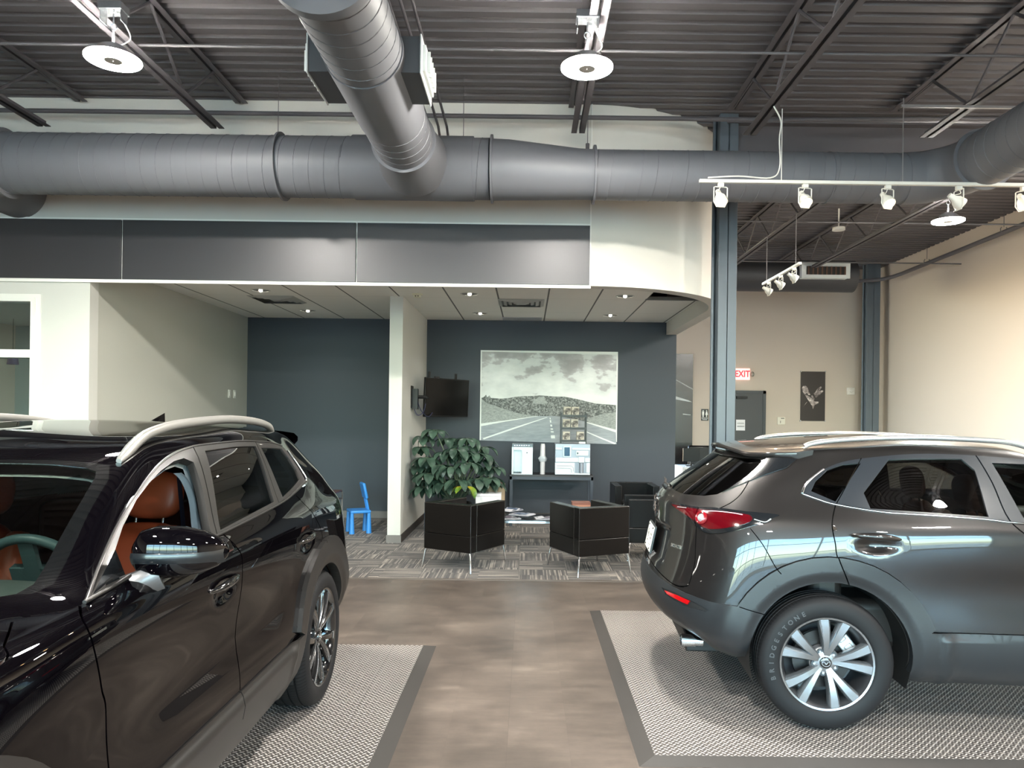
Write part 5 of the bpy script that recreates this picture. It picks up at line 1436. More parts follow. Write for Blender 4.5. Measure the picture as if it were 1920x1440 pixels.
# far duct with register
fd_ = thing('air_duct', 'far round dark duct near the back wall with a white register', 'duct', (4.3, 13.2, 3.86))
mb = MB(); mb.tube([(2.5, 13.2, 4.16), (5.72, 13.2, 4.16)], .275, 40); mb.build('pipe', mat('duct_far', (60, 60, 63), .5), fd_, world=True, ang=50)
mb = MB(); mb.mat(0).box((4.68, 12.78, 4.06), (5.47, 13.1, 4.29)); mb.mat(0).box((4.66, 12.77, 4.05), (5.49, 12.79, 4.31))
mb.mat(1).box((4.74, 12.762, 4.11), (5.41, 12.775, 4.25))
for k in range(9): mb.mat(2).box((4.76+k*.078, 12.752, 4.11), (4.785+k*.078, 12.77, 4.25))
mb.build('register', [gw, mat('reg_black', (30, 24, 20), .6), mat('reg_copper', (92, 64, 46), .4)], fd_, world=True, smooth=False, weld=False)
# ---------------------------------------------------------------- ceiling lamps
M_lampon = emis('lamp_on', (255, 250, 240), 430.)
def highbay(x, y, lb):
    r = thing('high_bay_lamp', lb, 'ceiling lamp', (x, y, 3.90))
    MB().lathe([(.045, .10), (.075, .085), (.135, .03), (.166, .012)], 40).build('housing', mat('lamp_housing', (150, 150, 154), .4, .5), r)
    mb = MB(); mb.lathe([(.055, -.003), (.166, -.003), (.169, .0), (.169, .010)], 40); mb.build('led_ring', M_lampon, r, smooth=False)  # outer rim glows too, added to light the upper walls
    MB().lathe([(.001, -.006), (.054, -.006), (.054, .01)], 32).build('sensor_cap', mat('lamp_cap', (190, 186, 178), .5), r)
    mb = MB(); mb.cyl((0, 0, .10), (0, 0, .20), .008, n=8); mb.tube([(.02*math.cos(a), 0, .215+.022*math.sin(a)) for a in [2*PI*i/12 for i in range(12)]], .004, 6, closed=True)
    mb.cyl((0, 0, .235), (0, 0, .30), .005, n=6); mb.build('hook', MATS['alloy_bright'], r)
    mb = MB(); mb.cbox((0, 0, .335), (.15, .11, .05)); mb.box((-.07, -.04, .24), (-.063, .04, .33)); mb.box((.063, -.04, .24), (.07, .04, .33)); mb.build('junction_box', MATS['alloy_bright'], r, bevel=.003)
    mb = MB(); mb.tube(smooth_pts([(.03, 0, .09), (.10, .02, .15), (.06, .02, .25), (.03, 0, .31)], 5), .004, 6); mb.build('power_cord', M_trimw, r)
    return r
for x, y, lb in ((-2.72, 4.85, 'glowing round high-bay lamp at the upper left of the photo'), (.36, 4.88, 'glowing round high-bay lamp at the top middle, right of the branch duct'), (4.76, 8.5, 'glowing round high-bay lamp at the far right beyond the duct')):
    highbay(x, y, lb)
for x, y, lb in ((-2.72, .6, 'round high-bay lamp above the left car, seen only in reflections'), (.36, .2, 'round high-bay lamp above the viewer, seen only in reflections'), (3.55, .6, 'round high-bay lamp before the right car, seen only in reflections'), (-2.72, -3.6, 'round high-bay lamp by the street windows at left'), (.36, -3.6, 'round high-bay lamp by the street windows in the middle'), (3.55, -3.6, 'round high-bay lamp by the street windows at right'), (5.2, 2.7, 'added high-bay lamp over the right part of the right car, for more light'), (5.5, 5.9, 'added high-bay lamp out of view by the cream wall, lighting the far area')):  # last two are added out of view to brighten the far right area
    highbay(x, y, lb)

# track lights
M_bulb = emis('bulb_warm', (255, 206, 142), 26.); M_tw = mat('track_white', (236, 234, 226), .4)
def head(par, loc, aim, power=60, color=(1., .78, .55)):
    """spot head hanging at loc (world), aimed at a world point"""
    loc = Vector(loc); d = (Vector(aim)-loc).normalized()
    hub = loc+Vector((0, 0, -.135))
    mb = MB(); side = d.cross(Vector((0, 0, 1))).normalized()
    mb.cbox(tuple(loc+Vector((0, 0, -.02))), (.045, .03, .03))
    w = .058
    pts = [loc+Vector((0, 0, -.035))-side*w*.8, loc+Vector((0, 0, -.04))-side*w, loc+Vector((0, 0, -.10))-side*w, hub+Vector((0, 0, -.02))-side*w, hub+Vector((0, 0, -.062))-side*w*.6, hub+Vector((0, 0, -.062))+side*w*.6, hub+Vector((0, 0, -.02))+side*w, loc+Vector((0, 0, -.10))+side*w, loc+Vector((0, 0, -.04))+side*w, loc+Vector((0, 0, -.035))+side*w*.8]
    mb.tube(pts, .0048, 6, closed=True)
    yo = mb.build('yoke', M_tw, par, world=True, ang=50)
    q = d.to_track_quat('Z', 'Y').to_matrix().to_4x4(); M = Matrix.Translation(hub) @ q
    mb = MB(); mb.lathe([(.001, -.10), (.020, -.10), (.024, -.055), (.045, -.02), (.052, .02), (.052, .035), (.047, .035), (.044, .02)], 28, M)
    mb.build('lamp_shade', M_tw, yo, world=True, ang=40)
    mb = MB(); mb.lathe([(.001, .030), (.030, .028), (.045, .022)], 24, M); mb.build('bulb', M_bulb, yo, world=True)
    mb = MB(); mb.tube(smooth_pts([tuple(loc+Vector((0, 0, -.03))), tuple(loc+Vector((0, 0, -.07))+side*.02), tuple(hub-d*.09)], 5), .0035, 6); mb.build('cord', M_tw, yo, world=True)
    li = bpy.data.lights.new('spot', 'SPOT'); li.energy = power; li.color = color; li.spot_size = math.radians(95); li.spot_blend = .8; li.shadow_soft_size = .03
    lo = obj_new('spot', li); lo.parent = par; lo.matrix_local = par.matrix_local.inverted() @ (Matrix.Translation(hub+d*.06) @ (-d).to_track_quat('Z', 'Y').to_matrix().to_4x4())
TY, TZ = 6.10, 3.56
tr = thing('track_light', 'white track light rail with five spot heads in front of the large duct', 'track light', (3.4, TY, TZ)); tr_m = tr
bpy.context.view_layer.update()
MB().box((1.38, TY-.017, TZ-.012), (5.0, TY+.017, TZ+.014)).build('rail', M_tw, tr, world=True, smooth=False, bevel=.002)
for x, aim in ((1.555, (1.9, 4.2, .6)), (2.245, (2.7, 4.0, .6)), (2.92, (3.6, 3.8, .5)), (3.50, (7.1, 6.5, 1.2)), (4.03, (7.1, 8.5, 1.6))):
    head(tr, (x, TY, TZ-.01), aim, 45 if aim[0] < 7 else 16)
mb = MB(); mb.tube([(2.05, TY, TZ+.01), (2.05, TY, 4.16)], .0035, 6); mb.tube(smooth_pts([(1.45, TY, TZ+.03), (1.7, TY, TZ+.045), (1.96, TY, TZ+.035), (2.035, TY, TZ+.12), (2.03, TY, TZ+.35), (2.04, TY, TZ+.5), (1.98, TY, 4.18)], 6), .006, 6)
mb.build('feed_cable', M_tw, tr, world=True)
mb = MB(); mb.cyl((3.04, TY, TZ+.01), (3.04, TY, 4.26), .0045, n=6); mb.box((3.02, TY-.01, 4.185), (3.95, TY+.015, 4.205)); mb.build('suspension_rod', mat('rod_light', (150, 148, 148), .4, .6), tr, world=True)
t2 = thing('track_light', 'small white track light with three spot heads hanging before the far register', 'track light', (3.4, 10, 3.57))
bpy.context.view_layer.update()
MB().box((3.35, 9.28, 3.555), (3.385, 10.75, 3.585)).build('rail', M_tw, t2, world=True, smooth=False)
for y in (9.5, 10.0, 10.5): head(t2, (3.37, y, 3.56), (7.1, y+.5, 1.3), 20)
mb = MB()
for y in (9.45, 10.6): mb.cyl((3.37, y, 3.58), (3.37, y, 4.22), .005, n=6)
mb.build('suspension_rod', MATS['rod_light'], t2, world=True)

# recessed downlights and grilles of the lounge ceiling
def downlight(x, y, lb, z=AZ):
    r = thing('downlight', lb, 'downlight', (x, y, z), 0, 'recessed downlights of the lounge ceiling')
    MB().lathe([(.115, -.001), (.112, -.006), (.100, -.006), (.097, -.002)], 32).build('trim_ring', mat('ring_white', (214, 214, 208), .4), r)
    MB().lathe([(.098, -.003), (.085, -.0025), (.05, -.0022), (.001, -.002)], 32).build('reflector', mat('refl_dark', (96, 92, 86), .3, .8), r)
    MB().sph((0, 0, -.006), .022, 12, 8, (1, 1, .8)).build('bulb', emis('bulb_white', (255, 246, 228), 22.), r)
    li = bpy.data.lights.new('spot', 'SPOT'); li.energy = 10; li.color = (1., .97, .92); li.spot_size = math.radians(130); li.spot_blend = 1.; li.shadow_soft_size = .05
    lo = obj_new('spot', li); lo.parent = r; lo.location = (0, 0, -.04)
for x, y, lb in ((-3.27, 9.1, 'recessed downlight over the left bay, nearer of two'), (-3.21, 10.85, 'recessed downlight over the left bay, farther of two'), (-.73, 9.18, 'recessed downlight left of the middle air diffuser, nearer one'), (-.71, 10.9, 'recessed downlight left of the middle air diffuser, farther one'), (1.185, 9.2, 'recessed downlight near the curved wall, nearer of two'), (1.195, 10.93, 'recessed downlight near the curved wall, farther of two')):
    downlight(x, y, lb)
def diffuser(x, y, lb):
    r = thing('air_diffuser', lb, 'air vent', (x, y, AZ), 0, 'square air diffusers of the lounge ceiling')
    mb = MB(); s = .30
    for k, (a, h) in enumerate(((.30, .0), (.235, -.004), (.17, -.007), (.105, -.010))):
        b = a-.045
        P = [[(-a, -a, -.003+h*0), (a, -a, -.003), (a, a, -.003), (-a, a, -.003), (-a, -a, -.003)], [(-b, -b, -.022), (b, -b, -.022), (b, b, -.022), (-b, b, -.022), (-b, -b, -.022)]]
        mb.grid(P)
    mb.box((-.06, -.06, -.024), (.06, .06, -.02))
    mb.build('cones', mat('diffuser_grey', (176, 176, 172), .5), r, smooth=False)
    MB().box((-.295, -.295, -.004), (.295, .295, -.002)).build('backing', mat('diffuser_dark', (98, 98, 96), .6), r, smooth=False)
diffuser(-.10, 9.83, 'square air diffuser in the middle of the lounge ceiling'); diffuser(-3.30, 9.80, 'square air diffuser over the left bay of the lounge')
r = thing('smoke_detector', 'small cream smoke detector on the lounge ceiling near the partition', 'smoke detector', (-1.38, 9.23, AZ))
MB().lathe([(.065, -.001), (.065, -.012), (.05, -.02), (.04, -.045), (.001, -.048)], 28).build('housing', mat('cream_plastic', (222, 220, 196), .5), r)
MB().cbox((-.015, -.044, -.034), (.014, .006, .01)).cbox((.015, -.044, -.034), (.014, .006, .01)).build('sensor', MATS['dark_plastic'], r, smooth=False)
o = MB().box((-.40, 11.28, AZ-.006), (.20, 11.66, AZ-.002)).build('ceiling_panel', mat('panel_lens', (186, 188, 192), .4), smooth=False)
tag(o, 'grey translucent light panel in the lounge ceiling by the back wall', 'ceiling panel')
tag(MB().cyl((4.55, 11.0, 4.42), (4.55, 11.0, 4.46), .09, n=20).cyl((4.55, 11.0, 4.46), (4.55, 11.0, HD), .012, n=8).build('ceiling_sensor', M_tw), 'small white disc fixture under the far dark deck', 'sensor')

# ---------------------------------------------------------------- floor mats under the cars
pm = plate_mat(); em = mat('mat_edge', (58, 55, 53), .55)
def carmat(name, lb, x0, x1, y0, y1):
    r = thing('floor_mat', lb, 'floor mat', ((x0+x1)/2, (y0+y1)/2, 0))
    MB().box((x0, y0, 0), (x1, y1, .018)).build('plate_tiles', pm, r, world=True, smooth=False)
    e = .085
    mb = MB(); A = [(x0-e, y0-e), (x1+e, y0-e), (x1+e, y1+e*.5), (x0-e, y1+e*.5)]; B = [(x0, y0), (x1, y0), (x1, y1), (x0, y1)]
    vs = [(p[0], p[1], .001) for p in A]+[(p[0], p[1], .0178) for p in B]
    mb.add(vs, [(i, (i+1) % 4, 4+(i+1) % 4, 4+i) for i in range(4)]); mb.build('ramp_edge', em, r, world=True, smooth=False)
carmat('mat', 'silver diamond-plate floor mat under the black car', -3.55, -.705, -.9, 5.20)
carmat('mat', 'silver diamond-plate floor mat under the grey car', .625, 6.4, 3.55, 6.20)

# ---------------------------------------------------------------- mural
def mural():
    r = thing('mural', 'large black and white road landscape print on the dark back wall', 'wall print', (.33, AY, 1.24))
    W, H_ = 2.15, 1.41; s = 2.15/1630
    X = lambda px: (px-130)*s-W/2; Z = lambda py: H_-(py-95)*s*1.0
    def poly(mb, k, P, y): mb.mat(k).add([(X(a), y, Z(b)) for a, b in P], [tuple(range(len(P)))])
    sky = NT('print_sky'); tc = sky.n('Mapping'); tc.inputs['Scale'].default_value = (1.1, 1, 2.0); sky.l(sky.obj(), tc.inputs[0])
    n = sky.noise(tc.outputs[0], 1.9, 7, .55); sky.l(sky.ramp(sky.math('ADD', n, sky.math('MULTIPLY', sky.math('SUBTRACT', 1.12, sky.xyz(sky.obj())[2]), .28)), [(.38, (166, 164, 164)), (.47, (184, 184, 184)), (.50, (214, 218, 216)), (.70, (232, 235, 232))]), sky.b.inputs['Base Color']); sky.b.inputs['Roughness'].default_value = .6
    hill = NT('print_trees'); n = hill.noise(hill.obj(), 42., 4, .8); hill.l(hill.ramp(n, [(.32, (44, 48, 48)), (.48, (96, 100, 98)), (.62, (170, 174, 170))]), hill.b.inputs['Base Color']); hill.b.inputs['Roughness'].default_value = .6
    grass = NT('print_grass'); tg = grass.n('Mapping'); tg.inputs['Scale'].default_value = (1, 1, 3); grass.l(grass.obj(), tg.inputs[0]); n = grass.noise(tg.outputs[0], 34., 4, .8); grass.l(grass.ramp(n, [(.3, (116, 122, 120)), (.7, (186, 190, 186))]), grass.b.inputs['Base Color']); grass.b.inputs['Roughness'].default_value = .6
    road = NT('print_road'); tg = road.n('Mapping'); tg.inputs['Scale'].default_value = (1, 1, 6); road.l(road.obj(), tg.inputs[0]); n = road.noise(tg.outputs[0], 5., 4, .6); road.l(road.ramp(n, [(.3, (146, 152, 158)), (.7, (172, 178, 182))]), road.b.inputs['Base Color']); road.b.inputs['Roughness'].default_value = .6
    white = mat('print_white', (232, 236, 232), .6)
    mb = MB(); mb.mat(0).box((-W/2, -.012, 0), (W/2, -.002, H_))
    poly(mb, 1, [(146, 110), (1745, 128), (1745, 1000), (146, 1000)], -.0125)
    poly(mb, 2, [(146, 662), (280, 662), (380, 668), (470, 660), (560, 642), (650, 634), (740, 632), (830, 622), (920, 628), (1000, 634), (1130, 635), (1250, 655), (1330, 672), (1400, 690), (1500, 712), (1745, 727), (1745, 1000), (146, 1000)], -.0130)
    poly(mb, 3, [(760, 690), (830, 640), (890, 632), (905, 680), (940, 712), (860, 725), (760, 720)], -.0133)
    poly(mb, 3, [(146, 668), (205, 720), (300, 752), (450, 800), (560, 832), (700, 858), (830, 870), (146, 1010)], -.0134)
    poly(mb, 3, [(1745, 812), (1600, 828), (1500, 862), (1400, 890), (1380, 915), (1745, 1050)], -.0134)
    poly(mb, 2, [(146, 662), (175, 650), (200, 622), (215, 655), (240, 630), (262, 668), (275, 735), (205, 712), (146, 668)], -.0137)
    poly(mb, 4, [(146, 1000), (820, 868), (1010, 866), (1110, 872), (1380, 925), (1745, 1052), (1755, 1192), (146, 1166)], -.0140)
    poly(mb, 0, [(146, 965), (400, 930), (820, 866), (820, 869), (400, 946), (146, 998)], -.0143)
    poly(mb, 0, [(1380, 925), (1745, 1020), (1745, 1052), (1380, 936)], -.0143)
    poly(mb, 0, [(165, 1140), (540, 1005), (925, 880), (930, 884), (540, 1026), (250, 1128), (180, 1155)], -.0145)
    poly(mb, 0, [(1392, 1040), (1560, 1108), (1750, 1180), (1730, 1192), (1560, 1125), (1392, 1052)], -.0145)
    for a, b, w in ((885, 905, 5), (915, 945, 8), (968, 992, 11), (1012, 1030, 14), (1045, 1062, 17), (1095, 1132, 24)):
        cx = 962+(a-885)*.17; poly(mb, 0, [(cx-w, a), (cx+w, a), (cx+w+4, b), (cx-w+4, b)], -.0147)
    for P in ([(146, 112), (1745, 130), (1745, 118), (146, 100)],): poly(mb, 0, P, -.0149)
    mb.build('print', [white, sky.m, hill.m, grass.m, road.m], r, smooth=False, weld=False)
mural()

# ---------------------------------------------------------------- television on its wall arm
r = thing('television', 'black flat television on a swing arm beside the partition, above the plant', 'television', (-1.17, 10.8, 1.60))
tv = Matrix.Translation((-1.17, 10.80, 1.875)) @ RotZ(math.atan2(.80, .55)) @ Matrix.Rotation(math.radians(2), 4, 'X')
# local x along the screen, -y is the screen normal
mb = MB(); mb.cbox((0, 0, 0), (.965, .03, .555), tv); mb.cbox((0, .035, -.02), (.60, .04, .36), tv); mb.build('case', mat('tv_black', (9, 9, 10), .35, spec=.3), r, world=True, bevel=.006)
MB().cbox((0, -.0165, .004), (.93, .002, .515), tv).build('screen', mat('screen_black', (6, 6, 7), .16, spec=.2), r, world=True, smooth=False)
for x in (-.36, .22): MB().cbox((x, .03, .31), (.035, .02, .10), tv).build('mount_tab', MATS['dark_plastic'], r, world=True, bevel=.003)
MB().cbox((-.2, .03, .285), (.10, .02, .03), tv).build('receiver', MATS['dark_plastic'], r, world=True, bevel=.003)
mb = MB(); mb.box((-1.59, 10.14, 1.72), (-1.575, 10.30, 2.02)); mb.build('wall_plate', MATS['dark_plastic'], r, world=True, bevel=.003)
mb = MB(); mb.tube([(-1.57, 10.22, 1.87), (-1.42, 10.30, 1.87), (-1.40, 10.62, 1.87), (-1.24, 10.83, 1.87)], .024, 8); mb.box((-1.57, 10.16, 1.70), (-1.50, 10.28, 1.98)); mb.build('swing_arm', mat('arm_black', (22, 22, 24), .4), r, world=True)
mb = MB(); mb.tube(smooth_pts([(-1.56, 10.2, 1.72), (-1.50, 10.2, 1.62), (-1.44, 10.3, 1.66), (-1.42, 10.4, 1.78)], 6), .006, 6); mb.tube(smooth_pts([(-1.53, 10.2, 1.92), (-1.47, 10.25, 1.70), (-1.38, 10.4, 1.60), (-1.33, 10.6, 1.70)], 6), .005, 6)
mb.build('cable', mat('cable_blue', (44, 46, 78), .5), r, world=True)

# ---------------------------------------------------------------- plant
def plant():
    rnd = random.Random(5)
    r = thing('potted_plant', 'large leafy umbrella plant in a black pot in the corner by the partition', 'plant', (-.95, 10.15, 0))
    MB().lathe([(.001, .02), (.15, .02), (.20, .42), (.215, .44), (.20, .45), (.18, .42), (.001, .40)], 28, T(.0, -.05, 0)).build('pot', mat('pot_black', (16, 17, 18), .35), r)
    C = [(815, 806, 10.1, 0), (877, 822, 10.1, 0), (905, 838, 10.3, 0), (853, 842, 9.8, 0), (800, 858, 9.9, 0), (786, 838, 10.2, 0), (826, 872, 9.8, 0), (878, 868, 9.7, 0), (846, 876, 9.7, 0), (905, 862, 10.1, 0), (925, 876, 10.2, 0), (918, 896, 9.9, 0), (788, 892, 9.9, 0), (806, 888, 9.8, 0), (860, 900, 9.65, 0), (895, 898, 9.8, 0), (832, 905, 9.8, 0), (783, 872, 10.2, 0), (868, 850, 10.3, 0), (838, 822, 10.4, 0), (812, 914, 10.1, 0), (793, 818, 10.2, 0), (890, 850, 9.9, 0), (871, 912, 9.55, 1), (778, 905, 10.3, 0)]
    fo = MB(); st = MB(); base = Vector((.0, -.05, .42))
    for _ in range(20): C.append((rnd.uniform(790, 920), rnd.uniform(835, 915), rnd.uniform(9.9, 10.4), 0))
    for px_, py_, d, yel in C:
        x = (px_-989-.0125*(781-py_))/1400*d; z = 1.62+(781-py_+.0125*(px_-989))/1400*d
        x = max(x, -1.46)
        c0 = Vector((x+.95, d-10.15, z))
        mid = base+(c0-base)*.55+Vector((rnd.uniform(-.06, .06), rnd.uniform(-.04, .04), .05))
        st.tube(smooth_pts([tuple(base+Vector((rnd.uniform(-.06, .06), rnd.uniform(-.06, .06), 0))), tuple(mid), tuple(c0)], 4), .008, 6)
        nl = rnd.choice((7, 8, 8)); a0 = rnd.uniform(0, 6.28)
        if yel: nl = 4
        for k in range(nl):
            a = a0+2*PI*k/nl+rnd.uniform(-.2, .2); L = rnd.uniform(.19, .27)*(1 if not yel else .85); w = L*rnd.uniform(.21, .27); dr = rnd.uniform(1.1, 1.9)
            dx, dy = math.cos(a), math.sin(a)
            if c0.x+dx*L*.8 < -.60: dx *= .3
            P = []
            for i in range(8):
                f = i/7; el = .25-dr*f*1.05
                # integrate a drooping midrib
                if i == 0: p = c0+Vector((dx*.03, dy*.03, 0))
                else: p = p+Vector((dx*math.cos(el), dy*math.cos(el), math.sin(el)))*(L/7)
                ww = w*math.sin(PI*min(1, f*.96+.02))**.75
                sd = Vector((-dy, dx, 0)); up = Vector((-dx*math.sin(el), -dy*math.sin(el), math.cos(el)))
                P.append([p+sd*ww+up*(ww*.12), p+sd*ww*.5-up*ww*.06, p-up*ww*.12, p-sd*ww*.5-up*ww*.06, p-sd*ww+up*(ww*.12)])
            fo.mat(1 if yel else 0).grid(P)
            st.tube([tuple(c0), tuple(c0+Vector((dx*.035, dy*.035, 0)))], .003, 4)
    lf = NT('leaf'); n = lf.noise(lf.obj(), 9., 3); lf.l(lf.ramp(n, [(.3, (34, 52, 44)), (.7, (74, 98, 82))]), lf.b.inputs['Base Color']); lf.b.inputs['Roughness'].default_value = .36; lf.b.inputs['Specular IOR Level'].default_value = .45
    ly = NT('leaf_yellow'); n = ly.noise(ly.obj(), 8., 3); ly.l(ly.ramp(n, [(.35, (66, 110, 40)), (.55, (120, 140, 40)), (.7, (200, 150, 40))]), ly.b.inputs['Base Color']); ly.b.inputs['Roughness'].default_value = .4
    fo.build('foliage', [lf.m, ly.m], r, weld=False, ang=80)
    st.build('stems', mat('stem_green', (96, 108, 84), .6), r)
plant()

# ---------------------------------------------------------------- lounge chairs
leather = mat('leather_black', (6, 5, 5), .32, spec=.35, coat=.12, crough=.15, bump=(70, .10, .003)); M_ch = MATS['chrome']
def tub_chair():
    r = thing('armchair', 'x', 'armchair')
    w, d = .60, .66; x0, x1, y0, y1 = -w/2, w/2, -d/2, d/2; th = .10
    def shell(z0, z1, g):
        mb = MB(); mb.box((x0+g, y0+g, z0), (x1-g, y0+th, z1)); return mb
    for nm, boxes in (('backrest', [((x0, y0, .205), (x1, y0+.11, .375)), ((x0, y0, .377), (x1, y0+.11, .695))]), ('armrest', [((x0, y0+.11, .205), (x0+.09, y1, .375)), ((x0, y0+.11, .377), (x0+.09, y1, .692))]), ('armrest', [((x1-.09, y0+.11, .205), (x1, y1, .375)), ((x1-.09, y0+.11, .377), (x1, y1, .692))])):
        mb = MB()
        for a, b in boxes: mb.box(a, b)
        bk = mb.build(nm, leather, r, bevel=.007, seg=3)
        a, b = boxes[1]; pm_ = MB()
        e = .004
        pm_.tube([(a[0]+e, a[1]+e, b[2]-e), (b[0]-e, a[1]+e, b[2]-e), (b[0]-e, b[1]-e, b[2]-e), (a[0]+e, b[1]-e, b[2]-e)], .0055, 6, closed=True)
        for xx in (a[0]+e, b[0]-e): pm_.tube([(xx, a[1]+e, .21), (xx, a[1]+e, b[2]-e)], .0045, 6)
        pm_.build('piping', mat('leather_piping', (30, 27, 26), .25, coat=.5), bk, ang=60)
    MB().box((x0+.09, y0+.11, .22), (x1-.09, y1-.01, .34)).build('seat_base', leather, r, bevel=.01)
    MB().box((x0+.092, y0+.11, .34), (x1-.092, y1+.005, .45)).build('seat_cushion', leather, r, bevel=.035, seg=4)
    for a in ((x0, y0), (x1, y0), (x0, y1), (x1, y1)):
        sx, sy = (1 if a[0] > 0 else -1), (1 if a[1] > 0 else -1)
        mb = MB(); mb.tube([(a[0]-sx*.02, a[1]-sy*.015, .205), (a[0]-sx*.012, a[1]-sy*.01, .19), (a[0]+sx*.012, a[1]+sy*.012, .004)], .0105, 10); mb.build('leg', M_ch, r, ang=60)
    mb = MB(); mb.box((x0+.01, y0+.01, .194), (x0+.03, y1-.01, .206)); mb.box((x1-.03, y0+.01, .194), (x1-.01, y1-.01, .206)); mb.build('side_rail', M_ch, r, smooth=False)
    return r
ch = tub_chair()
places = [((-.659, 8.07), -30, 'black leather tub armchair in front of the plant, its back to the viewer'), ((.666, 7.945), 25, 'black leather tub armchair in front of the coffee machine, its back to the viewer'), ((1.50, 8.70), 88, 'black leather armchair beside the rear bumper of the grey car, turned sideways'), ((1.50, 10.42), 180, 'black leather armchair against the dark back wall, facing the viewer')]
for i, (p, a, lb) in enumerate(places):
    o = ch if i == 0 else copy_tree(ch); o.location = (p[0], p[1], .004); o.rotation_euler = (0, 0, math.radians(a)); tag(o, lb, 'armchair', 'black leather armchairs of the lounge')

# coffee table with magazines
r = thing('coffee_table', 'low dark coffee table with a chrome edge between the armchairs', 'table', (.2, 9.2, .004))
MB().box((-.55, 9.0, .345), (.62, 9.55, .375)).build('tabletop', mat('table_dark', (40, 40, 44), .2, coat=.5), r, world=True, bevel=.003)
mb = MB(); mb.box((-.56, 8.985, .335), (.63, 9.0, .36)); mb.box((-.56, 9.55, .335), (.63, 9.565, .36)); mb.box((-.565, 8.985, .335), (-.55, 9.565, .36)); mb.box((.62, 8.985, .335), (.635, 9.565, .36)); mb.build('chrome_edge', M_ch, r, world=True, smooth=False)
for x in (-.54, .61):
    for y in (9.0, 9.55): MB().box((x-.012, y-.012, .004), (x+.012, y+.012, .345)).build('leg', M_ch, r, world=True, smooth=False)
mg = [mat('page_white', (206, 206, 212), .35), mat('page_photo', (110, 104, 116), .35), mat('page_blue', (70, 84, 110), .35)]
rnd = random.Random(3)
def magazine(x, y, z, a, k, lb):
    mb = MB(); P = []
    for i in range(9):
        u = -.14+.28*i/8; h = .022*abs(math.sin(u*22))*math.exp(-abs(u)*4)+.004+.006*math.sin(i*1.7+k)
        P.append([(u, v, z+h+.003*math.sin(v*30+k)) for v in (-.105, -.03, .03, .105)])
    M = T(x, y, 0) @ RotZ(a)
    mb.mat(0).grid(P, M); mb.mat(1).grid([[(p[0]*.8, p[1]*.8, p[2]+.0015) for p in row] for row in P], M); mb.mat(0).box((-.135, -.10, z), (.135, .10, z+.006), M)
    tag(mb.build('magazine', [mg[0], mg[1+k % 2]], ang=60, weld=False), lb, 'magazine', 'magazines on the coffee table')
magazine(-.22, 9.13, .376, .3, 0, 'open glossy magazine at the left end of the coffee table'); magazine(-.05, 9.18, .412, -.5, 1, 'open glossy magazine in the middle of the fanned ones'); magazine(.24, 9.14, .376, .15, 2, 'open glossy magazine at the right of the fanned ones'); magazine(-.20, 9.32, .448, .9, 3, 'crumpled magazine lying on top at the back of the coffee table')
mb = MB(); mb.mat(0).box((.57, 9.28, .376), (.80, 9.50, .556)); mb.mat(1).box((.575, 9.278, .50), (.795, 9.282, .53))
tag(mb.build('tissue_box', [mat('box_red', (128, 84, 70), .6), mat('box_band', (170, 120, 96), .6)], smooth=False), 'reddish brown box behind the right armchair, below the coffee machine', 'box')

# machine table
r = thing('console_table', 'dark metal frame table carrying the coffee machine by the back wall', 'table', (.37, 11.25, .004))
MB().box((-.25, 11.0, .735), (.98, 11.5, .762)).build('tabletop', mat('top_brown', (46, 42, 44), .4), r, world=True, bevel=.002)
mb = MB(); fm = mat('frame_grey', (58, 66, 76), .5)
for y in (11.015, 11.485): mb.box((-.25, y-.015, .69), (.98, y+.015, .735))
for x in (-.235, .965): mb.box((x-.015, 11.0, .69), (x+.015, 11.5, .735))
mb.build('frame', fm, r, world=True, smooth=False)
for x in (-.228, .958):
    for y in (11.022, 11.478): MB().box((x-.021, y-.02, .004), (x+.021, y+.02, .69)).build('leg', fm, r, world=True, smooth=False)
pw = mat('appliance_white', (214, 226, 230), .3, coat=.3); pb = mat('appliance_black', (26, 28, 34), .25, coat=.5)
r = thing('water_dispenser', 'white countertop water dispenser with a black top on the console table', 'water dispenser', (-.075, 11.2, .762))
mb = MB(); mb.box((-.225, 11.05, .762), (-.20, 11.38, 1.17)).box((-.205, 11.13, .762), (-.075, 11.38, 1.17)).box((-.075, 11.05, .762), (.085, 11.38, 1.17)).box((-.205, 11.05, 1.125), (-.075, 11.38, 1.17)).box((-.205, 11.05, .762), (-.075, 11.14, .775)); mb.build('body', pw, r, world=True, smooth=False, weld=False)
MB().box((-.225, 11.04, 1.17), (.09, 11.39, 1.215)).build('control_panel', pb, r, world=True, bevel=.004)
mb = MB()
for k in range(7): mb.box((-.19+k*.035, 11.037, 1.188), (-.175+k*.035, 11.041, 1.196))
mb.build('button', M_ch, r, world=True, smooth=False)
MB().box((-.195, 11.06, .775), (-.085, 11.12, .80)).build('drip_tray', pb, r, world=True, smooth=False)
MB().cyl((-.0, 11.045, 1.085), (-.0, 11.052, 1.085), .009, n=12).build('badge', pb, r, world=True)
r = thing('cup_stack', 'tall stack of white paper cups in a plastic sleeve between the two machines', 'cups', (.235, 11.15, .762))
MB().lathe([(.001, 0), (.035, 0), (.036, .22), (.047, .225), (.048, .25), (.040, .26), (.034, .42), (.028, .455), (.001, .456)], 24).build('cups', mat('cup_white', (208, 206, 206), .5), r)
mb = MB(); P = []
for i in range(25):
    a = 2*PI*i/24; P.append([(.050*math.cos(a)*(1+.1*math.sin(5*a)), .050*math.sin(a)*(1+.1*math.sin(5*a)), .19), (.062*math.cos(a)*(1+.2*math.sin(4*a)), .062*math.sin(a), .235), (.044*math.cos(a), .044*math.sin(a), .27)])
mb.grid(P); mb.build('sleeve', mat('sleeve_clear', (190, 196, 200), .2), r)
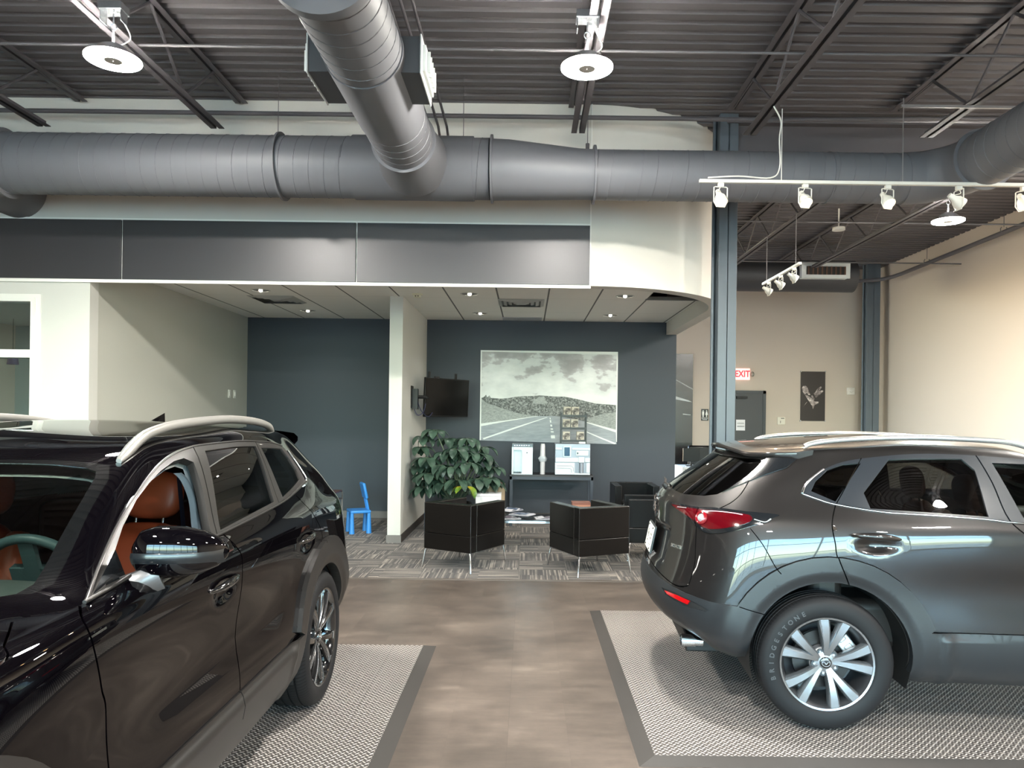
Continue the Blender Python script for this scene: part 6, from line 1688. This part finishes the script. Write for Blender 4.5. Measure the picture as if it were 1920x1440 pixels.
r = thing('coffee_machine', 'white and grey coffee machine with a small blue screen on the console table', 'coffee machine', (.675, 11.2, .762))
x0 = .415; pg = mat('appliance_grey', (150, 156, 166), .35, .3)
mb = MB(); mb.box((x0, 11.03, .765), (x0+.52, 11.42, 1.225)); mb.build('body', pg, r, world=True, bevel=.006)
mb = MB(); mb.box((x0+.005, 11.015, 1.135), (x0+.10, 11.03, 1.165)).box((x0+.25, 11.015, 1.135), (x0+.515, 11.03, 1.165)).box((x0+.005, 11.005, .955), (x0+.35, 11.03, 1.02)).box((x0+.0, 11.0, .77), (x0+.29, 11.03, .945)).box((x0+.44, 11.005, .955), (x0+.515, 11.03, 1.02)).box((x0+.46, 11.005, .80), (x0+.515, 11.03, .945)).box((x0+.28, 10.985, .77), (x0+.515, 11.03, .795)).box((x0+.345, 10.99, .95), (x0+.43, 11.03, 1.03))
mb.build('front_panel', pw, r, world=True, bevel=.005)
mb = MB(); mb.tube([(x0+.02, 10.998, .90), (x0+.24, 10.998, .90), (x0+.275, 10.998, .87), (x0+.275, 10.998, .82)], .003, 6); mb.tube([(x0+.02, 10.998, .865), (x0+.22, 10.998, .865), (x0+.245, 10.998, .84), (x0+.245, 10.998, .80)], .003, 6); mb.build('groove', pg, r, world=True)
MB().box((x0+.12, 11.005, 1.03), (x0+.235, 11.03, 1.19)).build('bezel', pw, r, world=True, bevel=.004)
MB().box((x0+.135, 11.0, 1.045), (x0+.215, 11.006, 1.175)).build('screen', mat('screen_blue', (30, 66, 92), .15, emit=(30, 70, 100), estr=.25), r, world=True, smooth=False)
mb = MB(); mb.box((x0+.31, 11.01, 1.05), (x0+.49, 11.03, 1.125)); mb.build('tray_door', pw, r, world=True, bevel=.006)
MB().box((x0+.325, 11.003, 1.075), (x0+.34, 11.012, 1.10)).build('knob', pb, r, world=True, smooth=False)
mb = MB(); mb.box((x0+.33, 11.012, .80), (x0+.35, 11.03, .945)).box((x0+.425, 11.012, .80), (x0+.45, 11.03, .945)); mb.cyl((x0+.388, 11.01, .80), (x0+.388, 11.01, .945), .030, n=20); mb.build('spout', pg, r, world=True)
for x in (x0+.05, x0+.47): MB().cyl((x, 11.1, .762), (x, 11.1, .768), .015, n=12).build('foot', pb, r, world=True)
# rack of boxes on top of the machine
r = thing('display_rack', 'small black three-tier rack standing on the coffee machine', 'rack', (.69, 11.2, 1.225))
mb = MB(); bx0, bx1 = .505, .875
for x in (bx0, bx1): mb.box((x-.008, 11.10, 1.226), (x+.008, 11.12, 1.68)).box((x-.008, 11.28, 1.226), (x+.008, 11.30, 1.70))
for z in (1.255, 1.44, 1.625): mb.box((bx0, 11.09, z), (bx1, 11.30, z+.012)); mb.box((bx0, 11.088, z-.005), (bx1, 11.094, z+.028))
mb.build('frame', MATS['arm_black'], r, world=True, smooth=False)
MB().box((.77, 11.086, 1.228), (.865, 11.092, 1.255)).build('price_card', M_trimw, r, world=True, smooth=False)
tm = NT('print_sepia'); n = tm.noise(tm.obj(), 18., 4, .6); x_, y_, z_ = tm.xyz(tm.obj()); tm.l(tm.ramp(n, [(.35, (40, 36, 34)), (.5, (110, 102, 94)), (.62, (196, 188, 172))]), tm.b.inputs['Base Color'])
k = 0
for z, xs, nm in ((1.268, (.58, .79), 'bottom tier'), (1.453, (.58, .70), 'middle tier'), (1.638, (.59, .71), 'top tier')):
    for i, x in enumerate(xs):
        r = thing('tea_box', 'small sepia printed box at the %s of the %s of the black rack' % (('left', 'right')[i], nm), 'box', (x, 11.15, z), 0, 'small printed boxes on the rack')
        MB().box((-.055, -.05, 0), (.055, .04, .135)).build('carton', mat('box_sepia', (186, 178, 162), .5), r, bevel=.003, smooth=True)
        MB().box((-.05, -.053, .02), (.05, -.0505, .115)).build('printed_front', tm.m, r, smooth=False)

# cartons behind the left armchair
card = mat('cardboard', (178, 156, 128), .8); 
r = thing('carton', 'brown cardboard box with printed lettering behind the left armchair', 'box', (-.46, 10.3, .004))
MB().box((-.63, 10.12, .004), (-.30, 10.42, .685)).build('box', card, r, world=True, smooth=False)
mb = MB(); text_mb(mb, 'STARPAC', .062, T(-.465, 10.118, .57) @ Matrix.Rotation(PI/2, 4, 'X'), .001, bold=True); mb.build('lettering', mat('ink_brown', (84, 66, 56), .7), r, world=True, smooth=False)
MB().box((-.61, 10.116, .605), (-.52, 10.119, .613)).build('printed_line', MATS['ink_brown'], r, world=True, smooth=False)
mb = MB(); mb.add([(-.62, 10.12, .685), (-.31, 10.12, .685), (-.31, 10.42, .70), (-.60, 10.42, .72)], [(0, 1, 2, 3)]); mb.build('flap', mat('flap_dark', (110, 84, 74), .8), r, world=True, smooth=False)
r = thing('carton', 'white cardboard box in front of the brown one behind the left armchair', 'box', (-.50, 9.85, .004))
MB().box((-.665, 9.78, .004), (-.335, 10.05, .60)).build('box', mat('carton_white', (232, 234, 234), .6), r, world=True, smooth=False)
MB().box((-.655, 9.778, .565), (-.345, 9.781, .570)).box((-.655, 9.778, .40), (-.345, 9.7805, .402)).build('edge_line', mat('line_grey', (170, 164, 170), .6), r, world=True, smooth=False)

# child's chair
r = thing('child_chair', 'small bright blue plastic child chair by the charcoal wall', 'chair', (-2.30, 10.25, .004), math.radians(114))
blue = mat('plastic_blue', (62, 146, 226), .38)
MB().box((-.155, -.14, .275), (.155, .14, .315)).build('seat', blue, r, bevel=.015, seg=3)
for sx in (-1, 1):
    for sy in (-1, 1): MB().lathe([(.001, 0), (.037, 0), (.036, .01), (.022, .285), (.001, .285)], 20, T(sx*.125, sy*.115, 0)).build('leg', blue, r, ang=50)
M = T(0, -.125, .30) @ Matrix.Rotation(math.radians(-12), 4, 'X')
mb = MB()
for x in (-.055, 0, .055): mb.tube([tuple(M @ Vector((x, 0, 0))), tuple(M @ Vector((x, 0, .20)))], .014, 8)
mb.build('back_post', blue, r)
mb = MB(); mb.box((-.125, -.02, .17), (.125, .02, .39), M); mb.build('backrest', blue, r, bevel=.018, seg=3)
r = thing('side_table', 'small chrome-framed side table half hidden behind the black car', 'table', (-2.68, 9.65, .004))
mb = MB(); mb.tube([(-2.43, 9.45, .006), (-2.43, 9.45, .60), (-2.95, 9.45, .60), (-2.95, 9.45, .006)], .011, 8); mb.tube([(-2.43, 9.85, .006), (-2.43, 9.85, .60), (-2.95, 9.85, .60), (-2.95, 9.85, .006)], .011, 8); mb.build('frame', M_ch, r, world=True)
MB().box((-2.95, 9.45, .605), (-2.43, 9.85, .625)).build('tabletop', mat('table_brown', (88, 58, 48), .3), r, world=True, bevel=.003)
MB().box((-2.94, 9.46, .50), (-2.445, 9.84, .52)).build('shelf', MATS['table_brown'], r, world=True, smooth=False)

# switches on the left alcove wall
for y, lb in ((11.0, 'white light switch on the pale side wall, left of the two'), (11.2, 'white light switch on the pale side wall, right of the two')):
    r = thing('light_switch', lb, 'switch', (-4.4, y, 1.84))
    MB().box((0, -.04, 0), (.008, .04, .12)).build('plate', M_trimw, r, bevel=.002); MB().box((.008, -.012, .03), (.014, .012, .09)).build('toggle', M_trimw, r, smooth=False)

# ---------------------------------------------------------------- far right wall items
def wplace(px_, py_, d=YB): return ((px_-989-.0125*(781-py_))/1400*d, 1.62+(781-py_+.0125*(px_-989))/1400*d)
r = thing('poster', 'dark car poster half hidden behind the end of the charcoal wall', 'poster', (2.95, YB, .60))
MB().box((2.42, YB-.02, .55), (3.40, YB-.006, 2.95)).build('board', mat('poster_black', (34, 32, 32), .25, coat=.6), r, world=True, smooth=False)
mb = MB(); mb.add([(3.05, YB-.022, 2.42), (3.40, YB-.022, 2.23), (3.40, YB-.022, 2.215), (3.05, YB-.022, 2.405)], [(0, 1, 2, 3)]); mb.add([(3.0, YB-.022, 2.02), (3.30, YB-.022, 1.97), (3.39, YB-.022, 1.96), (3.30, YB-.022, 2.0), (3.0, YB-.022, 2.09)], [(0, 1, 2, 3, 4)]); mb.add([(3.2, YB-.022, 1.72), (3.36, YB-.022, 1.70), (3.36, YB-.022, 1.69), (3.2, YB-.022, 1.70)], [(0, 1, 2, 3)])
mb.build('printed_lines', mat('print_light', (190, 194, 192), .4), r, world=True, smooth=False)
x, z = 3.655, 1.70
r = thing('restroom_sign', 'small black restroom sign with two white figures on the cream wall', 'sign', (x, YB, z-.1))
MB().box((x-.075, YB-.01, z-.12), (x+.075, YB, z+.12)).build('plate', mat('sign_black', (24, 22, 20), .4), r, world=True, bevel=.002)
mb = MB()
for s in (-1, 1):
    c0 = x+s*.036; mb.cyl((c0, YB-.0125, z+.088), (c0, YB-.010, z+.088), .011, n=14)
    if s < 0: mb.box((c0-.020, YB-.0125, z+.0), (c0+.020, YB-.010, z+.072)).box((c0-.012, YB-.0125, z-.045), (c0+.012, YB-.010, z))
    else: mb.add([(c0-.012, YB-.0125, z+.072), (c0+.012, YB-.0125, z+.072), (c0+.028, YB-.0125, z-.0), (c0-.028, YB-.0125, z-.0)], [(0, 3, 2, 1)]); mb.box((c0-.010, YB-.0125, z-.045), (c0+.010, YB-.010, z))
text_mb(mb, 'RESTROOM', .024, T(x, YB-.0115, z-.068) @ Matrix.Rotation(PI/2, 4, 'X'), .0008, bold=True)
mb.box((x-.05, YB-.012, z-.10), (x+.05, YB-.010, z-.09)); mb.build('pictogram', M_trimw, r, world=True, smooth=False)
# exit sign, emergency lamp
x0, z0 = wplace(1375, 712); x1, z1 = wplace(1405, 693)
r = thing('exit_sign', 'red lettered EXIT sign beside the blue-grey column on the far wall', 'sign', ((x0+x1)/2, YB, z0))
MB().box((x0, YB-.05, z0), (x1, YB, z1+.02)).build('housing', mat('exit_white', (240, 214, 208), .4, emit=(255, 190, 180), estr=.5), r, world=True, bevel=.004)
mb = MB(); text_mb(mb, 'EXIT', .185, T((x0+x1)/2+.005, YB-.052, (z0+z1)/2+.008) @ Matrix.Rotation(PI/2, 4, 'X') @ Matrix.Scale(.82, 4, (1, 0, 0)), .002, bold=True); mb.build('lettering', mat('exit_red', (214, 40, 56), .4, emit=(230, 30, 50), estr=.8), r, world=True, smooth=False)
x, z = wplace(1409, 702)
r = thing('emergency_lamp', 'small grey emergency lamp right of the EXIT sign', 'lamp', (x, YB, z-.06))
mb = MB(); mb.sph((x, YB-.07, z), .045, 16, 10, (.8, 1, 1.2)); mb.cyl((x-.02, YB, z), (x, YB-.05, z), .02); mb.build('head', mat('lamp_grey', (150, 146, 136), .4, .3), r, world=True)
# door
dx0, dx1, dz = 3.99, 4.90, 2.21
r = struct(MB().box((dx0-.06, YB-.05, 0), (dx0, YB+.0, dz)).box((dx1-.06, YB-.05, 0), (dx1, YB, dz)).box((dx0-.06, YB-.05, dz-.06), (dx1, YB, dz)), 'door_1', mat('door_frame', (52, 58, 62), .4), smooth=False)
lf_ = MB().box((dx0, YB-.035, .01), (dx1-.06, YB-.005, dz-.06)).build('door_leaf', mat('door_grey', (66, 68, 70), .5), r, smooth=False, world=True)
# (leaf vertices are given in the door's own frame)
mb = MB(); mb.box((dx0+.3, YB-.09, dz-.17), (dx0+.52, YB-.035, dz-.12)).build('door_closer', MATS['dark_plastic'], r, world=True, smooth=False)
MB().box((dx0+.06, YB-.075, dz-.26), (dx0+.12, YB-.035, dz-.14)).build('latch_box', M_trimw, r, world=True, smooth=False)
MB().cyl((dx1-.12, YB-.09, 1.0), (dx1-.12, YB-.03, 1.0), .028).build('door_handle', M_ch, r, world=True)
x0, z0 = wplace(1379, 807); x1, z1 = wplace(1396, 787)
r = thing('paper_notice', 'white handwritten paper taped to the dark far door', 'paper', ((x0+x1)/2, YB-.04, z0))
MB().box((x0, YB-.040, z0), (x1, YB-.037, z1)).build('sheet', mat('paper_white', (236, 234, 236), .7), r, world=True, smooth=False)
mb = MB(); cx = (x0+x1)/2
for row, n_ in ((.66, 7), (.38, 9)):
    pts = [(x0+.02+(x1-x0-.04)*i/(n_*3), YB-.0415, z0+(z1-z0)*row+.018*math.sin(i*2.1+row*9)) for i in range(n_*3+1)]; mb.tube(pts, .0025, 4)
mb.build('handwriting', mat('ink_grey', (90, 90, 96), .6), r, world=True, smooth=False)
# thermostat
x0, z0 = wplace(1457, 796); x1, z1 = wplace(1471.5, 782)
r = thing('thermostat', 'small white wall controller between the far door and the hands poster', 'thermostat', ((x0+x1)/2, YB, z0))
MB().box((x0, YB-.025, z0), (x1, YB, z1)).build('case', mat('cream_case', (224, 216, 200), .5), r, world=True, bevel=.004)
MB().box((x0+.07, YB-.028, z1-.035), (x1-.02, YB-.025, z1-.02)).box((x0+.055, YB-.028, z0+.03), (x0+.065, YB-.025, z0+.08)).build('display', mat('disp_dark', (90, 84, 76), .4), r, world=True, smooth=False)
# hands poster
x0, z0 = wplace(1500, 789); x1, z1 = wplace(1547, 697)
r = thing('poster', 'tall black poster of two hands folding paper on the cream wall', 'poster', ((x0+x1)/2, YB, z0))
MB().box((x0, YB-.02, z0), (x1, YB-.008, z1)).build('board', mat('poster_brown', (42, 36, 34), .35), r, world=True, smooth=False)
hm = NT('hand_print'); n = hm.noise(hm.obj(), 14., 4, .6); hm.l(hm.ramp(n, [(.36, (84, 74, 72)), (.52, (160, 146, 142)), (.66, (226, 214, 208))]), hm.b.inputs['Base Color'])
sx = lambda a: x0+(a-485)/370*(x1-x0); sz = lambda b: z1-(b-450)/740*(z1-z0)
mb = MB()
for P in ([(500, 700), (520, 670), (560, 665), (585, 690), (605, 745), (630, 800), (600, 800), (575, 770), (560, 790), (540, 795), (515, 750)], [(690, 800), (680, 775), (700, 765), (740, 700), (790, 672), (800, 690), (760, 740), (820, 730), (825, 745), (780, 790), (730, 830), (715, 840)], [(550, 805), (570, 800), (640, 840), (700, 900), (760, 900), (755, 920), (700, 950), (672, 1010), (660, 970), (600, 880)], [(640, 815), (660, 805), (695, 850), (690, 880), (655, 855)], [(585, 905), (545, 955), (525, 985), (535, 965), (575, 910)]):
    mb.add([(sx(a), YB-.0212, sz(b)) for a, b in P], [tuple(range(len(P)))])
mb.build('picture', hm.m, r, world=True, smooth=False)
mb = MB()
for a in (x0, x1):
    for b in (z0, z1): mb.cyl((a, YB-.03, b), (a, YB-.0, b), .014, n=12)
mb.build('corner_stud', MATS['alloy_bright'], r, world=True)
# wall box near the column
r = thing('alarm_strobe', 'small white alarm box on the wall at the far column', 'alarm', (6.64, YB, 2.16))
mb = MB(); mb.box((6.57, YB-.06, 2.15), (6.72, YB, 2.30)); mb.cyl((6.64, YB-.09, 2.24), (6.64, YB-.06, 2.24), .04, n=16); mb.build('case', mat('cream_case2', (222, 214, 204), .5), r, world=True, bevel=.008)
# desk with chair and screen behind the grey car
r = thing('reception_desk', 'white desk seen behind the rear window of the grey car', 'desk', (3.25, 13.6, .004))
mb = MB(); mb.box((2.75, 13.2, .72), (4.3, 13.95, .76)).box((2.75, 13.2, .004), (2.79, 13.95, .72)).box((4.26, 13.2, .004), (4.3, 13.95, .72)).box((2.79, 13.9, .2), (4.26, 13.93, .72)); mb.build('top', mat('desk_white', (206, 206, 202), .4), r, world=True, smooth=False)
r = thing('office_chair', 'black high-back office chair behind the white desk', 'chair', (3.35, 14.5, .004))
MB().box((3.12, 14.45, .62), (3.60, 14.53, 1.10)).build('backrest', MATS['leather_black'], r, world=True, bevel=.035, seg=3)
MB().box((3.12, 14.05, .44), (3.60, 14.5, .52)).build('seat', MATS['leather_black'], r, world=True, bevel=.03, seg=3)
MB().cyl((3.36, 14.28, .08), (3.36, 14.28, .44), .03).build('post', M_ch, r, world=True)
mb = MB()
for k in range(5): a = 2*PI*k/5; mb.tube([(3.36, 14.28, .10), (3.36+.28*math.cos(a), 14.28+.28*math.sin(a), .05)], .018, 8); mb.sph((3.36+.28*math.cos(a), 14.28+.28*math.sin(a), .034), .03, 10, 8)
mb.build('base', MATS['dark_plastic'], r, world=True)
r = thing('monitor', 'small black monitor standing on the white desk', 'monitor', (2.98, 13.55, .76))
MB().box((2.83, 13.53, .84), (3.13, 13.56, 1.08)).build('screen', MATS['tv_black'], r, world=True, bevel=.004)
MB().box((2.96, 13.54, .762), (3.0, 13.57, .86)).box((2.88, 13.48, .76), (3.08, 13.62, .772)).build('stand', MATS['dark_plastic'], r, world=True, smooth=False)
# pendant lamp in the office
r = thing('pendant_lamp', 'small dark blue pendant lamp hanging in the office behind the window', 'pendant lamp', (-8.35, 12.1, 2.36))
MB().lathe([(.060, .16), (.064, .16), (.085, 0), (.081, 0), (.060, .16)], 24).build('shade', mat('shade_blue', (28, 22, 84), .5), r)
MB().cyl((0, 0, .16), (0, 0, .74), .004, n=6).build('cord', MATS['dark_plastic'], r)
r = thing('downlight', 'recessed light in the ceiling of the office behind the window', 'downlight', (-8.05, 11.2, 3.1))
MB().lathe([(.11, -.001), (.10, -.008), (.001, -.008)], 24).build('trim_ring', MATS['ring_white'], r); MB().sph((0, 0, -.012), .05, 12, 8, (1, 1, .4)).build('bulb', MATS['bulb_white'], r)
SUN = 20.0
SKY = 2.0
EXPO = 1.12
# ---------------------------------------------------------------- cars
carR = build_suv_R()
carL = build_suv_L()

# ---------------------------------------------------------------- daylight, sky, camera
w = bpy.data.worlds.new('sky'); sc.world = w; w.use_nodes = True; nt = w.node_tree
bg = nt.nodes['Background']; sk = nt.nodes.new('ShaderNodeTexSky'); sk.sky_type = 'NISHITA'; sk.sun_disc = False
sk.sun_elevation = math.radians(42); sk.sun_rotation = math.radians(20); sk.air_density = 1.2; sk.dust_density = 1.0
nt.links.new(sk.outputs[0], bg.inputs[0]); bg.inputs[1].default_value = SKY
pl = bpy.data.lights.new('window_portal', 'AREA'); pl.shape = 'RECTANGLE'; pl.size = 15.2; pl.size_y = 3.25; pl.cycles.is_portal = True
po = obj_new('window_portal', pl); po.location = (-.95, YF-.2, 1.76); po.rotation_euler = (-PI/2, 0, PI)
po.rotation_euler = (PI/2, 0, 0)
sl = bpy.data.lights.new('sun', 'SUN'); sl.energy = SUN; sl.angle = math.radians(.6); sl.color = (1., .96, .90)
so = obj_new('sun', sl); so.rotation_euler = (math.radians(-40), math.radians(8), 0)
# glowing panels added to the office ceiling to light the room
for k, (ox, oy) in enumerate(((-6.2, 9.2), (-6.2, 11.6))):
    r = thing('ceiling_panel', 'added glowing panel lighting the office from its ceiling, the %s one' % ('nearer', 'farther')[k], 'ceiling lamp', (ox, oy, 3.1))
    MB().box((-.32, -.32, -.012), (.32, .32, -.001)).build('frame', MATS['ring_white'], r, smooth=False)
    MB().box((-.28, -.28, -.018), (.28, .28, -.012)).build('diffuser', emis('added_panel_glow', (235, 255, 250), 22.), r, smooth=False)

cam = bpy.data.cameras.new('camera'); co = obj_new('camera', cam); sc.camera = co
FPX = 1400.
cam.sensor_width = 36.; cam.lens = 36.*FPX/1920.; cam.clip_start = .05; cam.clip_end = 200
ROLL = .0125
cam.shift_x = -29./1920.; cam.shift_y = 61./1920.
Yc = Vector((0., 0., -FPX)).normalized()
up = Vector((ROLL, 1., 0)); up = (up-Yc*up.dot(Yc)).normalized()
Xc = Yc.cross(up).normalized()
M = Matrix(((Xc.x, Xc.y, Xc.z), (Yc.x, Yc.y, Yc.z), (up.x, up.y, up.z)))
co.matrix_world = Matrix.Translation((0, 0, 1.62)) @ M.to_4x4()
sc.view_settings.view_transform = 'Standard'; sc.view_settings.look = 'None'; sc.view_settings.gamma = 1; sc.view_settings.use_curve_mapping = False
sc.view_settings.exposure = EXPO
sc.cycles.use_denoising = True; sc.cycles.max_bounces = 8; sc.cycles.diffuse_bounces = 4; sc.cycles.glossy_bounces = 4; sc.cycles.transparent_max_bounces = 16
sc.cycles.sample_clamp_indirect = 6.0; sc.cycles.caustics_reflective = False; sc.cycles.caustics_refractive = False
